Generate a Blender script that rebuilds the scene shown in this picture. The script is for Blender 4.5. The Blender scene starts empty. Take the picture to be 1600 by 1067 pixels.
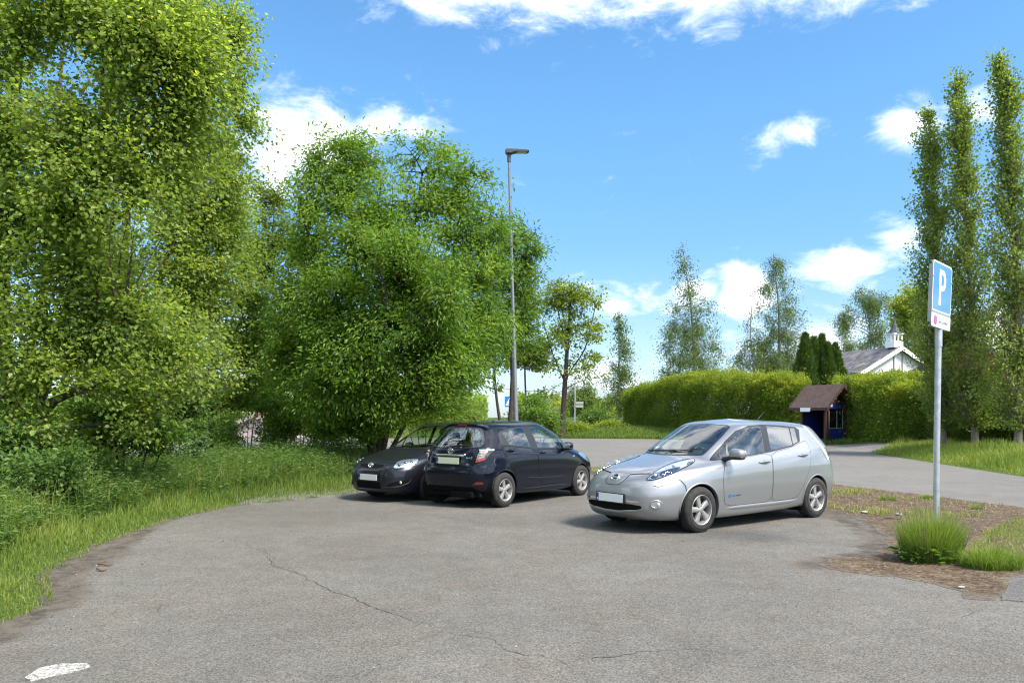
import bpy, bmesh, math, random
import numpy as np
from mathutils import Vector, Matrix
from mathutils.bvhtree import BVHTree

scene = bpy.context.scene
COL = scene.collection
R = math.radians

# ------------------------------------------------------------------ camera constants (metres, level lens with vertical shift)
FPX, YH, EYE = 1250.0, 647.0, 1.62        # focal length in 1600-wide units, horizon line, eye height

def G(u, v, z=0.0):
    d = FPX * (EYE - z) / (v - YH)
    return ((u - 800.0) / FPX * d, d, z)

def P(u, v, d):
    return ((u - 800.0) / FPX * d, d, EYE - (v - YH) / FPX * d)

# ------------------------------------------------------------------ object helpers
def tag(o, label=None, cat=None, group=None, kind=None):
    if label: o['label'] = label
    if cat: o['category'] = cat
    if group: o['group'] = group
    if kind: o['kind'] = kind
    return o

def empty(name, loc=(0, 0, 0), rz=0.0, parent=None):
    o = bpy.data.objects.new(name, None)
    o.empty_display_size = 0.2
    COL.objects.link(o)
    o.location = loc
    o.rotation_euler = (0, 0, rz)
    if parent: o.parent = parent
    return o

def obj(name, V, F, mats=None, parent=None, smooth=True, mi=None, loc=None):
    me = bpy.data.meshes.new(name)
    if isinstance(F, np.ndarray):
        V = np.asarray(V, np.float32)
        k = F.shape[1]
        me.vertices.add(len(V)); me.vertices.foreach_set('co', V.ravel())
        me.loops.add(F.size); me.loops.foreach_set('vertex_index', F.ravel().astype(np.int32))
        me.polygons.add(len(F))
        me.polygons.foreach_set('loop_start', np.arange(0, F.size, k, dtype=np.int32))
    else:
        me.from_pydata([tuple(map(float, v)) for v in V], [], [tuple(map(int, f)) for f in F])
    if mats is not None:
        for m in (mats if isinstance(mats, (list, tuple)) else [mats]):
            me.materials.append(m)
    n = len(me.polygons)
    if mi is not None:
        me.polygons.foreach_set('material_index', np.asarray(mi, np.int32))
    me.polygons.foreach_set('use_smooth', np.full(n, bool(smooth), bool))
    me.update(); me.validate()
    o = bpy.data.objects.new(name, me)
    COL.objects.link(o)
    if loc: o.location = loc
    if parent: o.parent = parent
    return o

class MB:
    """collects simple shapes into one mesh"""
    def __init__(s): s.V = []; s.F = []; s.I = []
    def add(s, V, F, mi=0):
        b = len(s.V)
        s.V.extend([tuple(map(float, v)) for v in V])
        for f in F:
            s.F.append(tuple(int(i) + b for i in f)); s.I.append(mi)
        return s
    def box(s, c, d, rz=0.0, mi=0, bev=0.0, rx=0.0, ry=0.0):
        bm = bmesh.new()
        bmesh.ops.create_cube(bm, size=1.0)
        bmesh.ops.scale(bm, vec=d, verts=bm.verts)
        if bev > 0:
            bmesh.ops.bevel(bm, geom=list(bm.edges), offset=bev, segments=2, profile=0.6, affect='EDGES')
        M = Matrix.Translation(c) @ Matrix.Rotation(rz, 4, 'Z') @ Matrix.Rotation(ry, 4, 'Y') @ Matrix.Rotation(rx, 4, 'X')
        bm.transform(M)
        bm.verts.index_update()
        s.add([v.co for v in bm.verts], [[v.index for v in f.verts] for f in bm.faces], mi)
        bm.free()
        return s
    def bm(s, bm, mi=0):
        bm.verts.index_update()
        s.add([v.co for v in bm.verts], [[v.index for v in f.verts] for f in bm.faces], mi)
        bm.free(); return s
    def tube(s, pts, rad, n=8, mi=0, cap=True):
        V, F = tube(pts, rad, n, cap)
        return s.add(V, F, mi)
    def prism(s, poly, h0, h1, axis='z', mi=0):
        """poly: list of 2-D points; extruded along an axis"""
        n = len(poly)
        def mk(a, b, h):
            return {'z': (a, b, h), 'y': (a, h, b), 'x': (h, a, b)}[axis]
        V = [mk(a, b, h0) for a, b in poly] + [mk(a, b, h1) for a, b in poly]
        F = [tuple(range(n))[::-1], tuple(range(n, 2 * n))]
        for i in range(n):
            j = (i + 1) % n
            F.append((i, j, n + j, n + i))
        return s.add(V, F, mi)
    def quad(s, a, b, c, d, mi=0):
        return s.add([a, b, c, d], [(0, 1, 2, 3)], mi)
    def build(s, name, mats, parent=None, smooth=False, loc=None):
        o = obj(name, s.V, s.F, mats, parent, smooth, s.I, loc)
        bm = bmesh.new(); bm.from_mesh(o.data)
        bmesh.ops.recalc_face_normals(bm, faces=bm.faces)
        bm.to_mesh(o.data); bm.free()
        if smooth == 'auto': autosmooth(o)
        return o

def autosmooth(o, ang=35):
    o.data.polygons.foreach_set('use_smooth', np.ones(len(o.data.polygons), bool))
    bm = bmesh.new(); bm.from_mesh(o.data)
    for e in bm.edges:
        if len(e.link_faces) == 2 and e.calc_face_angle(0) > R(ang): e.smooth = False
    bm.to_mesh(o.data); bm.free()

def tube(pts, rad, n=8, cap=True):
    pts = [Vector(p) for p in pts]
    if not hasattr(rad, '__len__'): rad = [rad] * len(pts)
    V, F = [], []
    up = None
    for i, p in enumerate(pts):
        t = (pts[min(i + 1, len(pts) - 1)] - pts[max(i - 1, 0)])
        if t.length < 1e-9: t = Vector((0, 0, 1))
        t.normalize()
        if up is None:
            up = Vector((0, 0, 1)) if abs(t.z) < .9 else Vector((1, 0, 0))
        a = t.cross(up)
        if a.length < 1e-6: a = t.orthogonal()
        a.normalize(); b = t.cross(a).normalized(); up = -b if (-b).dot(up) > 0 else b
        up = b.cross(t) if False else up
        for k in range(n):
            an = 2 * math.pi * k / n
            V.append(p + a * (rad[i] * math.cos(an)) + up * (rad[i] * math.sin(an)))
    for i in range(len(pts) - 1):
        for k in range(n):
            F.append((i * n + k, i * n + (k + 1) % n, (i + 1) * n + (k + 1) % n, (i + 1) * n + k))
    if cap:
        F.append(tuple(range(n))[::-1]); F.append(tuple(range((len(pts) - 1) * n, len(pts) * n)))
    return V, F

def lathe_y(prof, n=40, closed=False):
    """prof: list of (radius, y); revolved about the Y axis"""
    V, F = [], []
    m = len(prof)
    for k in range(n):
        a = 2 * math.pi * k / n
        for r, y in prof: V.append((r * math.cos(a), y, r * math.sin(a)))
    for k in range(n):
        k2 = (k + 1) % n
        for i in range(m - (0 if closed else 1)):
            i2 = (i + 1) % m
            F.append((k * m + i, k * m + i2, k2 * m + i2, k2 * m + i))
    return V, F

def chaikin(poly, it=2, closed=True):
    P_ = [tuple(p) for p in poly]
    for _ in range(it):
        Q = []
        n = len(P_)
        rng = range(n if closed else n - 1)
        if not closed: Q.append(P_[0])
        for i in rng:
            a, b = P_[i], P_[(i + 1) % n]
            Q.append(tuple(.75 * x + .25 * y for x, y in zip(a, b)))
            Q.append(tuple(.25 * x + .75 * y for x, y in zip(a, b)))
        if not closed: Q.append(P_[-1])
        P_ = Q
    return P_

def resample(poly, step, closed=False):
    out = []
    n = len(poly)
    for i in range(n if closed else n - 1):
        a, b = np.array(poly[i], float), np.array(poly[(i + 1) % n], float)
        k = max(1, int(np.ceil(np.linalg.norm(b - a) / step)))
        for j in range(k): out.append(tuple(a + (b - a) * j / k))
    if not closed: out.append(tuple(poly[-1]))
    return out

def in_poly(x, y, poly):
    x = np.asarray(x); y = np.asarray(y)
    r = np.zeros(x.shape, bool)
    n = len(poly)
    for i in range(n):
        x0, y0 = poly[i][:2]; x1, y1 = poly[(i + 1) % n][:2]
        if y0 == y1: continue
        c = ((y0 > y) != (y1 > y)) & (x < (x1 - x0) * (y - y0) / (y1 - y0) + x0)
        r ^= c
    return r

# ------------------------------------------------------------------ material helpers
def mat(name, col=(.5, .5, .5), rough=.5, metal=0.0, coat=0.0, spec=.5, emit=None):
    m = bpy.data.materials.new(name); m.use_nodes = True
    b = m.node_tree.nodes['Principled BSDF']
    b.inputs['Base Color'].default_value = (*col, 1)
    b.inputs['Roughness'].default_value = rough
    b.inputs['Metallic'].default_value = metal
    b.inputs['Coat Weight'].default_value = coat
    b.inputs['Coat Roughness'].default_value = .03
    b.inputs['Specular IOR Level'].default_value = spec
    return m

class NT:
    def __init__(s, m): s.t = m.node_tree; s.n = s.t.nodes; s.l = s.t.links
    def new(s, typ, **kw):
        n = s.n.new(typ)
        for k, v in kw.items(): setattr(n, k, v)
        return n
    def link(s, a, b): s.l.new(a, b)
    def noise(s, vec, scale, detail=4, rough=.6, dim='3D', dist=0.0):
        n = s.new('ShaderNodeTexNoise', noise_dimensions=dim)
        n.inputs['Scale'].default_value = scale; n.inputs['Detail'].default_value = detail
        n.inputs['Roughness'].default_value = rough; n.inputs['Distortion'].default_value = dist
        if vec is not None: s.link(vec, n.inputs['Vector'])
        return n.outputs['Fac']
    def ramp(s, fac, stops):
        n = s.new('ShaderNodeValToRGB')
        e = n.color_ramp.elements
        while len(e) < len(stops): e.new(.5)
        for q, (p, c) in zip(e, stops):
            q.position = p; q.color = (*c, 1) if len(c) == 3 else c
        s.link(fac, n.inputs['Fac'])
        return n.outputs['Color']
    def mix(s, fac, a, b, blend='MIX'):
        n = s.new('ShaderNodeMix', data_type='RGBA', blend_type=blend)
        for v, i in ((fac, 0), (a, 6), (b, 7)):
            if hasattr(v, 'default_value') or hasattr(v, 'is_linked'): s.link(v, n.inputs[i])
            elif i == 0: n.inputs[0].default_value = v
            else: n.inputs[i].default_value = (*v, 1) if len(v) == 3 else v
        return n.outputs[2]
    def math(s, op, a, b=None, c=None, clamp=False):
        n = s.new('ShaderNodeMath', operation=op); n.use_clamp = clamp
        for i, v in enumerate((a, b, c)):
            if v is None: continue
            if hasattr(v, 'is_linked'): s.link(v, n.inputs[i])
            else: n.inputs[i].default_value = v
        return n.outputs[0]
    def smooth(s, v, lo, hi):
        n = s.new('ShaderNodeMapRange', interpolation_type='SMOOTHSTEP')
        s.link(v, n.inputs[0]); n.inputs[1].default_value = lo; n.inputs[2].default_value = hi
        return n.outputs[0]
    def pos(s): return s.new('ShaderNodeNewGeometry').outputs['Position']
    def objco(s): return s.new('ShaderNodeTexCoord').outputs['Object']
    def bump(s, h, strength, dist=.01):
        n = s.new('ShaderNodeBump'); n.inputs['Strength'].default_value = strength; n.inputs['Distance'].default_value = dist
        s.link(h, n.inputs['Height']); return n.outputs['Normal']
    @property
    def bsdf(s): return s.n['Principled BSDF']
    def set(s, k, v):
        if hasattr(v, 'is_linked'): s.link(v, s.bsdf.inputs[k])
        else: s.bsdf.inputs[k].default_value = v

# ------------------------------------------------------------------ flat lettering from the built-in font
def text_mesh(txt, size, depth=.002, align='CENTER'):
    cu = bpy.data.curves.new('lettering', 'FONT'); cu.body = txt; cu.size = size
    cu.align_x = align; cu.align_y = 'CENTER'; cu.extrude = depth; cu.resolution_u = 3
    o = bpy.data.objects.new('lettering', cu); COL.objects.link(o)
    dg = bpy.context.evaluated_depsgraph_get()
    me = bpy.data.meshes.new_from_object(o.evaluated_get(dg))
    V = [tuple(v.co) for v in me.vertices]; F = [tuple(p.vertices) for p in me.polygons]
    bpy.data.objects.remove(o); bpy.data.curves.remove(cu); bpy.data.meshes.remove(me)
    return V, F
# ------------------------------------------------------------------ terrain
ROAD_R = [(9.2, -12), (10.4, 0), (13.2, 20.7), (15.0, 34), (15.0, 42), (12.6, 48.5), (8.9, 52), (3.8, 53.2), (-6, 54.5), (-30, 60)]   # far edge of the road
def seg_dist(x, y, line):
    """distance to a polyline and signed side (right of travel positive)"""
    best = np.full(np.shape(x), 1e9); side = np.zeros(np.shape(x))
    for (x0, y0), (x1, y1) in zip(line[:-1], line[1:]):
        dx, dy = x1 - x0, y1 - y0; L2 = dx * dx + dy * dy
        t = np.clip(((x - x0) * dx + (y - y0) * dy) / L2, 0, 1)
        d = np.hypot(x - x0 - t * dx, y - y0 - t * dy)
        c = np.sign((x - x0) * dy - (y - y0) * dx)
        m = d < best; best = np.where(m, d, best); side = np.where(m, c, side)
    return best, side
LOT_L = [(-4.05, 3.2), (-4.0, 6.8), (-4.75, 8.0), (-5.2, 9.95), (-5.35, 12.2), (-5.1, 14.1), (-4.35, 15.5), (-3.4, 16.9), (-3.1, 19), (-2.2, 23), (-1.2, 30), (.4, 40), (2.4, 49), (-6, 51.0), (-30, 56)]   # edge of the verge
def sstep(t): t = np.clip(t, 0, 1); return t * t * (3 - 2 * t)
def vnoise(x, y, s=1.0, seed=0):
    """cheap smooth noise from a few sines"""
    x = np.asarray(x) * s + seed * 3.7; y = np.asarray(y) * s - seed * 1.9
    return (np.sin(x * 1.3 + 1.7 * np.sin(y * .9 + seed)) + np.sin(y * 1.7 + 1.3 * np.sin(x * .7 - seed)) + .5 * np.sin(2.9 * x + 1.1 * y) + .5 * np.sin(3.3 * y - 2.1 * x + seed)) / 3.0
def H(x, y):
    x = np.asarray(x, float); y = np.asarray(y, float)
    d, s = seg_dist(x, y, ROAD_R)
    dr = np.where(s > 0, d, 0)
    bank = .50 * sstep(dr / 4.5) + .55 * sstep((dr - 3.5) / 9.0) + .5 * sstep((dr - 12) / 30)
    dl, sl = seg_dist(x, y, LOT_L)
    dv = np.where(sl < 0, dl, 0)
    verge = .10 * sstep(dv / 1.2) - .9 * sstep((dv - 7) / 18)
    dip = -.05 * np.exp(-((x + 3.2) / 1.9) ** 2 - ((y - 15.6) / 2.4) ** 2)
    far = np.hypot(x, y)
    fall = -.004 * np.maximum(y - 56, 0) ** 1.25 * sstep((40 - x) / 60) - 2.0 * sstep((far - 150) / 400)
    rough = .04 * vnoise(x, y, .8) * np.clip((dr + dv) / 2.0, 0, 1)
    return bank + verge + dip + fall + rough
def Hs(x, y): return float(H(np.array([x]), np.array([y]))[0])

def sheet(name, xs, ys, m, dz=0.0, kind='structure', mask=None):
    X, Y = np.meshgrid(xs, ys)
    Z = H(X, Y) + dz
    V = np.stack([X, Y, Z], -1).reshape(-1, 3)
    ny, nx = X.shape
    i, j = np.meshgrid(np.arange(ny - 1), np.arange(nx - 1), indexing='ij')
    F = np.stack([i * nx + j, i * nx + j + 1, (i + 1) * nx + j + 1, (i + 1) * nx + j], -1).reshape(-1, 4)
    o = obj(name, V, F, m, None, True)
    tag(o, kind=kind)
    return o

def poly_sheet(name, poly, m, dz, step=.25, jag=0.0, jscale=3.0, seed=1, skirt=0.0):
    """flat piece following the ground, with an uneven edge"""
    pts = resample(poly, .10, True)
    A = np.array(pts)
    if jag > 0:
        t = np.roll(A, -1, 0) - np.roll(A, 1, 0); t /= np.linalg.norm(t, axis=1, keepdims=True) + 1e-9
        n = np.stack([-t[:, 1], t[:, 0]], 1)
        k = vnoise(A[:, 0], A[:, 1], jscale, seed) * .6 + vnoise(A[:, 0], A[:, 1], jscale * 3.1, seed + 2) * .3 + vnoise(A[:, 0], A[:, 1], jscale * 8, seed + 5) * .2
        A = A + n * (k * jag)[:, None]
    bm = bmesh.new()
    f = bm.faces.new([bm.verts.new((a, b, 0)) for a, b in A])
    bmesh.ops.triangulate(bm, faces=[f])
    for ax in (0, 1):
        lo, hi = A[:, ax].min(), A[:, ax].max()
        k = lo + step
        while k < hi:
            bmesh.ops.bisect_plane(bm, geom=bm.verts[:] + bm.edges[:] + bm.faces[:], plane_co=(k, 0, 0) if ax == 0 else (0, k, 0), plane_no=(1, 0, 0) if ax == 0 else (0, 1, 0), dist=1e-5)
            k += step
    bm.verts.index_update()
    V = np.array([v.co for v in bm.verts]); F = [tuple(v.index for v in f.verts) for f in bm.faces]
    bm.free()
    V[:, 2] = H(V[:, 0], V[:, 1]) + dz
    mb = MB(); mb.add(V, F)
    o = mb.build(name, m, None, True)
    # turned-down rim so that no gap shows under the sheet
    n = len(A); z = H(A[:, 0], A[:, 1]) + dz
    rv = np.concatenate([np.column_stack([A, z]), np.column_stack([A, z - .04])])
    i = np.arange(n); j = (i + 1) % n
    bm = bmesh.new(); bm.from_mesh(o.data); vs = [bm.verts.new(v) for v in rv]
    for a, b in zip(i, j):
        try: bm.faces.new((vs[a], vs[b], vs[n + b], vs[n + a]))
        except ValueError: pass
    bm.to_mesh(o.data); bm.free()
    tag(o, kind='structure')
    co = np.array([v.co for v in o.data.vertices])
    e = edge_dist(co[:, :2], A.tolist())
    at = o.data.attributes.new('edge', 'FLOAT', 'POINT'); at.data.foreach_set('value', e.astype(np.float32))
    return o

# ------------------------------------------------------------------ ground materials
def asphalt_mat(name, c0, c1, worn=.5, brown=.35, spk=1.0):
    m = mat(name, c0, .9, spec=.25); t = NT(m); p = t.pos()
    big = t.noise(p, .35, 5, .62)
    mid = t.noise(p, 2.6, 6, .68)
    fine = t.noise(p, 85, 3, .7)
    grit = t.new('ShaderNodeTexVoronoi'); grit.inputs['Scale'].default_value = 95; t.link(p, grit.inputs['Vector'])
    col = t.mix(t.smooth(big, .32, .68), c0, c1)
    # brownish silt lying in patches
    silt = t.math('MULTIPLY', t.smooth(t.noise(p, .9, 8, .74, dist=.6), .44, .70), brown * 1.25)
    col = t.mix(silt, col, (.118, .094, .072))
    stain = t.math('MULTIPLY', t.smooth(t.noise(p, 2.3, 9, .80, dist=.4), .54, .74), .42)
    col = t.mix(stain, col, (.056, .054, .051))
    # stones of the surface dressing, light and dark
    gs = t.new('ShaderNodeSeparateColor'); t.link(grit.outputs['Color'], gs.inputs[0])
    k = t.math('MULTIPLY_ADD', t.math('SUBTRACT', gs.outputs[0], .5), .80 * spk, 1.0)
    k = t.math('MULTIPLY', k, t.math('MULTIPLY_ADD', fine, .9, .55))
    k = t.math('MULTIPLY', k, t.math('MULTIPLY_ADD', mid, .55, .72))
    kv = t.new('ShaderNodeCombineColor'); [t.link(k, kv.inputs[i]) for i in range(3)]
    col = t.mix(1.0, col, kv.outputs[0], 'MULTIPLY')
    # sparse pale chips and dark grains
    w = t.new('ShaderNodeTexVoronoi'); w.inputs['Scale'].default_value = 34; t.link(p, w.inputs['Vector'])
    ws = t.new('ShaderNodeSeparateColor'); t.link(w.outputs['Color'], ws.inputs[0])
    chip = t.math('MULTIPLY', t.math('LESS_THAN', w.outputs['Distance'], .16), t.math('GREATER_THAN', ws.outputs[1], .93))
    col = t.mix(t.math('MULTIPLY', chip, .7), col, (.40, .385, .36))
    dk = t.math('MULTIPLY', t.math('LESS_THAN', w.outputs['Distance'], .2), t.math('LESS_THAN', ws.outputs[1], .05))
    col = t.mix(t.math('MULTIPLY', dk, .8), col, (.03, .028, .025))
    t.set('Base Color', col)
    h = t.math('ADD', t.math('MULTIPLY', grit.outputs['Distance'], .5), fine)
    t.set('Normal', t.bump(h, .55, .006))
    return m

def crack_asphalt(name, c0, c1):
    """lot surface: the same dressing with wandering cracks where silt gathers"""
    m = asphalt_mat(name, c0, c1); t = NT(m); p = t.pos()
    src = t.bsdf.inputs['Base Color'].links[0].from_socket
    col = src
    sa = t.new('ShaderNodeAttribute'); sa.attribute_name = 'silt'
    nn = t.math('MULTIPLY_ADD', t.math('SUBTRACT', t.noise(p, 3.2, 7, .7), .5), .9, sa.outputs['Fac'])
    sf = t.smooth(nn, .30, .62)
    g = t.math('MULTIPLY_ADD', t.noise(p, 70, 3, .7), 1.0, .5); gc = t.new('ShaderNodeCombineColor'); [t.link(g, gc.inputs[i]) for i in range(3)]
    col = t.mix(t.math('MULTIPLY', sf, .92), col, t.mix(1.0, t.mix(t.smooth(t.noise(p, 4.1, 7, .75), .35, .62), (.045, .036, .029), (.115, .096, .077)), gc.outputs[0], 'MULTIPLY'))
    t.set('Base Color', col)
    return m

def soil_mat(name, stops, scale=6.0, bump=.6):
    m = mat(name, stops[0][1], .97, spec=.1); t = NT(m); p = t.pos()
    n = t.noise(p, scale, 8, .75); g = t.noise(p, 60, 3, .7)
    c = t.ramp(n, stops)
    vo = t.new('ShaderNodeTexVoronoi'); vo.inputs['Scale'].default_value = 38; t.link(p, vo.inputs['Vector'])
    vs = t.new('ShaderNodeSeparateColor'); t.link(vo.outputs['Color'], vs.inputs[0])
    g = t.math('ADD', g, t.math('MULTIPLY', t.math('SUBTRACT', vs.outputs[0], .5), .8))
    k = t.math('MULTIPLY_ADD', g, 1.3, .35); kv = t.new('ShaderNodeCombineColor'); [t.link(k, kv.inputs[i]) for i in range(3)]
    t.set('Base Color', t.mix(1.0, c, kv.outputs[0], 'MULTIPLY'))
    t.set('Normal', t.bump(t.math('ADD', n, t.math('MULTIPLY', g, .5)), bump, .02))
    return m

def build_ground():
    gm = soil_mat('meadow_soil', [(.25, (.036, .052, .014)), (.5, (.060, .088, .020)), (.75, (.095, .115, .032))], 1.4)
    def axis(lo, hi, fine0, fine1, f):
        a = list(np.arange(fine0, fine1 + 1e-6, f))
        s = f; x = fine0
        L = []
        while x > lo: s *= 1.22; x -= s; L.append(x)
        s = f; x = fine1; U = []
        while x < hi: s *= 1.22; x += s; U.append(x)
        return np.array(L[::-1] + a + U)
    sheet('ground', axis(-1500, 1500, -16, 26, .35), axis(-300, 2500, -4, 62, .35), gm)
    # one asphalt surface for the lot, one for the road
    am = crack_asphalt('worn_lot_asphalt', (.110, .102, .091), (.138, .129, .116))
    rm = asphalt_mat('road_asphalt', (.138, .129, .117), (.158, .148, .135), brown=.15, spk=.55)
    dm = asphalt_mat('driveway_asphalt', (.095, .090, .088), (.118, .112, .107), brown=.2)
    road = [(9.2, -12)] + ROAD_R[1:] + [(-30, 56)] + [(-6, 51.2), (2.4, 49.2), (2.2, 42), (2.0, 33), (2.0, 25.5), (2.2, 23.4), (4.4, 20.3), (6.8, 17.6), (7.9, 13.7), (7.6, 6), (6.5, -12)]
    road[0] = (10.0, -12)
    poly_sheet('road', road, rm, .004, .5, .05, 2.0, 3)
    lot = [(-4.2, -12)] + LOT_L[1:13] + [(2.6, 47), (2.5, 40), (2.6, 33), (2.4, 25.8), (2.5, 23.2), (4.6, 19.4), (6.4, 15.5), (6.8, 12.5), (6.4, 10.0), (7.2, 9.2), (7.6, 8.0), (7.5, 5.6), (7.5, -12)]
    o = poly_sheet('parking_lot', lot, am, .007, .2, .07, 3.0, 7)
    co = np.array([v.co for v in o.data.vertices])
    dl, _ = seg_dist(co[:, 0], co[:, 1], LOT_L)
    wide = .25 + .75 * np.exp(-((co[:, 1] - 9.3) / 2.0) ** 2) + .55 * np.exp(-((co[:, 1] - 5.2) / 1.6) ** 2)
    silt = np.clip(1 - dl / wide, 0, 1)
    isl_d, _ = seg_dist(co[:, 0], co[:, 1], [(3.3, 8.5), (4.3, 9.2), (5.0, 10.6), (5.3, 13.0), (4.2, 17), (2.2, 22)])
    silt = np.maximum(silt, .75 * np.clip(1 - isl_d / .8, 0, 1))
    at = o.data.attributes.new('silt', 'FLOAT', 'POINT'); at.data.foreach_set('value', silt.astype(np.float32))
    # driveway in the near right corner
    drv = [(4.22, 6.93), (4.35, 7.1), (4.75, 7.6), (5.3, 8.1), (6.35, 9.35), (8.2, 11.2), (8.6, 9.0), (7.2, 5.7), (5.5, 6.4), (4.75, 6.72)]
    poly_sheet('driveway', drv, dm, .0145, .4, .05, 3.0, 9)
    # bare earth and gravel island between lot and road
    em = soil_mat('gravelly_earth', [(.22, (.042, .029, .020)), (.45, (.088, .062, .043)), (.62, (.135, .102, .068)), (.8, (.105, .092, .080))], 3.2)
    edge_blend(em, (.13, .118, .102))
    isl = [(2.0, 22.0), (2.3, 24.6), (4.9, 21.0), (7.35, 18.8), (8.85, 13.9), (8.75, 11.4), (6.6, 9.5), (5.35, 8.15), (4.8, 7.65), (4.45, 7.15), (4.2, 6.88), (3.95, 7.0), (4.1, 7.35), (3.9, 7.75), (3.5, 8.15), (3.2, 8.55), (3.6, 8.9), (4.3, 9.3), (4.9, 10.4), (5.1, 11.3), (5.5, 12.6), (5.2, 13.5), (5.25, 14.2), (3.7, 17.7)]
    poly_sheet('dirt_island', isl, em, .0105, .2, .13, 4.0, 11)
    gv = asphalt_mat('pale_gravel', (.14, .132, .125), (.18, .172, .163), brown=.5)
    pull = [(15.0, 33.0), (14.6, 38.0), (15.0, 41.5), (17.0, 38.5), (17.6, 35.0), (16.6, 33.4)]
    poly_sheet('gravel_path', pull, gv, .012, .4, .15, 1.5, 15)
    # cracks wandering over the lot, filled with dark grit
    cm = soil_mat('crack_grit', [(.3, (.052, .045, .037)), (.7, (.100, .089, .076))], 9, .2)
    rng = np.random.default_rng(4)
    def crack(pts, w, seed):
        L = np.array([G(*q)[:2] for q in pts]); L = np.array(resample(L.tolist(), .07)); n = len(L)
        k = np.linspace(0, 1, n); t = np.gradient(L, axis=0); t /= np.linalg.norm(t, axis=1, keepdims=True) + 1e-9; nr = np.stack([-t[:, 1], t[:, 0]], 1)
        r = np.random.default_rng(seed)
        wob = .07 * vnoise(k * n * .07, k * 3, 2.3, seed) + .03 * vnoise(k * n * .07, k * 5, 8, seed + 1)
        L = L + nr * wob[:, None]
        ww = .42 * w * np.clip(np.sin(np.pi * k) * 2.2, .08, 1) * (.35 + .65 * r.random(n)) * np.clip(.7 + .6 * vnoise(k * n * .07, k, 1.7, seed + 3), .15, 1.4)
        P_ = (L + nr * ww[:, None] / 2).tolist() + (L - nr * ww[:, None] / 2)[::-1].tolist()
        V = [(a, b, Hs(a, b) + .0105) for a, b in P_]; F = [(i, i + 1, 2 * n - 2 - i, 2 * n - 1 - i) for i in range(n - 1)]
        mb = MB(); mb.add(V, F); tag(mb.build('crack', cm, None, True), kind='structure')
    for i, (q, w) in enumerate((([(402, 860), (440, 888), (500, 912), (560, 938), (620, 962), (690, 985)], .034), ([(330, 838), (385, 850), (430, 876)], .022), ([(440, 888), (520, 880), (600, 870), (680, 868)], .018), ([(690, 985), (760, 1000), (850, 1030), (930, 1060)], .026),
                                ([(560, 790), (480, 806), (420, 812), (360, 822)], .020), ([(900, 1035), (1000, 1020), (1100, 1018), (1180, 1022)], .024), ([(640, 800), (720, 812), (800, 815), (880, 826)], .020), ([(1010, 905), (1090, 898), (1180, 893), (1260, 880)], .014), ([(230, 930), (250, 945), (262, 960)], .03), ([(1330, 1000), (1400, 985), (1500, 975), (1540, 948)], .016))): crack(q, w, i + 3)
    # rubbed white paint at the near left corner
    wm = mat('worn_white_paint', (.62, .61, .58), .8, spec=.2); t = NT(wm); p = t.pos()
    f = t.smooth(t.noise(p, 48, 6, .85), .43, .55)
    t.set('Base Color', t.mix(f, (.12, .11, .10), (.46, .45, .43)))
    mk = [(-3.20, 5.26), (-2.95, 5.30), (-2.84, 5.19), (-2.86, 5.12), (-3.05, 5.02), (-3.22, 4.90), (-3.30, 4.92), (-3.27, 5.10)]
    mk = [G(u, v)[:2] for u, v in ((38, 1060), (60, 1046), (95, 1039), (138, 1037), (141, 1043), (120, 1050), (85, 1057), (48, 1066))]
    o = poly_sheet('paint_mark', mk, wm, .012, .1, .015, 14.0, 2)

def edge_blend(m, other):
    """thin the loose earth out towards its edge so stones of the surface below show"""
    t = NT(m); p = t.pos(); src = t.bsdf.inputs['Base Color'].links[0].from_socket
    at = t.new('ShaderNodeAttribute'); at.attribute_name = 'edge'
    k = t.math('MULTIPLY_ADD', t.math('SUBTRACT', t.noise(p, 5, 7, .75), .5), .55, at.outputs['Fac'])
    f = t.smooth(k, .12, -.08)
    g = t.math('MULTIPLY_ADD', t.noise(p, 80, 3, .7), 1.1, .45); gc = t.new('ShaderNodeCombineColor'); [t.link(g, gc.inputs[i]) for i in range(3)]
    t.set('Base Color', t.mix(f, src, t.mix(1.0, other, gc.outputs[0], 'MULTIPLY')))

# ------------------------------------------------------------------ car body: rings lofted from the sill up to the roof
def pchip(x, Y, xq):
    x = np.asarray(x, float); Y = np.asarray(Y, float)
    if Y.ndim == 1: Y = Y[:, None]
    h = np.diff(x)[:, None]; d = np.diff(Y, axis=0) / h
    m = np.zeros_like(Y)
    for i in range(1, len(x) - 1):
        w1 = 2 * h[i] + h[i - 1]; w2 = h[i] + 2 * h[i - 1]
        ok = d[i - 1] * d[i] > 0
        with np.errstate(divide='ignore', invalid='ignore'):
            mm = (w1 + w2) / (w1 / d[i - 1] + w2 / d[i])
        m[i] = np.where(ok, mm, 0)
    m[0] = d[0]; m[-1] = d[-1]
    k = np.clip(np.searchsorted(x, xq, 'right') - 1, 0, len(x) - 2)
    t = ((xq - x[k]) / np.diff(x)[k])[:, None]; hh = np.diff(x)[k][:, None]
    return ((1 + 2 * t) * (1 - t) ** 2 * Y[k] + t * (1 - t) ** 2 * hh * m[k] + t * t * (3 - 2 * t) * Y[k + 1] + t * t * (t - 1) * hh * m[k + 1])

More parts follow.
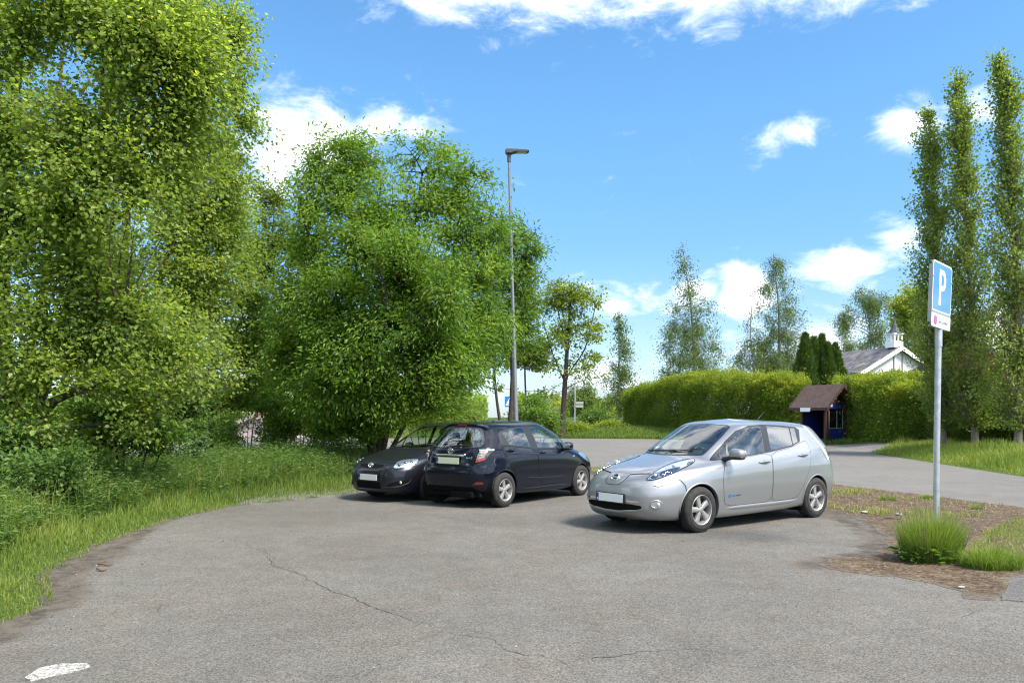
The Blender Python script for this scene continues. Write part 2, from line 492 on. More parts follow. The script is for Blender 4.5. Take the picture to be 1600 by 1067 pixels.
class CarSurf:
    # ring: xf zf xr zr w zs_front zs_mid zs_rear nf nr
    def __init__(s, rings, step=.018, xs=(.55, -1.3, -3.0)):
        Rg = np.array(rings, float)
        K = len(Rg)
        kq = []
        for i in range(K - 1):
            a, b = Rg[i], Rg[i + 1]
            L = max(np.hypot(a[0] - b[0], a[1] - b[1]), np.hypot(a[2] - b[2], a[3] - b[3]), np.hypot(a[4] - b[4], a[6] - b[6]), .02)
            n = max(2, int(L / step))
            kq += list(i + np.arange(n) / n)
        kq.append(K - 1)
        Q = pchip(np.arange(K), Rg, np.array(kq))
        s.kq = np.array(kq)
        M = int(5.4 / step)
        ph = np.linspace(0, math.pi, 1200)
        c, sn = np.cos(ph), np.sin(ph)
        rows = []
        for q in Q:
            xf, zf, xr, zr, w, z0, z1, z2, nf, nr = q
            xm = xf * .5 + xr * .5
            n = np.where(c > 0, nf, nr)
            a = np.where(c > 0, xf - xm, xm - xr)
            x = xm + a * np.sign(c) * np.abs(c) ** (2 / n)
            yr = np.clip(sn, 0, 1) ** (2 / n)
            y = w * yr
            # side height as a quadratic through three stations
            X0, X1, X2 = xs
            xc = np.clip(x, X2 - .6, X0 + .4)
            zs = z0 * (xc - X1) * (xc - X2) / ((X0 - X1) * (X0 - X2)) + z1 * (xc - X0) * (xc - X2) / ((X1 - X0) * (X1 - X2)) + z2 * (xc - X0) * (xc - X1) / ((X2 - X0) * (X2 - X1))
            b = yr ** 2
            z = np.where(c > 0, zf, zr) * (1 - b) + zs * b
            # resample by arc length
            ds = np.sqrt(np.diff(x) ** 2 + np.diff(y) ** 2)
            u = np.concatenate([[0], np.cumsum(ds)]); u /= max(u[-1], 1e-9)
            uq = np.linspace(0, 1, M)
            rows.append(np.stack([np.interp(uq, u, x), np.interp(uq, u, y), np.interp(uq, u, z)], 1))
        H = np.array(rows)                      # K, M, 3 (left half, +y)
        mir = H[:, 1:-1][:, ::-1] * np.array([1, -1, 1])
        s.grid = np.concatenate([H, mir], 1)
        kk, mm = s.grid.shape[:2]
        s.V = s.grid.reshape(-1, 3)
        i, j = np.meshgrid(np.arange(kk - 1), np.arange(mm), indexing='ij')
        j2 = (j + 1) % mm
        s.F = np.stack([i * mm + j, i * mm + j2, (i + 1) * mm + j2, (i + 1) * mm + j], -1).reshape(-1, 4)
        s.C = s.V[s.F].mean(1)
        a = s.V[s.F[:, 1]] - s.V[s.F[:, 0]]; b = s.V[s.F[:, 3]] - s.V[s.F[:, 0]]
        nn = np.cross(a, b)
        s.N = nn / (np.linalg.norm(nn, axis=1, keepdims=True) + 1e-12)
        s.bvh = BVHTree.FromPolygons(s.V.tolist(), s.F.tolist(), all_triangles=False)
    def hit(s, view, a, b):
        if view[0] == 'side':
            o = Vector((a, 3 * view[1], b)); d = Vector((0, -view[1], 0))
        elif view[0] == 'top':
            o = Vector((a, b, 4)); d = Vector((0, 0, -1))
        else:                                    # ('yaw', angle): seen horizontally from that direction
            th = view[1]; n = Vector((math.cos(th), math.sin(th), 0)); r = Vector((-math.sin(th), math.cos(th), 0))
            o = r * a + n * 5 + Vector((-1.3, 0, 0)) + Vector((0, 0, b)); d = -n
        h = s.bvh.ray_cast(o, d)
        if h[0] is None:
            # nearest point on the silhouette
            best = s.bvh.find_nearest(o + d * (3 if view[0] == 'side' else 4))
            return best[0], -d
        n = h[1]
        if n.dot(d) > 0: n = -n
        return h[0], n
    def put(s, view, pts, off):
        out = []
        for a, b in pts:
            p, n = s.hit(view, a, b)
            out.append(tuple(p + n * off))
        return out
    def patch(s, view, poly, off=.002, step=.03):
        bm = bmesh.new()
        vs = [bm.verts.new((a, b, 0)) for a, b in resample(poly, step, True)]
        f = bm.faces.new(vs)
        bmesh.ops.triangulate(bm, faces=[f])
        A = [p[0] for p in poly]; B = [p[1] for p in poly]
        for ax, lo, hi in ((0, min(A), max(A)), (1, min(B), max(B))):
            k = lo + step
            while k < hi:
                co = (k, 0, 0) if ax == 0 else (0, k, 0); no = (1, 0, 0) if ax == 0 else (0, 1, 0)
                bmesh.ops.bisect_plane(bm, geom=bm.verts[:] + bm.edges[:] + bm.faces[:], plane_co=co, plane_no=no, dist=1e-5)
                k += step
        bmesh.ops.dissolve_degenerate(bm, dist=1e-5, edges=bm.edges)
        bm.verts.index_update()
        pts = [(v.co.x, v.co.y) for v in bm.verts]
        F = [[v.index for v in f.verts] for f in bm.faces]
        bm.free()
        return s.put(view, pts, off), F
    def strip(s, view, line, w=.006, off=.0015, closed=False, step=.025, lift=0.0, taper=False):
        pts = resample(line, step, closed)
        n = len(pts); A = np.array(pts)
        if closed: t = np.roll(A, -1, 0) - np.roll(A, 1, 0)
        else:
            t = np.gradient(A, axis=0)
        t /= np.linalg.norm(t, axis=1, keepdims=True) + 1e-9
        nn = np.stack([-t[:, 1], t[:, 0]], 1)
        k = np.sin(np.linspace(0, math.pi, n)).clip(0, .5)[:, None] * 2 if taper else np.ones((n, 1))
        o = off - .004 * (1 - k[:, 0]) if taper else np.full(n, off)
        def lay(Q, oo): return [s.put(view, [q], z)[0] for q, z in zip(Q.tolist(), oo)]
        a = lay(A + nn * w / 2 * k, o); b = lay(A - nn * w / 2 * k, o)
        m = lay(A, o + lift * k[:, 0])
        V = a + m + b
        F = []
        for i in range(n if closed else n - 1):
            j = (i + 1) % n
            F.append((i, j, n + j, n + i)); F.append((n + i, n + j, 2 * n + j, 2 * n + i))
        return V, F

def flip(V, F): return [(x, -y, z) for x, y, z in V], [tuple(f)[::-1] for f in F]

def part(name, VF, m, parent, label=None, smooth=True):
    V, F = VF
    mb = MB(); mb.add(V, F)
    o = mb.build(name, m, parent, smooth=smooth)
    if label: o['label'] = label
    return o

def sellip(c, d, n=2.6, seg=20, ring=12):
    """rounded box (superellipsoid)"""
    V, F = [], []
    f = lambda t: math.copysign(abs(t) ** (2 / n), t)
    for i in range(ring + 1):
        a = -math.pi / 2 + math.pi * i / ring
        for k in range(seg):
            b = 2 * math.pi * k / seg
            V.append((c[0] + d[0] / 2 * f(math.cos(a)) * f(math.cos(b)), c[1] + d[1] / 2 * f(math.cos(a)) * f(math.sin(b)), c[2] + d[2] / 2 * f(math.sin(a))))
    for i in range(ring):
        for k in range(seg):
            F.append((i * seg + k, i * seg + (k + 1) % seg, (i + 1) * seg + (k + 1) % seg, (i + 1) * seg + k))
    return V, F

# ------------------------------------------------------------------ car materials
def paint(name, col, metal, rough, flake=0.0, dust=None, spec=.5, coat=1.0):
    m = mat(name, col, rough, metal, coat=coat, spec=spec); t = NT(m)
    p = t.objco()
    n1 = t.noise(p, 2.2, 5, .6)
    if dust:
        # road dirt: heavier towards the sills and behind the wheels
        sx = t.new('ShaderNodeSeparateXYZ'); t.link(p, sx.inputs[0])
        low = t.smooth(sx.outputs['Z'], .75, .12)
        n2 = t.noise(p, 9, 6, .7)
        f = t.math('MULTIPLY', low, t.smooth(n2, .25, .75))
        f = t.math('MULTIPLY_ADD', n1, .10, f)
        f = t.math('MULTIPLY', f, dust[3])
        t.set('Base Color', t.mix(f, col, dust[:3]))
        t.set('Roughness', t.math('MULTIPLY_ADD', f, .5, rough))
        t.set('Coat Weight', t.math('SUBTRACT', coat, f, clamp=True))
    t.set('Coat Roughness', t.math('MULTIPLY_ADD', n1, .08, .02))
    return m

def glass_mat(name, tint, ior=1.5, rough=.01):
    m = bpy.data.materials.new(name); m.use_nodes = True
    t = NT(m); t.n.remove(t.bsdf)
    out = t.n['Material Output']
    tr = t.new('ShaderNodeBsdfTransparent'); tr.inputs[0].default_value = (*tint, 1)
    gl = t.new('ShaderNodeBsdfGlossy'); gl.inputs['Roughness'].default_value = rough
    gl.inputs['Color'].default_value = (.95, .97, 1, 1)
    fr = t.new('ShaderNodeFresnel'); fr.inputs['IOR'].default_value = ior
    mx = t.new('ShaderNodeMixShader')
    geo = t.new('ShaderNodeNewGeometry')
    # the sheet has no back volume: use the same reflectance from either side
    t.link(fr.outputs[0], mx.inputs[0])
    inv = t.new('ShaderNodeMix', data_type='FLOAT'); t.link(geo.outputs['Backfacing'], inv.inputs[0]); inv.inputs[3].default_value = .06
    t.link(fr.outputs[0], inv.inputs[2]); t.link(inv.outputs[0], mx.inputs[0])
    t.link(tr.outputs[0], mx.inputs[1]); t.link(gl.outputs[0], mx.inputs[2])
    t.link(mx.outputs[0], out.inputs['Surface'])
    return m

CM = {}
def car_mats():
    CM['rubber'] = mat('tyre_rubber', (.022, .022, .023), .82, spec=.3)
    t = NT(CM['rubber']); p = t.objco(); t.set('Base Color', t.ramp(t.noise(p, 14, 4), [(.3, (.018, .018, .019)), (.75, (.045, .042, .038))]))
    CM['trim'] = mat('black_trim', (.012, .012, .013), .38)
    CM['seam'] = mat('shut_line', (.008, .008, .009), .8, spec=.1)
    CM['dark'] = mat('wheel_well', (.008, .008, .008), .95, spec=.05)
    CM['alloy'] = mat('alloy_silver', (.36, .355, .34), .40, .55)
    t = NT(CM['alloy']); p = t.objco(); t.set('Base Color', t.ramp(t.noise(p, 11, 4), [(.35, (.31, .302, .288)), (.7, (.41, .40, .385))]))
    CM['disc'] = mat('brake_disc', (.10, .075, .055), .55, .5)
    CM['chrome'] = mat('chrome', (.78, .79, .80), .12, 1.0)
    CM['white'] = mat('plate_white', (.72, .73, .72), .35)
    CM['pblue'] = mat('plate_blue', (.01, .03, .22), .35)
    CM['pyel'] = mat('plate_greenish', (.62, .64, .45), .4)
    CM['int'] = mat('cabin_fabric', (.035, .035, .037), .85)
    CM['intl'] = mat('cabin_pale_fabric', (.34, .33, .30), .85)
    CM['glass'] = glass_mat('car_glass', (.84, .90, .87), 2.0)
    CM['glassd'] = glass_mat('car_privacy_glass', (.10, .11, .12), 2.5)
    CM['wind'] = glass_mat('windscreen_glass', (.80, .87, .82), 2.2)
    CM['lens'] = glass_mat('lamp_lens', (.93, .95, .97), 1.45)
    CM['refl'] = mat('lamp_reflector', (.72, .75, .78), .16, .9)
    CM['lblue'] = mat('lamp_blue_inlay', (.05, .085, .17), .15, .7)
    CM['red'] = mat('lamp_red', (.35, .008, .008), .15, coat=1)
    CM['bulb'] = mat('lamp_bulb', (.82, .82, .78), .1, .6)

_wheel_cache = {}
def wheel_meshes(rad, rim, tw, key):
    if key in _wheel_cache: return _wheel_cache[key]
    h = tw / 2
    prof = [(rim * .985, -h * .86), (rim * 1.03, -h * .98), (rim + (rad - rim) * .45, -h * 1.03), (rad - .035, -h * .96), (rad - .010, -h * .80), (rad - .002, -h * .62)]
    for i, y in enumerate(np.linspace(-.5, .5, 9)):
        prof.append((rad - (.008 if i % 2 else .0), h * y)); prof.append((rad - (.008 if i % 2 else .0), h * (y + .085)))
    prof += [(rad - .002, h * .66), (rad - .010, h * .82), (rad - .035, h * .97), (rad - .06, h * 1.0), (rad - .062, h * 1.015), (rim + (rad - rim) * .45, h * 1.04), (rim * 1.03, h * .99), (rim * .985, h * .86)]
    V, F = lathe_y(prof, 64); t = MB().add(V, F).build('tyre', CM['rubber'], smooth='auto').data
    # rim: barrel, lip, five spokes, hub, nuts
    m = MB()
    V, F = lathe_y([(rim * .99, h * .84), (rim * 1.015, h * .93), (rim * .985, h * .97), (rim * .94, h * .90), (rim * .92, h * .74), (rim * .86, h * .2), (rim * .84, -h * .8)], 64); m.add(V, F)
    yo = h * .78
    for k in range(5):
        a = 2 * math.pi * k / 5 + math.pi / 2
        rows = []
        for r, w, y in ((.030, .026, yo), (.062, .031, yo * .99), (.105, .034, yo * .94), (.15, .038, yo * .92), (rim * .90, .047, yo * .93), (rim * .955, .054, yo * .90)):
            rows.append([(r, -w * 1.15, y - .034), (r, -w, y - .008), (r, -w * .62, y), (r, w * .62, y), (r, w, y - .008), (r, w * 1.15, y - .034)])
        V = []; F = []
        for rr in rows:
            for r, w, y in rr: V.append((r * math.cos(a) - w * math.sin(a), y, r * math.sin(a) + w * math.cos(a)))
        for i in range(len(rows) - 1):
            for j in range(5): F.append((i * 6 + j, i * 6 + j + 1, (i + 1) * 6 + j + 1, (i + 1) * 6 + j))
        m.add(V, F)
        an = a + math.pi / 5
        V, F = lathe_y([(.0, yo - .004), (.0085, yo - .005), (.0095, yo - .03)], 10)
        m.add([(x + .054 * math.cos(an), y, z + .054 * math.sin(an)) for x, y, z in V], F, 1)
    V, F = lathe_y([(0, yo + .006), (.024, yo + .005), (.032, yo), (.034, yo - .006), (.070, yo - .012), (.074, yo - .04)], 32); m.add(V, F)
    rimm = m.build('rim', [CM['alloy'], CM['trim']], smooth='auto').data
    V, F = lathe_y([(0, h * .05), (.07, h * .08), (.072, h * .0), (rim * .74, 0), (rim * .745, -.02), (0.03, -.02)], 40)
    d = MB().add(V, F)
    V, F = lathe_y([(rim * .83, -h * .5), (.0, -h * .5)], 32); d.add(V, F, 1)
    disc = d.build('brake_disc', [CM['disc'], CM['dark']], smooth='auto').data
    for o in [o for o in bpy.data.objects if o.data in (t, rimm, disc)]: bpy.data.objects.remove(o)
    _wheel_cache[key] = (t, rimm, disc)
    return _wheel_cache[key]

def add_wheel(root, x, y, rad, rim, tw, key, steer=0.0, spin=0.0):
    t, r, d = wheel_meshes(rad, rim, tw, key)
    w = bpy.data.objects.new('wheel', t); COL.objects.link(w); w.parent = root
    w.location = (x, y, rad)
    s = 1 if y > 0 else -1
    w.rotation_euler = (0, spin, steer + (0 if s > 0 else math.pi))
    for n, me in (('rim', r), ('brake_disc', d)):
        o = bpy.data.objects.new(n, me); COL.objects.link(o); o.parent = w
    return w

def plate(root, x, y, z, face, field, w=.52, h=.11, tilt=0.0, holder=True):
    """number plate facing +x (face=1) or -x (face=-1); blank field with a blue band on its left"""
    m = MB()
    if holder: m.box((0, 0, 0), (.012, w + .03, h + .028), mi=0, bev=.004)
    m.box((.008, 0, 0), (.006, w, h), mi=1, bev=.0015)
    m.box((.0085, -w / 2 + .024, 0), (.0075, .044, h - .004), mi=2)
    # pale ring of marks and letter on the band
    m.box((.0095, -w / 2 + .024, .024), (.0066, .022, .022), mi=3)
    m.box((.0095, -w / 2 + .024, -.028), (.0066, .018, .024), mi=1)
    o = m.build('number_plate', [CM['trim'], field, CM['pblue'], CM['red']], root)
    o.location = (x, y, z); o.rotation_euler = (0, tilt * face, 0 if face > 0 else math.pi)
    return o

def ring_badge(rx, rz, tr, n=40):
    V, F = [], []
    for i in range(n):
        a = 2 * math.pi * i / n
        for k in range(6):
            b = 2 * math.pi * k / 6
            V.append((tr * .8 * math.sin(b), (rx + tr * math.cos(b)) * math.cos(a), (rz + tr * math.cos(b)) * math.sin(a)))
    for i in range(n):
        for k in range(6):
            F.append((i * 6 + k, ((i + 1) % n) * 6 + k, ((i + 1) % n) * 6 + (k + 1) % 6, i * 6 + (k + 1) % 6))
    return V, F

def oval_badge(root, loc, face, s=1.0, tilt=0.0):
    m = MB()
    V, F = ring_badge(.062 * s, .043 * s, .0065 * s); m.add(V, F)
    V, F = ring_badge(.017 * s, .039 * s, .005 * s); m.add(V, F)
    V, F = ring_badge(.044 * s, .014 * s, .005 * s); m.add([(x, y, z + .024 * s) for x, y, z in V], F)
    o = m.build('emblem', CM['chrome'], root, smooth=True)
    o.location = loc; o.rotation_euler = (0, tilt * face, 0 if face > 0 else math.pi)
    return o

def seat(root, x, y, m, head=True, w=.5, zc=.0):
    b = MB()
    V, F = sellip((x + .05, y, .52 + zc), (.52, w, .22), 4); b.add(V, F)
    V, F = sellip((0, 0, 0), (.17, w, .68), 4)
    M = Matrix.Translation((x - .27, y, .82 + zc)) @ Matrix.Rotation(-.30, 4, 'Y')
    b.add([tuple(M @ Vector(v)) for v in V], F)
    if head:
        V, F = sellip((x - .41, y, 1.26 + zc), (.11, .25, .20), 3); b.add(V, F)
    return b.build('seat', m, root, smooth=True)

def body_shell(S, root, mats, arches, holes, front_line=None, rear_line=None):
    """cut wheel arches and glass openings out of the shell; return body (and bumper) objects"""
    C, N = S.C, S.N
    keep = np.ones(len(S.F), bool)
    for (cx, cz, r) in arches:
        keep &= ~((np.hypot(C[:, 0] - cx, C[:, 2] - cz) < r) & (np.abs(C[:, 1]) > .35))
    for view, poly in holes:
        if view == 'side': keep &= ~(in_poly(C[:, 0], C[:, 2], poly) & (np.abs(N[:, 1]) > .35))
        if view == 'front': keep &= ~(in_poly(C[:, 1], C[:, 2], poly) & (C[:, 0] > -1.5) & (C[:, 2] > .9))
        if view == 'rear': keep &= ~(in_poly(C[:, 1], C[:, 2], poly) & (C[:, 0] < -2.2) & (np.abs(N[:, 0]) > .12))
    cls = np.zeros(len(S.F), int)
    if front_line is not None: cls[front_line(C)] = 1
    if rear_line is not None: cls[rear_line(C)] = 2
    out = []
    for i, nm in ((0, 'body'), (1, 'front_bumper'), (2, 'rear_bumper')):
        sel = keep & (cls == i)
        if not sel.any(): continue
        F = S.F[sel]
        u, inv = np.unique(F, return_inverse=True)
        o = obj(nm, S.V[u], inv.reshape(-1, 4), mats, root, True)
        # explicit normals from the whole surface keep the split edges invisible
        vn = np.zeros_like(S.V); 
        for k in range(4): np.add.at(vn, S.F[:, k], S.N)
        vn /= np.linalg.norm(vn, axis=1, keepdims=True) + 1e-9
        o.data.normals_split_custom_set_from_vertices(vn[u].tolist())
        out.append(o)
    return out

def expand(poly, d):
    c = np.mean(np.array(poly), 0)
    out = []
    for p in poly:
        v = np.array(p) - c; L = np.linalg.norm(v)
        out.append(tuple(c + v * (L + d) / L))
    return out

def edge_dist(pts, poly):
    P_ = np.array(pts); best = np.full(len(P_), 1e9)
    n = len(poly)
    for i in range(n):
        a, b = np.array(poly[i]), np.array(poly[(i + 1) % n])
        t = np.clip(((P_ - a) @ (b - a)) / max((b - a) @ (b - a), 1e-12), 0, 1)
        best = np.minimum(best, np.linalg.norm(P_ - (a + t[:, None] * (b - a)), axis=1))
    return best

def patch_ex(S, view, poly, off=.002, step=.03, holes=(), bulge=0.0, slope=.35, rim=0.0):
    """filled piece lying on the body surface, with exact holes, optional bulge and turned-in rim"""
    bm = bmesh.new()
    vs = [bm.verts.new((a, b, 0)) for a, b in resample(poly, step, True)]
    f = bm.faces.new(vs)
    bmesh.ops.triangulate(bm, faces=[f])
    def cut(co, no):
        bmesh.ops.bisect_plane(bm, geom=bm.verts[:] + bm.edges[:] + bm.faces[:], plane_co=co, plane_no=no, dist=1e-5)
    A = [p[0] for p in poly]; B = [p[1] for p in poly]
    for ax, lo, hi in ((0, min(A), max(A)), (1, min(B), max(B))):
        k = lo + step
        while k < hi:
            cut((k, 0, 0) if ax == 0 else (0, k, 0), (1, 0, 0) if ax == 0 else (0, 1, 0)); k += step
    for h in holes:
        for i in range(len(h)):
            a, b = h[i], h[(i + 1) % len(h)]
            cut((a[0], a[1], 0), (-(b[1] - a[1]), b[0] - a[0], 0))
    if holes:
        dead = []
        for f in bm.faces:
            c = f.calc_center_median()
            if any(in_poly(np.array([c.x]), np.array([c.y]), h)[0] for h in holes): dead.append(f)
        bmesh.ops.delete(bm, geom=dead, context='FACES')
    bmesh.ops.dissolve_degenerate(bm, dist=1e-5, edges=bm.edges)
    bm.verts.index_update()
    pts = [(v.co.x, v.co.y) for v in bm.verts]
    F = [tuple(v.index for v in f.verts) for f in bm.faces]
    bnd = [tuple(v.index for v in e.verts) for e in bm.edges if len(e.link_faces) == 1]
    bm.free()
    o = np.full(len(pts), off)
    if bulge > 0: o = off + bulge * (1 - np.exp(-edge_dist(pts, poly) * slope / bulge))
    V = []
    for (a, b), k in zip(pts, o):
        p, n = S.hit(view, a, b); V.append(tuple(p + n * k))
    if rim > 0:
        base = len(V); idx = {}
        for e in bnd:
            for i in e:
                if i not in idx:
                    p, n = S.hit(view, *pts[i]); idx[i] = base + len(idx); V.append(tuple(p + n * (o[i] - rim)))
        for i, j in bnd: F.append((i, j, idx[j], idx[i]))
    return V, F

def both(VF):
    V, F = VF; V2, F2 = flip(V, F)
    return list(V) + V2, list(F) + [tuple(i + len(V) for i in f) for f in F2]

def wheel_arches(S, root, arches, m_lip, lipw=.022, off=.004):
    for x, z, r in arches:
        for sg in (1, -1):
            arc = []
            for i in range(41):
                a = R(-25) + R(230) * i / 40
                arc.append((x + (r + .004) * math.cos(a), z + (r + .004) * math.sin(a)))
            arc = [p for p in arc if p[1] > .185]
            V, F = S.strip(('side', sg), arc, lipw, off, step=.03, lift=.004)
            n3 = len(V) // 3
            mb = MB(); mb.add(V, F)
            # turned-in edge of the arch
            inner = V[:n3] if abs(math.hypot(V[n3 // 2][0] - x, V[n3 // 2][2] - z) - r) > 0 and math.hypot(V[n3 // 2][0] - x, V[n3 // 2][2] - z) < math.hypot(V[2 * n3 + n3 // 2][0] - x, V[2 * n3 + n3 // 2][2] - z) else V[2 * n3:]
            V2 = list(inner) + [(a, b - sg * .05, c) for a, b, c in inner]
            mb.add(V2, [(i, i + 1, n3 + i + 1, n3 + i) for i in range(n3 - 1)])
            mb.build('wheel_arch', m_lip, root, smooth='auto')
            # dark well behind the wheel
            w = MB()
            ys = (sg * .42, sg * .80)
            Vw = []; Fw = []
            for i in range(25):
                a = R(-30) + R(240) * i / 24
                for y in ys: Vw.append((x + (r + .012) * math.cos(a), y, z + (r + .012) * math.sin(a)))
            for i in range(24): Fw.append((i * 2, i * 2 + 1, i * 2 + 3, i * 2 + 2))
            Vw.append((x, ys[0], z)); c = len(Vw) - 1
            for i in range(24): Fw.append((i * 2, i * 2 + 2, c))
            w.add(Vw, Fw)
            w.build('wheel_well', CM['dark'], root)

def cabin(root, xd, xf, xr, zf=.30, wheel_side=1, seatm=None, dash_z=.98):
    seatm = seatm or CM['int']
    m = MB()
    m.box(((xf + xr) / 2, 0, .26), (abs(xf - xr) + .9, 1.30, .10))
    V, F = sellip((xd, 0, dash_z - .16), (.62, 1.36, .36), 4); m.add(V, F)
    for sg in (1, -1): m.box(((xf + xr) / 2, sg * .70, .62), (abs(xf - xr) + .3, .05, .66))
    m.build('dashboard', CM['trim'], root, smooth='auto')
    for y in (.37, -.37): seat(root, xf, y, seatm)
    seat(root, xr, 0, seatm, head=False, w=1.24)
    for y in (.42, -.42):
        hb = MB(); V, F = sellip((xr - .40, y, 1.22), (.09, .24, .16), 3); hb.add(V, F)
        hb.build('headrest', seatm, root, smooth=True)
    # steering wheel
    V, F = [], []
    s = MB()
    V, F = ring_badge(.18, .18, .016); s.add(V, F)
    s.box((0, 0, 0), (.03, .10, .10), bev=.01); s.box((0, 0, 0), (.02, .34, .03)); s.box((0, 0, -.09), (.02, .03, .16))
    o = s.build('steering_wheel', CM['trim'], root, smooth='auto'); o.location = (xf + .42, wheel_side * .37, .93); o.rotation_euler = (0, R(24), 0)

def handle(S, root, sg, x0, x1, z, m):
    xc = (x0 + x1) / 2; w = abs(x1 - x0)
    V, F = S.patch(('side', sg), chaikin([(xc - .045, z + .032), (xc + .045, z + .032), (xc + .07, z - .002), (xc + .045, z - .034), (xc - .045, z - .034), (xc - .07, z - .002)], 2), .0035, .03)
    mb = MB(); mb.add(V, F, 1)
    pts = []
    for i in range(7):
        t = i / 6; a = x0 + (x1 - x0) * t
        p, n = S.hit(('side', sg), a, z + .004 * math.sin(math.pi * t)); pts.append(p + n * (.010 + .022 * math.sin(math.pi * t) ** .5))
    V, F = tube(pts, [.009, .0135, .0145, .0145, .0145, .0135, .009], 10)
    mb.add(V, F, 0)
    return mb.build('handle', [m, CM['dish_shade']], root, smooth='auto')

def mirror(root, c, sg, m, stalk, d=(.16, .23, .155)):
    mb = MB()
    if sg < 0 and c[1] > .95:                 # the far mirror is folded in against the door
        c = (c[0] - .36, c[1] - .125, c[2] - .02); d = (d[1], d[0] * .8, d[2])
    V, F = sellip((0, 0, 0), d, 2.8, 24, 14)
    V = [(x * (1.0 if x > 0 else .75), y, z * (1 - .10 * y * sg / d[1])) for x, y, z in V]
    mb.add(V, F, 0)
    V2, F2 = sellip((0, 0, -d[2] * .30), (d[0] * 1.01, d[1] * 1.01, d[2] * .44), 2.6, 24, 8); V2 = [(x * (1.0 if x > 0 else .75), y, z) for x, y, z in V2]
    mb.add(V2, F2, 1)
    V, F = sellip((-d[0] * .39, 0, .002), (.014, d[1] * .82, d[2] * .72), 4); mb.add(V, F, 2)
    V, F = tube([(.015, -sg * d[1] * .38, -d[2] * .33), (.035, -sg * (d[1] * .5 + .10), -d[2] * .50)], [.032, .036], 10); mb.add(V, F, 1)
    o = mb.build('side_mirror', [m, stalk, CM['chrome']], root, smooth='auto')
    o.location = (c[0], c[1] * sg, c[2])
    return o

def put_text(S, root, view, a, z, txt, size, m, off=.004, name='lettering'):
    V, F = text_mesh(txt, size, .0015)
    out = []
    sgn = 1
    if view[0] == 'side': sgn = -view[1]
    for x, y, zz in V:
        p, n = S.hit(view, a + sgn * x, z + y)
        out.append(tuple(p + n * (off + zz)))
    return part(name, (out, F), m, root, smooth=False)

def common(S, root, pm, wb, rad, rim, tw, track, arches, glasses, dlo, wind, rwin, key, cabin_kw, priv=(), front_line=None, rear_line=None, steer=0.0, spin=(0, .5)):
    """shell, wheels, glazing and cabin shared by all three hatchbacks"""
    holes = []
    for g in glasses: holes.append(('side', expand(g, .014)))
    holes.append(('front', expand(wind, .012))); holes.append(('rear', [(-a, b) for a, b in expand(rwin, .012)]))
    body_shell(S, root, [pm], arches, holes, front_line, rear_line)
    wheel_arches(S, root, arches, pm)
    for i, x in enumerate((0, -wb)):
        for sg in (1, -1): add_wheel(root, x, sg * track, rad, rim, tw, key, steer if i == 0 else 0, spin[i])
    # underbody
    u = MB(); u.box((-wb / 2, 0, .25), (wb + .86, 1.20, .10)); u.box((-wb / 2, 0, .24), (wb - .8, 1.5, .08)); u.box((-wb - .35, -.25, .24), (.35, .5, .12), bev=.03)
    u.build('underbody', CM['dark'], root)
    for sg in (1, -1):
        V, F = patch_ex(S, ('side', sg), dlo, .003, .05, holes=glasses)
        part('window_surround', (V, F), CM['trim'], root)
        for i, g in enumerate(glasses):
            V, F = patch_ex(S, ('side', sg), expand(g, .006), .0045, .05)
            part('side_window', (V, F), CM['glassd'] if i in priv else CM['glass'], root)
    V, F = patch_ex(S, ('yaw', 0.0), expand(wind, .012), .004, .05); part('windscreen', (V, F), CM['wind'], root)
    V, F = S.strip(('yaw', 0.0), expand(wind, .006), .03, .0035, True); part('windscreen_seal', (V, F), CM['trim'], root)
    V, F = patch_ex(S, ('yaw', math.pi), expand(rwin, .010), .004, .05); part('rear_window', (V, F), CM['glass'], root)
    V, F = S.strip(('yaw', math.pi), expand(rwin, .004), .035, .0035, True); part('rear_window_seal', (V, F), CM['trim'], root)
    cabin(root, **cabin_kw)

def door(S, root, sg, poly, pm, hx, hz, label=None):
    V, F = patch_ex(S, ('side', sg), chaikin(poly, 1), .0022, .05)
    mb = MB(); mb.add(V, F, 0)
    V, F = S.strip(('side', sg), chaikin(poly, 1), .006, .0026, True); mb.add(V, F, 1)
    d = mb.build('door', [pm, CM['shut']], root, smooth=True)
    handle(S, d, sg, hx[0], hx[1], hz, CM['hand'])
    return d
# ring: xf zf xr zr w zs_front zs_mid zs_rear nf nr      (front axle at x=0, +x forward, metres)
LEAF_RINGS = [
 [.55, .17, -3.27, .24, .70, .17, .17, .22, 4, 4],
 [.74, .19, -3.43, .25, .80, .18, .18, .23, 4, 4.5],
 [.84, .25, -3.53, .32, .845, .24, .22, .30, 4.2, 5],
 [.885, .36, -3.575, .45, .868, .36, .36, .42, 4.2, 5],
 [.89, .50, -3.59, .58, .880, .50, .50, .56, 4.2, 5],
 [.87, .61, -3.58, .72, .886, .62, .62, .70, 4.0, 4.6],
 [.815, .70, -3.55, .85, .886, .72, .74, .83, 3.8, 4.4],
 [.70, .785, -3.50, .95, .878, .80, .85, .94, 3.7, 4.2],
 [.48, .865, -3.47, 1.01, .866, .865, .92, 1.01, 3.8, 4.2],
 [.12, .955, -3.44, 1.06, .850, .90, .965, 1.06, 4.0, 4.2],
 [-.20, 1.03, -3.41, 1.09, .832, .92, .995, 1.10, 4.5, 4.4],
 [-.62, 1.245, -3.31, 1.25, .752, 1.15, 1.21, 1.24, 4.6, 4.2],
 [-1.10, 1.462, -3.14, 1.43, .650, 1.40, 1.45, 1.40, 4.8, 4.0],
 [-1.20, 1.490, -3.02, 1.468, .59, 1.455, 1.49, 1.44, 4.4, 3.8],
 [-1.40, 1.520, -2.85, 1.495, .44, 1.50, 1.522, 1.475, 4, 3.5],
 [-1.60, 1.548, -2.5, 1.520, .0, 1.53, 1.550, 1.51, 3, 3]]

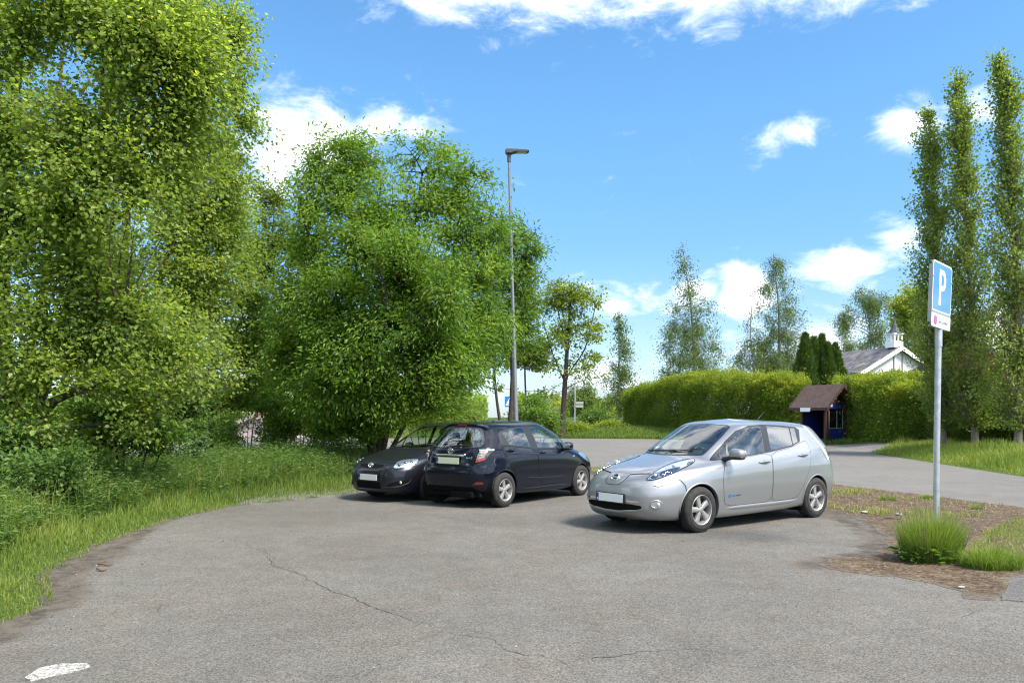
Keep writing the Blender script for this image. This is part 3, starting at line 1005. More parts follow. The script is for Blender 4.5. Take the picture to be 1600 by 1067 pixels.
YARIS_RINGS = [
 [.50, .17, -2.80, .26, .66, .18, .18, .24, 4, 4.5],
 [.68, .19, -2.96, .28, .75, .19, .19, .26, 4, 5],
 [.77, .26, -3.04, .34, .805, .25, .24, .33, 4.2, 5.5],
 [.81, .40, -3.08, .46, .830, .40, .38, .46, 4.2, 5.5],
 [.81, .52, -3.095, .60, .843, .52, .52, .60, 4.2, 5.5],
 [.79, .62, -3.085, .66, .847, .63, .64, .70, 4.0, 5.0],
 [.735, .71, -3.045, .72, .846, .72, .75, .80, 3.8, 4.8],
 [.63, .785, -3.03, .85, .840, .80, .845, .89, 3.6, 4.6],
 [.45, .86, -3.01, .95, .826, .86, .90, .96, 3.6, 4.4],
 [.20, .94, -2.985, 1.00, .812, .90, .945, 1.00, 3.8, 4.4],
 [-.06, 1.02, -2.965, 1.03, .795, .935, .975, 1.03, 4.2, 4.6],
 [-.44, 1.25, -2.86, 1.22, .715, 1.20, 1.205, 1.20, 4.6, 3.6],
 [-.94, 1.445, -2.72, 1.405, .590, 1.41, 1.425, 1.37, 4.8, 3.2],
 [-1.06, 1.468, -2.66, 1.432, .535, 1.445, 1.460, 1.41, 4.4, 3.2],
 [-1.32, 1.490, -2.60, 1.455, .40, 1.47, 1.488, 1.445, 4, 4],
 [-1.55, 1.510, -2.3, 1.480, .0, 1.495, 1.512, 1.475, 3, 3]]

AURIS_RINGS = [
 [.60, .17, -3.02, .26, .70, .17, .18, .24, 4, 4.5],
 [.78, .19, -3.18, .28, .79, .18, .19, .26, 4.2, 5],
 [.865, .25, -3.27, .34, .840, .24, .24, .33, 4.4, 5.5],
 [.895, .38, -3.31, .46, .865, .38, .38, .46, 4.4, 5.5],
 [.89, .50, -3.325, .60, .877, .50, .52, .60, 4.4, 5.5],
 [.87, .61, -3.315, .70, .880, .60, .64, .72, 4.2, 5.2],
 [.82, .69, -3.285, .82, .880, .70, .76, .83, 3.8, 5],
 [.71, .765, -3.25, .92, .872, .78, .86, .93, 3.6, 4.8],
 [.50, .84, -3.22, .99, .860, .845, .92, 1.00, 3.6, 4.8],
 [.24, .915, -3.19, 1.03, .846, .89, .965, 1.04, 3.8, 4.8],
 [-.02, .985, -3.17, 1.06, .830, .925, .99, 1.07, 4.2, 5],
 [-.48, 1.215, -3.08, 1.24, .750, 1.12, 1.20, 1.22, 4.4, 5],
 [-.98, 1.43, -2.97, 1.42, .655, 1.37, 1.43, 1.38, 4.6, 5],
 [-1.12, 1.462, -2.90, 1.44, .60, 1.43, 1.462, 1.42, 4.4, 4.5],
 [-1.36, 1.492, -2.72, 1.465, .45, 1.475, 1.494, 1.455, 4, 4],
 [-1.65, 1.515, -2.4, 1.490, .0, 1.50, 1.517, 1.485, 3, 3]]
# pose: x, y, heading
LEAF_POSE = (2.08, 11.60, 3.775)
YARIS_POSE = (.73, 16.40, .928)
AURIS_POSE = (-2.16, 15.85, 4.03)
car_mats()
def wiper(S, root, pts, view=('yaw', 0.0)):
    P3 = [Vector(p) for p in S.put(view, resample(pts, .06), .018)]
    mb = MB(); mb.tube(P3, .009, 6)
    mb.build('wiper', CM['trim'], root, smooth=True)

# ---------------------------------------------------------------- silver electric hatchback
def build_silver():
    S = CarSurf(LEAF_RINGS)
    root = empty('parked_car', (LEAF_POSE[0], LEAF_POSE[1], 0), LEAF_POSE[2])
    tag(root, 'silver hatchback facing left with pale alloy wheels, parked nearest the camera', 'car', 'hatchbacks parked on the asphalt lot')
    pm = paint('silver_paint', (.30, .303, .312), .72, .40, dust=(.30, .27, .23, .20))
    CM['hand'] = pm; CM['shut'] = mat('shut_line_grey', (.06, .062, .066), .7, spec=.2); CM['dish_shade'] = mat('handle_recess_shade', (.20, .205, .215), .4, .4)  # handle recess is a flat patch, its shade a darker paint tone
    gl = [[(-.835, 1.235), (-1.08, 1.357), (-1.33, 1.424), (-1.535, 1.436), (-1.44, 1.065), (-.98, 1.028), (-.70, 1.01), (-.735, 1.12)],
          [(-.48, 1.0), (-.715, 1.165), (-.76, 1.19), (-.70, 1.09), (-.64, 1.003)],
          [(-1.69, 1.436), (-2.22, 1.405), (-2.155, 1.15), (-1.60, 1.080)],
          [(-2.26, 1.402), (-2.37, 1.392), (-2.325, 1.200), (-2.19, 1.165)]]
    dlo = [(-.36, .968), (-.80, 1.235), (-1.07, 1.376), (-1.32, 1.447), (-1.60, 1.462), (-2.07, 1.447), (-2.42, 1.42), (-2.49, 1.375), (-2.385, 1.195), (-2.15, 1.130), (-1.59, 1.060), (-1.0, 1.012), (-.547, .975)]
    wind = [(-.54, 1.05), (0, 1.045), (.54, 1.05), (.53, 1.18), (.505, 1.30), (.46, 1.415), (.40, 1.437), (0, 1.455), (-.40, 1.437), (-.46, 1.415), (-.505, 1.30), (-.53, 1.18)]
    rwin = [(-.42, 1.40), (.42, 1.40), (.48, 1.36), (.52, 1.14), (.44, 1.10), (-.44, 1.10), (-.52, 1.14), (-.48, 1.36)]
    arches = [(0, .316, .358), (-2.7, .316, .358)]
    common(S, root, pm, 2.7, .316, .205, .205, .765, arches, gl, dlo, wind, rwin, 'wide',
           dict(xd=-.52, xf=-1.22, xr=-2.25, seatm=CM['intl'], dash_z=1.0), priv=(2, 3),
           front_line=lambda C: (C[:, 0] > .22 + (C[:, 2] - .58) * .9) & (C[:, 0] > .22) & (C[:, 2] < .80),
           rear_line=lambda C: (C[:, 0] < -3.0) & (C[:, 2] < .62), spin=(.25, .05))
    for sg in (1, -1):
        d = door(S, root, sg, [(-.548, .962), (-.47, .86), (-.432, .72), (-.436, .595), (-.455, .44), (-.49, .337), (-.993, .334), (-1.525, .340), (-1.540, .535), (-1.543, .889), (-1.575, 1.05), (-1.0, 1.003)], pm, (-1.25, -1.49), .918)
        put_text(S, d, ('side', sg), -.71, .478, 'zero emission', .034, mat('decal_grey_blue', (.05, .10, .22), .4), .004)
        dot = MB()
        V, F = S.patch(('side', sg), chaikin([(-.590, .452), (-.545, .452), (-.535, .478), (-.552, .502), (-.585, .502), (-.60, .478)], 2), .004, .03); dot.add(V, F)
        dot.build('plug_mark', mat('decal_blue', (.01, .11, .45), .4), d)
        door(S, root, sg, [(-1.538, .340), (-1.805, .340), (-2.06, .345), (-2.195, .385), (-2.304, .512), (-2.425, .672), (-2.518, .853), (-2.573, 1.073), (-2.56, 1.21), (-2.42, 1.19), (-2.15, 1.118), (-1.59, 1.048), (-1.556, .889), (-1.553, .535)], pm, (-2.22, -2.46), .988)
        V, F = S.strip(('side', sg), [(-.40, .300), (-1.0, .300), (-1.6, .300), (-2.0, .304), (-2.28, .33)], .055, .001, step=.04, lift=.014, taper=True)
        part('sill', (V, F), pm, root)
        # seam between wing and bumper
        V, F = S.strip(('side', sg), [(.405, .775), (.33, .728), (.275, .66), (.262, .58)], .008, .005); part('shut_line', (V, F), CM['seam'], root)
        # headlight: reflector bowl, blue inlay, projector and clear raised cover
        v = ('yaw', R(40) * sg)
        def W(p): return [(a * sg, b) for a, b in p]
        hp = chaikin([(-.926, .722), (-.84, .805), (-.70, .893), (-.54, .950), (-.38, .982), (-.27, .995), (-.285, .945), (-.43, .880), (-.594, .803), (-.767, .745)], 1)
        h = part('headlight', patch_ex(S, v, W(hp), .004, .025), CM['refl'], root)
        part('inlay', patch_ex(S, v, W(chaikin([(-.74, .825), (-.60, .868), (-.48, .895), (-.46, .880), (-.60, .815), (-.72, .775)], 1)), .010, .025), CM['lblue'], h)
        part('inlay', patch_ex(S, v, W([(-.37, .945), (-.30, .962), (-.305, .945), (-.385, .915)]), .010, .025), CM['lblue'], h)
        part('inlay', patch_ex(S, v, W(chaikin([(-.86, .762), (-.78, .80), (-.73, .785), (-.80, .752)], 1)), .010, .02), CM['trim'], h)
        for a, z, r in ((-.79, .785, .026), (-.545, .898, .034)):
            p, n = S.hit(v, a * sg, z); part('bulb', sellip(p + n * .012, (r * 1.6, r * 2, r * 1.7), 2), CM['bulb'], h)
        part('lens', patch_ex(S, v, W(hp), .016, .03, bulge=.042, slope=.9, rim=.012), CM['lens'], h)
        V, F = S.strip(v, W(hp), .009, .005, True); part('lamp_edge', (V, F), CM['seam'], h)
        # fog lamp in its dished pocket
        v = ('yaw', R(30) * sg); c = (-.419, .42)
        el = lambda rx, rz: [(c[0] * sg + rx * math.cos(t), c[1] + rz * math.sin(t)) for t in np.linspace(0, 2 * math.pi, 28, endpoint=False)]
        f = part('fog_lamp', patch_ex(S, v, el(.062, .045), .003, .03), CM['refl'], root)
        V, F = S.strip(v, el(.068, .050), .020, .002, True, lift=.012); part('fog_lamp_rim', (V, F), pm, f)
        p, n = S.hit(v, (c[0] + .026) * sg, c[1]); V, F = sellip(p + n * .012, (.04, .05, .058), 2.2); part('bulb', (V, F), CM['bulb'], f)
        V, F = S.strip(v, [((c[0] - .04) * sg, .665), ((c[0] + .02) * sg, .650), ((c[0] + .09) * sg, .665)], .006, .002); part('washer_cap', (V, F), CM['seam'], root)
        # tall clear tail lamp on the rear pillar
        part('tail_lamp', patch_ex(S, ('side', sg), [(-2.66, 1.435), (-2.76, 1.43), (-3.02, 1.10), (-3.22, .93), (-3.14, .86), (-2.93, 1.05)], .004, .04, bulge=.02), mat('lamp_clear_red', (.62, .60, .60), .12, .3, coat=1), root)
        mirror(root, (-.60, .985, 1.062), sg, pm, CM['trim'], (.17, .235, .155))
    # charging lid, badge, bonnet edge, grille slit
    lid = chaikin([(-.165, .800), (.165, .800), (.197, .785), (.175, .70), (.115, .650), (-.115, .650), (-.175, .70), (-.197, .785)], 1)
    V, F = patch_ex(S, ('yaw', 0.0), lid, .006, .03, bulge=.010, slope=1); L = part('charging_lid', (V, F), pm, root)
    V, F = S.strip(('yaw', 0.0), lid, .009, .003, True); part('shut_line', (V, F), CM['seam'], L)
    p, n = S.hit(('yaw', 0.0), 0, .728); bd = MB(); V, F = ring_badge(.060, .056, .009); bd.add(V, F, 0); bd.box((0, 0, 0), (.014, .15, .026), bev=.003, mi=0)
    V, F = lathe_y([(0, .004), (.052, 0)], 28); bd.add([(y - .004, x, z) for x, y, z in V], F, 1)
    e = bd.build('emblem', [CM['chrome'], CM['lblue']], L, smooth='auto'); e.location = p + n * .022; e.rotation_euler = (0, -R(38), 0)
    for sg in (1, -1):
        V, F = S.strip(('yaw', 0.0), [(.198 * sg, .791), (.33 * sg, .805), (.47 * sg, .812)], .009, .003); part('bonnet_edge', (V, F), CM['seam'], root)
    bon = [(.70, 0), (.70, .2), (.62, .42), (.36, .50), (.02, .60), (-.19, .55), (-.15, .3), (-.13, 0)]
    bon = bon + [(a, -b) for a, b in bon[1:-1]][::-1]
    V, F = patch_ex(S, ('top',), bon, .0022, .05); part('bonnet', (V, F), pm, root)
    V, F = patch_ex(S, ('yaw', 0.0), chaikin([(-.50, .405), (0, .420), (.50, .405), (.54, .368), (.46, .335), (.14, .300), (-.14, .300), (-.46, .335), (-.54, .368)], 1), .003, .04); g = part('grille', (V, F), CM['dark'], root)  # flat grille patch, dark colour stands in for the shaded opening
    V, F = S.strip(('yaw', 0.0), [(-.46, .325), (-.14, .288), (.14, .288), (.46, .325), (.56, .372)], .035, .002, step=.04, lift=.022, taper=True); part('grille_lip', (V, F), pm, g)
    V, F = patch_ex(S, ('yaw', 0.0), [(-.50, .455), (-.30, .462), (-.30, .436), (-.49, .432)], .004, .03); part('trim_strip', (V, F), CM['chrome'], root); part('trim_strip', flip(V, F), CM['chrome'], root)
    plate(root, .905, 0, .472, 1, CM['white'], tilt=R(-3))
    # antenna and wipers
    p, n = S.hit(('top',), -2.36, 0); a = MB(); a.tube([p, p + Vector((-.05, 0, .035)), p + Vector((-.19, 0, .135))], [.013, .007, .0045], 8); a.build('antenna', CM['trim'], root, smooth=True)
    wiper(S, root, [(-.50, 1.062), (-.1, 1.075), (.10, 1.085)]); wiper(S, root, [(.02, 1.06), (.25, 1.085), (.50, 1.12)])
    V, F = patch_ex(S, ('yaw', math.pi), [(-.60, 1.02), (-.52, .66), (.52, .66), (.60, 1.02), (.55, 1.09), (-.55, 1.09)], .002, .05); t = part('tailgate', (V, F), pm, root)
    plate(root, -3.60, 0, .78, -1, CM['white'])
    return root

# ---------------------------------------------------------------- black five-door seen from behind
def build_black():
    S = CarSurf(YARIS_RINGS)
    root = empty('parked_car', (YARIS_POSE[0], YARIS_POSE[1], 0), YARIS_POSE[2])
    tag(root, 'black hatchback seen from behind, parked between the dark grey car and the silver car', 'car', 'hatchbacks parked on the asphalt lot')
    pm = paint('black_paint', (.003, .0045, .011), .0, .18, dust=(.05, .050, .052, .13), spec=.2, coat=.38)
    CM['hand'] = pm; CM['shut'] = CM['seam']; CM['dish_shade'] = CM['seam']
    gl = [[(-1.54, 1.385), (-1.25, 1.362), (-.98, 1.305), (-.735, 1.195), (-.70, .985), (-1.47, 1.012)],
          [(-.685, 1.172), (-.36, 1.005), (-.36, .982), (-.655, .985)],
          [(-2.36, 1.287), (-2.11, 1.352), (-1.77, 1.378), (-1.71, 1.035), (-2.30, 1.085)]]
    dlo = [(-.22, .95), (-.50, 1.10), (-.76, 1.235), (-1.0, 1.335), (-1.25, 1.388), (-1.60, 1.406), (-2.11, 1.376), (-2.40, 1.315), (-2.46, 1.27), (-2.52, 1.085), (-2.30, 1.062), (-1.55, .992), (-.70, .963)]
    wind = [(-.58, 1.055), (0, 1.04), (.58, 1.055), (.56, 1.20), (.52, 1.33), (.45, 1.425), (0, 1.442), (-.45, 1.425), (-.52, 1.33), (-.56, 1.20)]
    rwin = chaikin([(-.38, 1.365), (.38, 1.365), (.45, 1.31), (.57, 1.10), (.53, 1.055), (.25, 1.04), (-.25, 1.04), (-.53, 1.055), (-.57, 1.10), (-.45, 1.31)], 1)
    arches = [(0, .304, .345), (-2.51, .304, .345)]
    common(S, root, pm, 2.51, .304, .193, .185, .745, arches, gl, dlo, wind, rwin, 'slim',
           dict(xd=-.42, xf=-1.12, xr=-2.02, dash_z=.98),
           rear_line=lambda C: (C[:, 0] < -2.70 - (C[:, 2] - .3) * .2) & (C[:, 2] < .665),
           front_line=lambda C: (C[:, 0] > .30 + (C[:, 2] - .5) * .6) & (C[:, 2] < .72), spin=(.5, .1))
    for sg in (1, -1):
        door(S, root, sg, [(-1.572, .985), (-1.52, .76), (-1.505, .337), (-.97, .317), (-.47, .302), (-.455, .50), (-.42, .75), (-.37, .925), (-.70, .955)], pm, (-1.29, -1.48), .905)
        door(S, root, sg, [(-1.585, .985), (-1.533, .76), (-1.518, .338), (-2.11, .342), (-2.265, .63), (-2.38, .77), (-2.49, .91), (-2.53, 1.07), (-2.3, 1.055)], pm, (-2.22, -2.42), .975)
        V, F = S.strip(('side', sg), [(-.42, .262), (-1.0, .262), (-1.6, .264), (-2.12, .27)], .06, .001, step=.04, lift=.016, taper=True); part('sill', (V, F), pm, root)
        # long swage line above the sill and shoulder crease through the handles
        V, F = S.strip(('side', sg), [(-.45, .425), (-1.0, .43), (-1.6, .45), (-2.05, .50)], .05, .0005, step=.04, lift=.010, taper=True); part('swage', (V, F), pm, root)
        V, F = S.strip(('side', sg), [(-.30, .865), (-1.0, .872), (-1.7, .90), (-2.3, .935), (-2.62, .965)], .05, .0002, step=.04, lift=.010, taper=True); part('shoulder_crease', (V, F), pm, root)
        # tail lamp wrapping the corner
        v = ('yaw', R(140) * sg)
        def W(p): return [(a if sg < 0 else -a, b) for a, b in p]
        tp = [(-.589, 1.0), (-.355, 1.0), (-.371, .974), (-.497, .847), (-.528, .825), (-.667, .787), (-.636, .909)]
        t = part('tail_light', patch_ex(S, v, W(tp), .005, .03, bulge=.012, slope=.8), mat('lamp_smoked_clear', (.30, .27, .24), .12, .5, coat=1), root)
        part('red_segment', patch_ex(S, v, W([(-.664, .797), (-.653, .84), (-.512, .878), (-.499, .852), (-.53, .832)]), .020, .03), CM['red'], t)
        part('dark_segment', patch_ex(S, v, W([(-.46, .985), (-.375, .985), (-.385, .965), (-.495, .862), (-.515, .885)]), .020, .03), CM['trim'], t)
        for a, z in ((-.585, .955), (-.575, .905)):
            p, n = S.hit(v, W([(a, z)])[0][0], z); part('bulb', sellip(p + n * .017, (.035, .05, .03), 2.4), mat('lamp_amber', (.55, .38, .20), .2), t)
        V, F = S.strip(v, W([(-.60, 1.004), (-.345, 1.004)]), .022, .012); part('lamp_edge', (V, F), CM['chrome'], t)
        V = ('yaw', R(160) * sg)
        q = [(-.107, .412), (-.031, .468), (.082, .459), (.066, .421)]
        part('reflector', patch_ex(S, V, [(a if sg < 0 else -a, b) for a, b in q], .004, .04), mat('reflector_dull_red', (.16, .012, .012), .25, coat=1), root)
        # headlight
        v = ('yaw', R(50) * sg)
        hp = chaikin([(.42, .840), (.55, .870), (.68, .845), (.80, .745), (.85, .665), (.78, .645), (.66, .70), (.53, .755)], 1)
        hp = [(a if sg < 0 else -a, b) for a, b in hp]
        h = part('headlight', patch_ex(S, v, hp, .004, .03), CM['refl'], root)
        part('lens', patch_ex(S, v, hp, .006, .03, bulge=.022, slope=.8), CM['lens'], h)
        mirror(root, (-.66, .925, 1.015), sg, pm, CM['trim'], (.15, .20, .15))
        V, F = S.strip(('side', sg), [(-.26, .808), (-.345, .808)], .016, .003); part('badge', (V, F), CM['chrome'], root)
    # tailgate with its badge, handle bar and lettering
    hatch = chaikin([(-.575, 1.0), (-.505, .75), (-.465, .648), (.465, .648), (.505, .75), (.575, 1.0), (.545, 1.04), (.25, 1.025), (-.25, 1.025), (-.545, 1.04)], 1)
    rv = ('yaw', math.pi)
    mb = MB(); V, F = patch_ex(S, rv, hatch, .004, .04); mb.add(V, F, 0); V, F = S.strip(rv, hatch, .010, .0045, True); mb.add(V, F, 1)
    hg = mb.build('tailgate', [pm, CM['seam']], root, smooth=True)
    V, F = patch_ex(S, rv, [(-.345, .924), (.345, .924), (.30, .882), (-.30, .882)], .012, .03, bulge=.014, slope=1, rim=.02); part('handle_bar', (V, F), CM['chrome'], hg)
    p, n = S.hit(rv, 0, .975); oval_badge(hg, p + n * .014, -1, .95)
    p, n = S.hit(rv, 0, .81); plate(hg, p.x - .016, .03, .812, -1, CM['pyel'], tilt=0)
    put_text(S, hg, rv, .425, .868, 'YARIS', .048, CM['chrome'], .010, 'lettering'); put_text(S, hg, rv, .420, .755, 'HSD', .044, CM['chrome'], .010, 'lettering'); put_text(S, hg, rv, -.375, .868, 'HYBRID', .030, CM['chrome'], .010, 'lettering')
    V, F = patch_ex(S, rv, [(-.50, .372), (.50, .372), (.60, .31), (-.60, .31)], .004, .05); part('lower_valance', (V, F), CM['dark'], root)
    # roof spoiler with the high brake light, rear wiper
    mb = MB()
    pr = []
    for y in np.linspace(-.50, .50, 21):
        p, n = S.hit(('top',), -2.55 - .05 * (1 - (y / .5) ** 2), y); pr.append(p)
    V = []; F = []
    for p in pr:
        k = 1 - (p.y / .52) ** 4
        V += [(p.x + .10, p.y, p.z - .012), (p.x - .02, p.y, p.z + .014), (p.x - .075 - .03 * k, p.y, p.z - .010), (p.x - .07 - .03 * k, p.y, p.z - .035), (p.x - .02, p.y, p.z - .05)]
    for i in range(20):
        for j in range(4): F.append((i * 5 + j, i * 5 + j + 1, i * 5 + 6 + j, i * 5 + 5 + j))
    F.append((0, 1, 2, 3, 4)); F.append(tuple(range(100, 105)))
    mb.add(V, F); sp = mb.build('spoiler', pm, root, smooth='auto')
    q = pr[10]; b = MB(); b.box((q.x - .102, 0, q.z - .026), (.012, .20, .018), bev=.003); b.build('brake_light', CM['red'], sp)
    wiper(S, hg, [(0, 1.03), (.05, 1.06), (.36, 1.075)], rv)
    V, F = patch_ex(S, rv, chaikin([(-.16, 1.02), (.16, 1.02), (.12, 1.065), (-.12, 1.065)], 1), .012, .03, bulge=.02); part('wiper_cover', (V, F), CM['trim'], hg)
    # front end
    V, F = patch_ex(S, ('yaw', 0.0), [(-.40, .34), (.40, .34), (.48, .44), (-.48, .44)], .003, .05); part('grille', (V, F), CM['dark'], root)
    plate(root, .825, 0, .52, 1, CM['white']); p, n = S.hit(('yaw', 0.0), 0, .69); oval_badge(root, p + n * .015, 1, 1, -R(25))
    p, n = S.hit(('top',), -2.30, 0); a = MB(); a.tube([p, p + Vector((-.13, 0, .14))], [.010, .004], 6); a.build('antenna', CM['trim'], root, smooth=True)
    return root

# ---------------------------------------------------------------- dark grey hatchback behind
def build_grey():
    S = CarSurf(AURIS_RINGS)
    root = empty('parked_car', (AURIS_POSE[0], AURIS_POSE[1], -.05), AURIS_POSE[2])
    tag(root, 'dark grey hatchback facing the camera with oval badge on its grille, beside the grass verge', 'car', 'hatchbacks parked on the asphalt lot')
    pm = paint('graphite_paint', (.013, .0135, .021), .25, .28, dust=(.08, .078, .082, .12), spec=.25, coat=.5)
    CM['hand'] = pm
    gl = [[(-1.56, 1.40), (-1.25, 1.372), (-1.0, 1.305), (-.78, 1.20), (-.74, 1.0), (-1.49, 1.03)],
          [(-.73, 1.165), (-.44, 1.0), (-.70, .995)],
          [(-2.45, 1.33), (-2.15, 1.375), (-1.66, 1.398), (-1.60, 1.045), (-2.40, 1.10)]]
    dlo = [(-.32, .96), (-.74, 1.215), (-1.0, 1.335), (-1.25, 1.398), (-1.62, 1.42), (-2.15, 1.40), (-2.50, 1.36), (-2.62, 1.30), (-2.62, 1.10), (-2.40, 1.08), (-1.55, 1.01), (-.70, .975)]
    wind = [(-.58, 1.01), (0, 1.0), (.58, 1.01), (.57, 1.17), (.535, 1.31), (.48, 1.41), (0, 1.44), (-.48, 1.41), (-.535, 1.31), (-.57, 1.17)]
    rwin = [(-.44, 1.38), (.44, 1.38), (.56, 1.12), (.50, 1.08), (-.50, 1.08), (-.56, 1.12)]
    arches = [(0, .312, .35), (-2.6, .312, .35)]
    common(S, root, pm, 2.6, .312, .203, .205, .76, arches, gl, dlo, wind, rwin, 'wide2',
           dict(xd=-.45, xf=-1.15, xr=-2.1, dash_z=.95),
           front_line=lambda C: (C[:, 0] > .30 + (C[:, 2] - .5) * .8) & (C[:, 2] < .655),
           rear_line=lambda C: (C[:, 0] < -2.85) & (C[:, 2] < .66), spin=(.3, .1))
    for sg in (1, -1):
        door(S, root, sg, [(-1.58, 1.0), (-1.53, .76), (-1.515, .335), (-.97, .32), (-.50, .31), (-.47, .50), (-.43, .75), (-.40, .93), (-.70, .965)], pm, (-1.30, -1.5), .92)
        door(S, root, sg, [(-1.595, 1.0), (-1.545, .76), (-1.53, .335), (-2.15, .34), (-2.33, .62), (-2.50, .84), (-2.60, 1.07), (-2.3, 1.06)], pm, (-2.26, -2.46), .98)
        v = ('yaw', R(40) * sg)
        def W(p): return [(a * sg, b) for a, b in p]
        hp = chaikin([(-.915, .655), (-.872, .755), (-.79, .808), (-.60, .826), (-.452, .822), (-.482, .755), (-.552, .70), (-.701, .672)], 1)
        h = part('headlight', patch_ex(S, v, W(hp), .004, .03), CM['refl'], root)
        for a, z, r in ((-.80, .715, .036), (-.69, .745, .040), (-.58, .77, .030)):
            p, n = S.hit(v, a * sg, z); part('bulb', sellip(p + n * .012, (r * 1.4, r * 2, r * 2), 2), mat('lamp_dark_bowl', (.16, .17, .17), .12, .6), h)
        part('lens', patch_ex(S, v, W(hp), .006, .03, bulge=.026, slope=.9), glass_mat('aged_lens', (.86, .87, .80), 1.45, .08), h)
        V, F = S.strip(v, W(hp), .008, .004, True); part('lamp_edge', (V, F), CM['seam'], h)
        v2 = ('yaw', R(20) * sg)
        fp = chaikin([(-.33, .318), (-.173, .410), (.002, .440), (.085, .455), (.058, .396), (-.063, .345)], 1)
        f = part('fog_lamp', patch_ex(S, v2, W(fp), .004, .03), CM['dark'], root)
        p, n = S.hit(v2, -.045 * sg, .400); V, F = sellip(p + n * .012, (.03, .066, .062), 2.1); part('bulb', (V, F), CM['bulb'], f)
        V, F = S.strip(v2, W([(-.36, .300), (-.05, .325), (.075, .38), (.115, .47)]), .03, .002, step=.04, lift=.022, taper=True); part('bumper_blade', (V, F), pm, root)
        mirror(root, (-.62, .965, 1.02), sg, pm, CM['trim'], (.16, .21, .15))
        # crease down each side of the nose
        V, F = S.strip(('yaw', 0.0), [(.33 * sg, .36), (.37 * sg, .55), (.42 * sg, .72)], .05, .0005, step=.04, lift=.012, taper=True); part('nose_crease', (V, F), pm, root)
        V, F = S.strip(v, W([(-.905, .640), (-.70, .655), (-.60, .672)]), .008, .002); part('shut_line', (V, F), CM['seam'], root)
        V, F = patch_ex(S, ('yaw', R(140) * sg), [(a * -sg, b) for a, b in [(-.58, .98), (-.36, .98), (-.45, .84), (-.62, .80)]], .004, .04, bulge=.012); part('tail_light', (V, F), CM['red'], root)
    gp = chaikin([(-.335, .725), (0, .735), (.335, .725), (.345, .69), (.26, .655), (0, .640), (-.26, .655), (-.345, .69)], 1)
    V, F = patch_ex(S, ('yaw', 0.0), gp, .003, .04); g = part('grille', (V, F), CM['dark'], root)
    V, F = S.strip(('yaw', 0.0), gp, .012, .004, True, lift=.004); part('grille_frame', (V, F), CM['trim'], g)
    p, n = S.hit(('yaw', 0.0), 0, .693); oval_badge(root, p + n * .02, 1, 1.05, -R(20))
    V, F = patch_ex(S, ('yaw', 0.0), [(-.34, .395), (.34, .395), (.33, .275), (-.33, .275)], .003, .05); part('grille', (V, F), CM['dark'], root)
    V, F = S.strip(('yaw', 0.0), [(-.50, .235), (-.30, .245), (.30, .245), (.50, .235)], .03, .002, step=.05, lift=.035, taper=True); part('splitter', (V, F), pm, root)
    plate(root, .903, 0, .482, 1, CM['white'])
    bon = [(.76, 0), (.75, .25), (.66, .50), (.36, .62), (.05, .64), (-.06, .55), (.0, .3), (.03, 0)]
    bon = bon + [(a, -b) for a, b in bon[1:-1]][::-1]
    mb = MB(); V, F = patch_ex(S, ('top',), bon, .0022, .05); mb.add(V, F, 0); V, F = S.strip(('top',), bon, .008, .0028, True); mb.add(V, F, 1); mb.build('bonnet', [pm, CM['seam']], root, smooth=True)
    wiper(S, root, [(-.52, 1.02), (-.1, 1.03), (.08, 1.035)]); wiper(S, root, [(.05, 1.02), (.3, 1.04), (.54, 1.07)])
    return root

def build_cars():
    return [build_silver(), build_black(), build_grey()]
# ------------------------------------------------------------------ leaves, branches and grass as real geometry
def leaf_mat(name, stops, trans=.45, rough=.5, spec=.35):
    """colour varies from leaf to leaf through the 'tone' attribute; thin leaves let light through"""
    m = bpy.data.materials.new(name); m.use_nodes = True; t = NT(m)
    at = t.new('ShaderNodeAttribute'); at.attribute_name = 'tone'
    col = t.ramp(at.outputs['Fac'], stops)
    b = t.bsdf; t.link(col, b.inputs['Base Color']); b.inputs['Roughness'].default_value = rough; b.inputs['Specular IOR Level'].default_value = spec
    tr = t.new('ShaderNodeBsdfTranslucent')
    tc = t.mix(1.0, col, (1.75, 1.75, .7), 'MULTIPLY'); t.link(tc, tr.inputs['Color'])
    mx = t.new('ShaderNodeMixShader'); mx.inputs[0].default_value = trans
    t.link(b.outputs[0], mx.inputs[1]); t.link(tr.outputs[0], mx.inputs[2])
    t.link(mx.outputs[0], t.n['Material Output'].inputs['Surface'])
    return m

def bark_mat(name, c0, c1, scale=9.0):
    m = mat(name, c0, .9, spec=.15); t = NT(m); p = t.pos()
    mp = t.new('ShaderNodeMapping'); mp.inputs['Scale'].default_value = (1, 1, .25); t.link(p, mp.inputs['Vector'])
    n = t.noise(mp.outputs[0], scale * 3, 6, .7)
    t.set('Base Color', t.ramp(n, [(.3, c0), (.7, c1)])); t.set('Normal', t.bump(n, .5, .02))
    return m

def unit(v): return v / (np.linalg.norm(v, axis=-1, keepdims=True) + 1e-9)

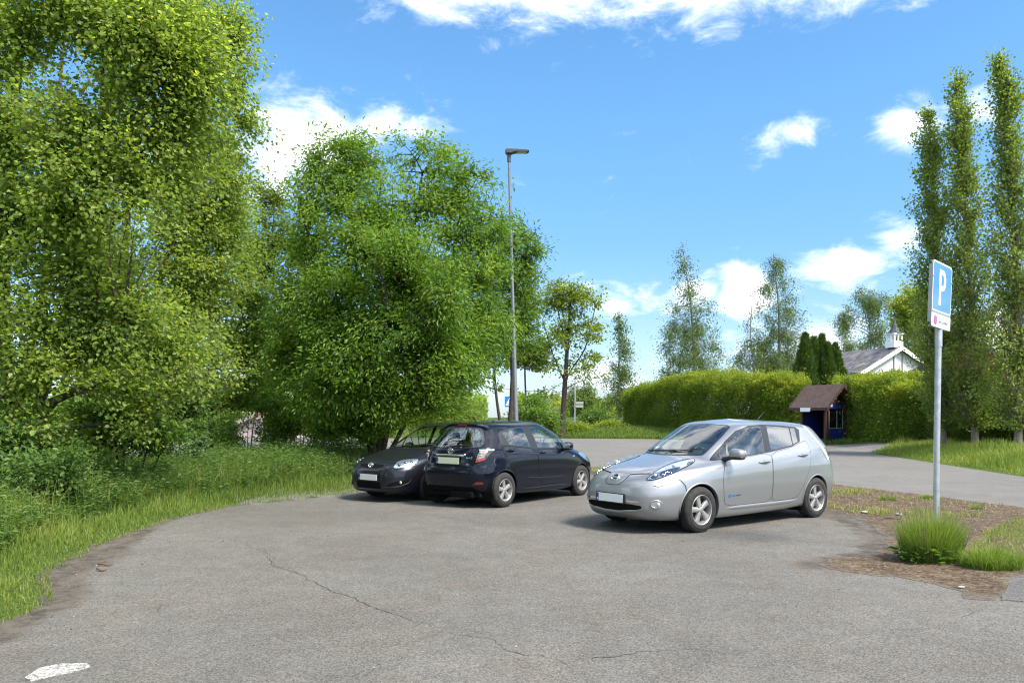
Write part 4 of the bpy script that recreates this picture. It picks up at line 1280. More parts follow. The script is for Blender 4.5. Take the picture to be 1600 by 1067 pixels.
def leaf_arrays(rng, pos, axis, size, wid, up=.6, fold=.25, droop=.25, shape='round', tone=None):
    """pos (N,3) leaf base, axis (N,3) pointing direction; returns vertices, quads, per-vertex tone"""
    N = len(pos)
    a = unit(axis + np.array([0, 0, -droop]))
    r = unit(rng.normal(size=(N, 3)) + np.array([0, 0, up * 2.2]))
    s = unit(np.cross(a, r)); n = np.cross(s, a)
    L = (size * np.clip(rng.normal(.95, .26, N), .45, 1.5))[:, None]; W = L * wid
    k1, k2 = (.30, .68) if shape == 'round' else (.35, .70)
    w1, w2 = (.5, .42) if shape == 'round' else (.46, .30)
    f = fold
    b0 = pos; tip = pos + a * L - n * L * .10
    p = [b0,
         pos + a * L * k1 + s * W * w1 + n * W * f, pos + a * L * k2 + s * W * w2 + n * W * f * .6,
         tip,
         pos + a * L * k2 - s * W * w2 + n * W * f * .6, pos + a * L * k1 - s * W * w1 + n * W * f]
    V = np.stack(p, 1).reshape(-1, 3)
    i = np.arange(N)[:, None] * 6
    F = np.concatenate([i + np.array([[0, 1, 2, 3]]), i + np.array([[0, 3, 4, 5]])], 1).reshape(-1, 4)
    if tone is None: tone = rng.uniform(0, 1, N)
    return V, F, np.repeat(tone, 6)

def set_tone(o, tone):
    at = o.data.attributes.new('tone', 'FLOAT', 'POINT'); at.data.foreach_set('value', tone.astype(np.float32))

def branch_arrays(P0, P1, P2, r0, r1, seg=4, n=4):
    """many quadratic branches at once"""
    N = len(P0)
    if N == 0: return np.zeros((0, 3)), np.zeros((0, 4), int)
    t = np.linspace(0, 1, seg + 1)[None, :, None]
    C = (1 - t) ** 2 * P0[:, None] + 2 * t * (1 - t) * P1[:, None] + t * t * P2[:, None]
    T = unit(np.gradient(C, axis=1))
    ref = np.where(np.abs(T[..., 2:3]) > .9, np.array([1., 0, 0]), np.array([0, 0, 1.]))
    A = unit(np.cross(T, ref)); B = np.cross(T, A)
    rad = (r0[:, None] + (r1 - r0)[:, None] * t[..., 0] ** .8)[..., None, None]
    an = 2 * np.pi * np.arange(n) / n
    V = C[:, :, None] + rad * (A[:, :, None] * np.cos(an)[None, None, :, None] + B[:, :, None] * np.sin(an)[None, None, :, None])
    base = (np.arange(N) * (seg + 1) * n)[:, None, None]
    s, k = np.meshgrid(np.arange(seg), np.arange(n), indexing='ij')
    q = np.stack([s * n + k, s * n + (k + 1) % n, (s + 1) * n + (k + 1) % n, (s + 1) * n + k], -1).reshape(-1, 4)
    F = (base + q[None]).reshape(-1, 4)
    return V.reshape(-1, 3), F

def stem_arrays(line, r0, r1, n=10, seed=0, flare=1.5):
    """a trunk along a polyline, tapered, with a root flare and slight irregularity"""
    L = np.array(line, float)
    d = np.concatenate([[0], np.cumsum(np.linalg.norm(np.diff(L, axis=0), axis=1))])
    m = max(6, int(d[-1] / .35)); q = np.linspace(0, d[-1], m)
    C = np.stack([np.interp(q, d, L[:, i]) for i in range(3)], 1)
    for _ in range(2): C[1:-1] = .25 * C[:-2] + .5 * C[1:-1] + .25 * C[2:]
    t = q / d[-1]
    r = (r0 + (r1 - r0) * t ** .85) * (1 + (flare - 1) * np.exp(-q / .35))
    rng = np.random.default_rng(seed)
    T = unit(np.gradient(C, axis=0)); ref = np.array([1., 0, 0])
    A = unit(np.cross(T, ref)); B = np.cross(T, A)
    an = 2 * np.pi * np.arange(n) / n
    wob = 1 + .10 * np.sin(an * 2 + seed)[None] + .07 * rng.normal(size=(m, n))
    V = C[:, None] + (r[:, None] * wob)[..., None] * (A[:, None] * np.cos(an)[None, :, None] + B[:, None] * np.sin(an)[None, :, None])
    s, k = np.meshgrid(np.arange(m - 1), np.arange(n), indexing='ij')
    F = np.stack([s * n + k, s * n + (k + 1) % n, (s + 1) * n + (k + 1) % n, (s + 1) * n + k], -1).reshape(-1, 4)
    return V.reshape(-1, 3), F, C

def join(parts):
    V, F, b = [], [], 0
    for v, f in parts:
        V.append(v); F.append(f + b); b += len(v)
    return np.concatenate(V), np.concatenate(F)

def clump3(p, s, seed):
    x, y, z = p[:, 0] * s + seed * 1.7, p[:, 1] * s - seed, p[:, 2] * s + seed * .6
    return (np.sin(x * 1.7 + 1.3 * np.sin(y + z)) + np.sin(y * 1.9 - 1.1 * np.sin(z * 1.2 + x)) + np.sin(z * 2.1 + 1.2 * np.sin(x * .9 - y))) / 3

def make_tree(name, label, base, stems, blobs, leafm, barkm, seed=1, clusters=300, per=60, leaf=.07, wid=.75, cr=.38,
              gap=-.25, gscale=.9, limbs=16, droop=.3, shape='round', twig_r=.012, cat='tree', group=None, hang=0.0, up=.6,
              shell=.45, vary=.35, trunk_r=(.14, .03), limb_r=.05, flare=1.5, spread=1.0, tone_c=.5, given=None):
    """base: ground point; stems: polylines relative to the base; blobs: (x,y,z,rx,ry,rz,weight) relative to the base"""
    rng = np.random.default_rng(seed)
    root = empty(name, base); tag(root, label, cat, group)
    parts = []; nodes = []
    for i, st in enumerate(stems):
        rr = trunk_r if not isinstance(trunk_r[0], (tuple, list)) else trunk_r[i]
        v, f, c = stem_arrays(st, rr[0], rr[1], 10 if i == 0 else 8, seed + i, flare); parts.append((v, f)); nodes.append(c[len(c) // 6:])
    nodes = np.concatenate(nodes)
    # cluster centres inside the crown volumes, thinned by a noise field so that gaps stay open
    B = np.array(blobs, float); w = B[:, 6] * (B[:, 3] * B[:, 4] * B[:, 5]) ** .6; w /= w.sum()
    cen = [] if given is None else [given[0]]
    need = clusters if given is None else 0
    while need > 0:
        k = rng.choice(len(B), size=need * 3, p=w)
        d = unit(rng.normal(size=(len(k), 3))); rad = rng.uniform(0, 1, len(k)) ** shell
        p = B[k, :3] + d * rad[:, None] * B[k, 3:6]
        p = p[clump3(p, gscale, seed) > gap][:need]
        p = p[p[:, 2] > .12]
        cen.append(p); need -= len(p)
    cen = np.concatenate(cen)
    # main limbs reach towards a spread of the clusters
    if limbs:
        li = rng.choice(len(cen), size=min(limbs, len(cen)), replace=False)
        tgt = cen[li]
        cost = np.linalg.norm((tgt[:, None] - nodes[None]), axis=2) + 1.6 * np.maximum(nodes[None, :, 2] - tgt[:, None, 2] + .35 * np.linalg.norm((tgt[:, None] - nodes[None])[..., :2], axis=2), 0)
        st = nodes[cost.argmin(1)]
        en = st + (tgt - st) * .92
        mid = (st + en) / 2 + np.array([0, 0, .14]) * np.linalg.norm(en - st, axis=1)[:, None] + rng.normal(size=st.shape) * .06 * np.linalg.norm(en - st, axis=1)[:, None]
        ln = np.linalg.norm(en - st, axis=1)
        parts.append(branch_arrays(st, mid, en, np.clip(limb_r * ln / 2.5, limb_r * .35, limb_r * 1.3), np.full(len(st), limb_r * .16), 7, 6))
        t = np.linspace(.2, 1, 9)[None, :, None]
        nodes = np.concatenate([nodes, ((1 - t) ** 2 * st[:, None] + 2 * t * (1 - t) * mid[:, None] + t * t * en[:, None]).reshape(-1, 3)])
    # twigs
    best = np.zeros(len(cen), int)
    for a in range(0, len(cen), 400):
        c = cen[a:a + 400]; df = c[:, None] - nodes[None]
        cost = np.linalg.norm(df, axis=2) + 1.2 * np.maximum(-df[..., 2], 0) * (0 if hang > .4 else 1)
        best[a:a + 400] = cost.argmin(1)
    st = nodes[best] if given is None else given[1]; ln = np.linalg.norm(cen - st, axis=1)
    mid = (st + cen) / 2 + rng.normal(size=cen.shape) * .10 * ln[:, None] + np.array([0, 0, .12]) * ln[:, None]
    out = unit(cen - st + rng.normal(size=cen.shape) * .15 * (ln[:, None] + .2))
    en = cen + out * cr * .5 + np.array([0, 0, -hang]) * cr
    parts.append(branch_arrays(st, mid, en, np.clip(twig_r * (.5 + ln), twig_r * .4, twig_r * 2.2), np.full(len(cen), twig_r * .22), 4, 4))
    V, F = join(parts)
    # leaves sit along the outer half of the twig and on short side shoots
    n = np.maximum(3, (per * np.exp(rng.normal(size=len(cen)) * vary)).astype(int))
    ci = np.repeat(np.arange(len(cen)), n); N = len(ci)
    t = rng.uniform(.35, 1.05, N)[:, None]
    pt = (1 - t) ** 2 * st[ci] + 2 * t * (1 - t) * mid[ci] + t * t * en[ci]
    off = np.clip(rng.normal(size=(N, 3)), -1.7, 1.7) * cr * .5 * spread * np.array([1, 1, .75]) * np.clip(t, .45, 1)
    if hang > 0: off[:, 2] -= np.abs(rng.normal(size=N)) * hang * cr
    pos = pt + off
    ax = unit(off + .6 * out[ci] + rng.normal(size=(N, 3)) * .35)
    tn = np.clip(tone_c + rng.normal(size=len(cen))[ci] * .16 + rng.normal(size=N) * .16, 0, 1)
    lv, lf, lt = leaf_arrays(rng, pos, ax, leaf, wid, up=up, droop=droop, shape=shape, tone=tn)
    # trunk mesh holds the bark, crown mesh the foliage
    obj('trunk', V, F, barkm, root, True)
    c = obj('crown', lv, lf, leafm, root, False); set_tone(c, lt)
    return root

def make_shrub(name, label, base, blobs, leafm, barkm, seed=1, clusters=80, per=50, leaf=.06, wid=.6, cr=.28, cat='shrub', group=None, nst=6, **kw):
    rng = np.random.default_rng(seed + 99)
    B = np.array(blobs)
    stems = []
    for i in range(nst):
        k = rng.integers(len(B)); tp = B[k, :3] + rng.normal(size=3) * B[k, 3:6] * .35
        tp[2] = max(tp[2], .3)
        b0 = np.array([tp[0] * .35, tp[1] * .35, -.1])
        stems.append([b0, (b0 + tp) / 2 + np.array([0, 0, .1]), tp])
    return make_tree(name, label, base, stems, blobs, leafm, barkm, seed, clusters, per, leaf, wid, cr, limbs=0, trunk_r=(.022, .006), twig_r=.006, cat=cat, group=group, flare=1.0, **kw)

# ------------------------------------------------------------------ grass blades
def blades(rng, x, y, h, w, lean=.35, z=None):
    N = len(x)
    z = H(x, y) if z is None else z
    b = np.stack([x, y, z - .01], 1)
    az = rng.uniform(0, 2 * np.pi, N); d = np.stack([np.cos(az), np.sin(az), np.zeros(N)], 1)
    fa = rng.uniform(0, 2 * np.pi, N); s = np.stack([np.cos(fa), np.sin(fa), np.zeros(N)], 1)
    ln = (np.abs(rng.normal(size=N)) * lean)[:, None]
    h = h[:, None]; w = w[:, None]
    m1 = b + np.array([0, 0, 1]) * h * .55 + d * ln * h * .25
    tp = b + np.array([0, 0, 1]) * h * (1 - .25 * ln) + d * ln * h * .95
    V = np.stack([b - s * w * .5, b + s * w * .5, m1 + s * w * .42, m1 - s * w * .42, tp + s * w * .06, tp - s * w * .06], 1).reshape(-1, 3)
    i = np.arange(N)[:, None] * 6
    F = np.concatenate([i + np.array([[0, 1, 2, 3]]), i + np.array([[3, 2, 4, 5]])], 1).reshape(-1, 4)
    return V, F

def grass_obj(name, x, y, h, w, m, seed, lean=.35, tone=None, parent=None, kind='stuff', z=None):
    rng = np.random.default_rng(seed)
    V, F = blades(rng, x, y, h, w, lean, z)
    o = obj(name, V, F, m, parent, True)
    t = (rng.uniform(0, 1, len(x)) * .5 + .5 * (vnoise(x, y, 1.1, seed) * .5 + .5)) if tone is None else tone
    set_tone(o, np.clip(np.repeat(t, 6) + np.tile([-.14, -.14, 0, 0, .14, .14], len(x)), 0, 1))
    if kind: tag(o, kind=kind)
    return o

def scatter(rng, poly, n):
    P_ = np.array(poly); lo, hi = P_.min(0), P_.max(0)
    out = []
    got = 0
    while got < n:
        p = rng.uniform(lo, hi, size=(n * 2, 2)); p = p[in_poly(p[:, 0], p[:, 1], poly)]
        out.append(p); got += len(p)
    p = np.concatenate(out)[:n]
    return p[:, 0], p[:, 1]
def gp(u, d):
    x = (u - 800.0) / FPX * d
    return (x, d, Hs(x, d))

def bl(base, d, rows, depth=1.0, dense=False):
    """crown volumes: (u, v, ru, rv, forward offset, weight) -> metres relative to the base"""
    if dense:
        rr = sorted([tuple(r) + (0.0, 1.0)[len(r) - 4:] for r in rows], key=lambda r: r[1]); rows = list(rr)
        for q, r in zip(rr[:-1], rr[1:]):
            if abs(q[0] - r[0]) < (q[2] + r[2]) * 1.1: rows.append(tuple((x + y) / 2 for x, y in zip(q, r)))
    out = []
    for r in rows:
        u, v, ru, rv = r[:4]; dy = r[4] if len(r) > 4 else 0.0; w = r[5] if len(r) > 5 else 1.0
        p = P(u, v, d + dy); s = (d + dy) / FPX
        out.append((p[0] - base[0], p[1] - base[1], p[2] - base[2], ru * s, max(ru * s * depth, .5), rv * s, w))
    return out

def st(base, d, *pts):
    """stem polyline through (u, v) points at about the tree's distance"""
    L = [(0, 0, -.15)]
    for q in pts:
        u, v = q[:2]; dy = q[2] if len(q) > 2 else 0.0
        p = P(u, v, d + dy); L.append((p[0] - base[0], p[1] - base[1], p[2] - base[2]))
    return L

def build_plants():
    alder = leaf_mat('alder_leaf', [(.0, (.080, .138, .034)), (.35, (.158, .232, .052)), (.65, (.238, .308, .068)), (1.0, (.350, .395, .108))], .58, .45)
    ash = leaf_mat('ash_leaf', [(.0, (.050, .110, .016)), (.4, (.118, .215, .028)), (.7, (.190, .290, .042)), (1.0, (.300, .375, .075))], .48, .45)
    darkl = leaf_mat('dark_leaf', [(.0, (.060, .120, .024)), (.5, (.115, .200, .036)), (1.0, (.190, .270, .055))], .5, .45)
    pale = leaf_mat('pale_maple_leaf', [(.0, (.125, .185, .026)), (.5, (.215, .280, .038)), (1.0, (.330, .360, .060))], .5, .5)
    maple = leaf_mat('bronze_maple_leaf', [(.0, (.105, .145, .028)), (.5, (.175, .230, .040)), (1.0, (.270, .315, .065))], .5, .5)
    birch = leaf_mat('birch_leaf', [(.0, (.060, .096, .024)), (.5, (.106, .162, .036)), (1.0, (.180, .238, .058))], .45, .5)
    pop = leaf_mat('poplar_leaf', [(.0, (.085, .135, .036)), (.5, (.160, .220, .052)), (1.0, (.280, .320, .090))], .52, .40)
    hedgem = leaf_mat('hedge_leaf', [(.0, (.050, .105, .012)), (.38, (.135, .205, .022)), (.70, (.265, .305, .034)), (1.0, (.42, .40, .055))], .45, .5)
    thuja = leaf_mat('thuja_spray', [(.0, (.034, .076, .016)), (.5, (.072, .125, .022)), (1.0, (.150, .190, .036))], .25, .6)
    bush = leaf_mat('undergrowth_leaf', [(.0, (.044, .092, .024)), (.5, (.090, .165, .038)), (1.0, (.175, .250, .070))], .45, .5)
    barkg = bark_mat('grey_alder_bark', (.060, .050, .040), (.145, .125, .100))
    barkd = bark_mat('dark_bark', (.030, .024, .018), (.080, .064, .048))
    barkb = bark_mat('birch_bark', (.10, .09, .08), (.40, .38, .35), 5)
    barkp = bark_mat('poplar_bark', (.10, .088, .068), (.22, .195, .155))

    # ---- the tall trees along the left verge
    b = gp(18, 14.2)
    make_tree('alder_tree', 'tall broad-leaved tree with grey trunk at the left end of the verge', b,
        [st(b, 14.2, (8, 640), (2, 480), (12, 300), (25, 140), (40, -60)), st(b, 14.2, (60, 640), (105, 480), (140, 360, .5), (160, 200, 1)), st(b, 14.2, (30, 600), (70, 460, .6), (80, 300, 1), (100, 60, 1.2))],
        bl(b, 14, [(70, 20, 110, 110, -1), (210, 50, 110, 90, -1.2), (310, 90, 75, 110, -.6), (120, 190, 130, 110, -1.4), (270, 210, 95, 100, -.4), (20, 330, 90, 130, -.2), (160, 330, 130, 100, -1.0), (60, 480, 110, 110, -.8), (190, 460, 120, 110, -.5), (60, 620, 100, 90, -1.0, .8), (180, 600, 110, 90, -.6, .8), (-60, 200, 80, 250, 0, .6), (-10, 60, 60, 90, -.6), (0, 180, 50, 80, -.6), (150, 20, 80, 60, -.8), (60, 700, 90, 60, -.4, .9), (250, 560, 80, 80, -.6, .9), (150, 680, 80, 50, -.2, .8)], .8),
        alder, barkg, 11, 1200, 66, .070, .82, .44, -.24, 1.1, 40, .45, trunk_r=((.17, .05), (.12, .03), (.10, .03)), limb_r=.075, tone_c=.55)
    b = gp(170, 18.0)
    make_tree('alder_tree', 'leafy tree with slanting trunks second along the left verge, its crown edge against the sky', b,
        [st(b, 18, (185, 600), (190, 460), (200, 300), (230, 100), (250, -40)), st(b, 18, (215, 600), (250, 430, .6), (300, 300, .8), (330, 150, 1))],
        bl(b, 18, [(330, 40, 52, 70, 0), (250, 110, 110, 120, 0), (340, 180, 55, 70, 0), (300, 270, 85, 80, 0), (345, 330, 45, 60, 0), (330, 420, 65, 75, 0), (240, 420, 100, 100, 0), (290, 530, 95, 70, 0), (180, 560, 90, 80, .5), (355, 240, 30, 36, 0), (360, 130, 25, 45, 0), (392, 190, 13, 20, 0, 1.2), (384, 95, 13, 24, 0, 1.2), (396, 300, 12, 20, 0, 1.2), (372, 40, 14, 30, 0, 1.2), (120, 300, 100, 140, 1), (250, 600, 80, 60, 0, .9), (330, 560, 60, 60, 0, .9), (300, 350, 80, 60, 0), (270, 470, 90, 70, 0)], .9),
        alder, barkg, 12, 1000, 60, .068, .80, .44, -.12, 1.1, 34, .4, trunk_r=((.16, .04), (.11, .03)), limb_r=.07, tone_c=.52)
    b = gp(330, 23.0)
    make_tree('alder_tree', 'thinner tree at the right end of the left group, low boughs over the verge', b,
        [st(b, 23, (330, 600), (335, 480), (345, 380), (350, 300))],
        bl(b, 23, [(350, 340, 45, 60), (380, 440, 45, 60), (300, 470, 60, 60), (350, 540, 70, 55), (400, 560, 40, 40, 0, .8), (290, 600, 70, 50, 0, .8), (395, 500, 30, 60), (330, 620, 70, 40, 0, .9), (390, 610, 50, 40, 0, .8)], .9),
        alder, barkd, 13, 460, 60, .080, .75, .46, -.2, 1.1, 22, .4, trunk_r=(.11, .03), tone_c=.42)
    b = gp(425, 26.0)
    make_tree('young_tree', 'young pale green tree between the left group and the big round tree', b,
        [st(b, 26, (425, 600), (430, 480), (425, 380), (430, 300)), st(b, 26, (440, 600), (455, 500), (450, 400))],
        bl(b, 26, [(432, 330, 34, 50), (412, 390, 32, 50), (452, 400, 34, 60), (425, 460, 40, 50), (450, 520, 45, 60, 0, .7), (400, 300, 14, 20), (430, 560, 50, 50, 0, .9), (425, 620, 50, 36, 0, .9), (400, 440, 30, 60)], .9),
        leaf_mat('pale_leaf', [(.0, (0.071, 0.115, 0.015)), (.5, (0.135, 0.196, 0.023)), (1.0, (0.227, 0.270, 0.038))], .5, .5), barkd, 14, 420, 54, .080, .65, .42, -.5, 1.1, 18, .35, trunk_r=((.08, .010), (.06, .010)))

    for i, (x, y, lab) in enumerate(((-9.8, 6.5, 'added unseen tree on the verge left of view, nearest the camera'), (-10.5, .5, 'added unseen tree on the verge level with the camera'), (-10.0, -6.0, 'added unseen tree on the verge behind and left of the camera'), (-7.5, -12.0, 'added unseen tree standing well behind the camera'))):
        b = (x, y, Hs(x, y))  # unseen trees added to darken what the car paint reflects
        make_tree('alder_tree', lab, b, [[(0, 0, -.2), (.1, 0, 3), (-.1, .1, 6), (.1, 0, 10)]], [(0, 0, 9, 2.6, 2.6, 2.6, 1), (.5, .5, 6.5, 2.8, 2.8, 2.2, 1), (-.3, 0, 4, 2.8, 2.8, 2, 1), (0, 0, 2, 2.4, 2.4, 1.2, 1)], alder, barkg, 15 + i, 260, 50, .16, .8, .6, -.4, .8, 14, .4, trunk_r=(.17, .05))

    # ---- the big round tree behind the dark cars
    b = gp(588, 21.5)
    make_tree('ash_tree', 'big round leafy tree with several dark stems behind the dark grey car', b,
        [st(b, 21.5, (578, 640), (575, 540), (560, 430), (545, 320), (540, 240)), st(b, 21.5, (600, 640), (620, 520), (640, 400), (660, 270)), st(b, 21.5, (612, 640), (660, 540), (700, 450), (720, 330)), st(b, 21.5, (570, 650), (540, 560), (500, 470), (480, 360)), st(b, 21.5, (640, 650, .5), (655, 560, .8), (600, 440, 1))],
        bl(b, 21.5, [(548, 255, 75, 52), (660, 275, 85, 58), (720, 320, 70, 70), (490, 320, 62, 55), (590, 340, 110, 80, -1), (480, 420, 60, 75), (560, 440, 100, 80, -1.2), (680, 430, 100, 90, -.8), (765, 400, 55, 75), (470, 520, 55, 70), (560, 540, 95, 70, -.8), (670, 540, 100, 70, -.8), (770, 500, 50, 70), (610, 610, 110, 50, -.2, .7), (480, 610, 60, 55, -.3, .8), (705, 610, 55, 50, 0, .9), (560, 620, 60, 46, -1.6, .9), (620, 620, 60, 46, -1.6, .9), (440, 560, 25, 45), (560, 560, 70, 60, -2.2), (640, 480, 90, 70, -2.2), (690, 570, 70, 60, -1.8), (520, 480, 70, 70, -1.8), (600, 400, 100, 60, -2.4), (510, 610, 60, 50, -1.5, .9), (660, 620, 70, 40, -1.2, .9), (725, 555, 45, 50, -1.0)], .75),
        ash, barkd, 21, 1900, 70, .108, .42, .42, -.55, 1.0, 60, .5, trunk_r=((.15, .03), (.12, .03), (.10, .03), (.10, .03), (.08, .02)), limb_r=.045, shape='long', tone_c=.5)
    b = gp(792, 29.0)
    make_tree('dark_tree', 'dark green tree just behind the tall lamp post', b,
        [st(b, 29, (800, 620), (800, 520), (805, 440), (800, 380)), st(b, 29, (775, 620), (770, 540), (765, 460))],
        bl(b, 29, [(800, 390, 40, 42), (825, 420, 26, 36), (810, 470, 36, 50), (770, 450, 50, 60), (760, 540, 50, 60), (822, 525, 28, 40, 0, .7), (722, 590, 40, 40, 0, .8), (842, 395, 12, 14)], .9),
        darkl, barkd, 22, 260, 74, .12, .45, .48, -.1, .8, 18, .35, trunk_r=((.10, .03), (.07, .02)), shape='long', tone_c=.45)
    b = gp(822, 56.0)
    make_tree('maple_tree', 'yellow-green tree low behind the tall lamp post', b,
        [st(b, 56, (822, 640), (820, 580), (822, 500))],
        bl(b, 56, [(820, 490, 30, 40), (838, 550, 28, 44), (806, 560, 28, 44), (845, 605, 22, 26, 0, .6), (785, 590, 14, 22, 0, .5)], .9),
        pale, barkd, 23, 170, 44, .17, .75, .6, .0, .8, 10, .35, trunk_r=(.09, .03), tone_c=.45)
    # ---- thin trees beyond the junction
    b = gp(878, 54.0)
    make_tree('maple_tree', 'open bronze-leaved tree with straight dark trunk beyond the junction', b,
        [st(b, 54, (880, 640), (884, 580), (888, 520), (893, 450)), st(b, 54, (884, 590), (915, 545), (930, 480)), st(b, 54, (884, 600), (862, 550), (848, 500)), st(b, 54, (886, 540), (872, 490), (868, 445))],
        bl(b, 54, [(885, 458, 34, 26), (858, 480, 24, 34), (910, 470, 32, 30), (860, 500, 24, 32), (925, 505, 20, 40), (895, 520, 44, 34), (855, 560, 18, 30, 0, .5), (925, 560, 22, 32, 0, .6), (895, 580, 30, 30, 0, .5), (935, 590, 12, 20, 0, .5)], .9),
        maple, barkd, 31, 340, 22, .145, .85, .55, -.15, 1.3, 40, .3, trunk_r=((.22, .06), (.09, .03), (.09, .03), (.08, .03)), limb_r=.06, tone_c=.5, flare=1.3)
    b = gp(968, 75.0)
    make_tree('birch_tree', 'slim small birch standing alone left of the hedge', b,
        [st(b, 75, (968, 600), (967, 540), (967, 482))],
        bl(b, 75, [(968, 500, 12, 22), (972, 545, 17, 28), (968, 590, 24, 30), (980, 525, 8, 18, 0, .6), (955, 620, 24, 26), (985, 615, 22, 30)], .9, True),
        birch, barkb, 32, 240, 36, .15, .6, .62, -.25, 1.2, 14, .6, trunk_r=(.14, .03), hang=.7, tone_c=.45)
    b = gp(1083, 82.0)
    make_tree('birch_tree', 'tall pointed birch with sparse leaning tip behind the left half of the hedge', b,
        [st(b, 82, (1085, 560), (1080, 480), (1072, 420), (1066, 380))],
        bl(b, 82, [(1066, 392, 10, 18), (1075, 430, 16, 26), (1080, 470, 28, 26), (1055, 480, 14, 40, 0, .6), (1085, 515, 44, 34, 0, 1.3), (1112, 500, 18, 38, 0, .9), (1070, 555, 48, 38, 0, 1.3), (1112, 560, 36, 42, 0, 1.2), (1050, 520, 24, 40, 0, .9), (1045, 580, 22, 30), (1095, 590, 46, 24)], .9, True),
        birch, barkb, 33, 520, 38, .145, .6, .72, -.35, 1.2, 26, .5, trunk_r=(.24, .04), limb_r=.07, hang=.6, tone_c=.48)
    b = gp(1218, 84.0)
    make_tree('birch_tree', 'broad tall birch rising behind the pointed dark conifers', b,
        [st(b, 84, (1218, 560), (1217, 480), (1212, 430), (1208, 395)), st(b, 84, (1180, 590), (1172, 520), (1175, 470))],
        bl(b, 84, [(1208, 402, 14, 18), (1222, 430, 24, 28), (1195, 445, 18, 34, 0, .7), (1215, 475, 34, 30), (1245, 490, 18, 36), (1180, 490, 20, 36, 0, .8), (1222, 525, 44, 36), (1262, 530, 16, 30), (1165, 530, 18, 40, 0, .9), (1190, 565, 50, 38, 0, 1.4), (1238, 570, 48, 38, 0, 1.4), (1222, 545, 50, 40, 0, 1.3), (1150, 570, 14, 34, 0, .6)], .9, True),
        birch, barkb, 34, 680, 38, .145, .6, .72, -.35, 1.2, 30, .5, trunk_r=((.26, .04), (.12, .03)), limb_r=.07, hang=.6, tone_c=.42)
    b = gp(1362, 92.0)
    make_tree('birch_tree', 'weeping birch with drooping sprays behind the white house', b,
        [st(b, 92, (1362, 560), (1358, 500), (1345, 450)), st(b, 92, (1364, 560), (1372, 500), (1378, 455))],
        bl(b, 92, [(1345, 455, 14, 16), (1330, 480, 14, 24), (1313, 505, 12, 22), (1325, 530, 16, 18), (1365, 470, 16, 20), (1385, 470, 12, 24), (1355, 510, 16, 26), (1378, 520, 18, 26), (1340, 545, 24, 18)], .9, True),
        birch, barkb, 35, 300, 42, .16, .55, .75, -.2, 1.1, 18, .5, trunk_r=((.16, .04), (.14, .04)), hang=.9, tone_c=.5)
    b = gp(1446, 72.0)
    make_tree('maple_tree', 'bright yellow-green tree between the white house and the poplars', b,
        [st(b, 72, (1446, 600), (1440, 540), (1432, 480))],
        bl(b, 72, [(1425, 470, 30, 30), (1412, 500, 24, 34), (1440, 510, 36, 40), (1425, 545, 22, 30), (1458, 560, 34, 40), (1462, 595, 30, 30)], .9),
        pale, barkd, 36, 300, 60, .17, .8, .6, -.1, .6, 14, .35, trunk_r=(.16, .04), tone_c=.6)
    b = gp(1368, 100.0)
    # ---- three poplars by the roadside on the right
    specs = [('leftmost of the three tall narrow poplars, shortest tip', 1474, 31.5, 41, (1474, 640), [(1452, 170), (1455, 240), (1458, 320), (1464, 420), (1470, 540)],
              [(1453, 192, 9, 24), (1455, 235, 14, 32), (1450, 290, 19, 40), (1462, 330, 22, 46), (1448, 370, 19, 44), (1465, 410, 34, 46), (1450, 460, 26, 50), (1470, 500, 36, 50), (1462, 560, 38, 44), (1445, 560, 21, 40, 0, .6)]),
             ('middle one of the three tall narrow poplars with bare lower trunk', 1524, 30.5, 42, (1522, 640), [(1494, 108), (1500, 200), (1508, 300), (1514, 420), (1520, 540)],
              [(1495, 130, 6, 24), (1500, 175, 12, 30), (1490, 205, 12, 26), (1505, 240, 19, 36), (1510, 300, 23, 44), (1492, 340, 22, 44), (1516, 380, 28, 44), (1500, 430, 34, 46), (1525, 470, 38, 46), (1505, 530, 42, 44), (1530, 560, 43, 46), (1510, 600, 42, 30)]),
             ('rightmost and tallest of the three narrow poplars at the photo edge', 1590, 28.5, 43, (1592, 640), [(1562, 80), (1572, 180), (1580, 300), (1586, 420), (1590, 540)],
              [(1556, 100, 6, 26), (1575, 130, 9, 34), (1560, 165, 13, 40), (1578, 220, 20, 50), (1560, 270, 22, 46), (1585, 320, 30, 50), (1555, 370, 26, 46), (1590, 430, 42, 54), (1560, 470, 36, 50), (1590, 540, 48, 50), (1565, 580, 42, 44), (1540, 330, 10, 20, 0, .6)])]
    # half widths of the narrow crowns by height in the photograph's units
    hw = {41: ((178, 4), (200, 15), (300, 25), (400, 31), (500, 38), (600, 36), (668, 20)), 42: ((118, 4), (150, 13), (250, 21), (350, 28), (450, 36), (600, 36), (668, 22)), 43: ((88, 4), (120, 16), (200, 26), (300, 33), (400, 38), (500, 42), (620, 34), (668, 20))}
    for lab, u, d, sd, low, tops, rows in specs:
        rng = np.random.default_rng(sd * 7)
        b = np.array(gp(u, d)); k = d / FPX
        line = [low] + tops[::-1]
        stems = [st(b, d, *line)]
        lv_, lu_ = np.array([q[1] for q in tops] + [low[1]]), np.array([q[0] for q in tops] + [low[0]])
        wv = np.array(hw[sd]); n = 540
        v = rng.uniform(wv[0, 0], 668, n * 2) ; keep_w = np.interp(v, wv[:, 0], wv[:, 1]); v = v[rng.uniform(0, 1, n * 2) < .25 + .75 * keep_w / keep_w.max()][:n]; n = len(v)
        az = rng.uniform(0, 2 * np.pi, n)
        rad = np.interp(v, wv[:, 0], wv[:, 1]) * (1 + .24 * np.clip((v - 380) / 120, 0, 1)) * k * rng.uniform(.12, 1.0, n) ** .62 * (1.04 + .46 * np.sin(v * .075 + az * 2 + sd) + .30 * np.sin(v * .19 - az * 3))
        rad = np.maximum(rad, .05)
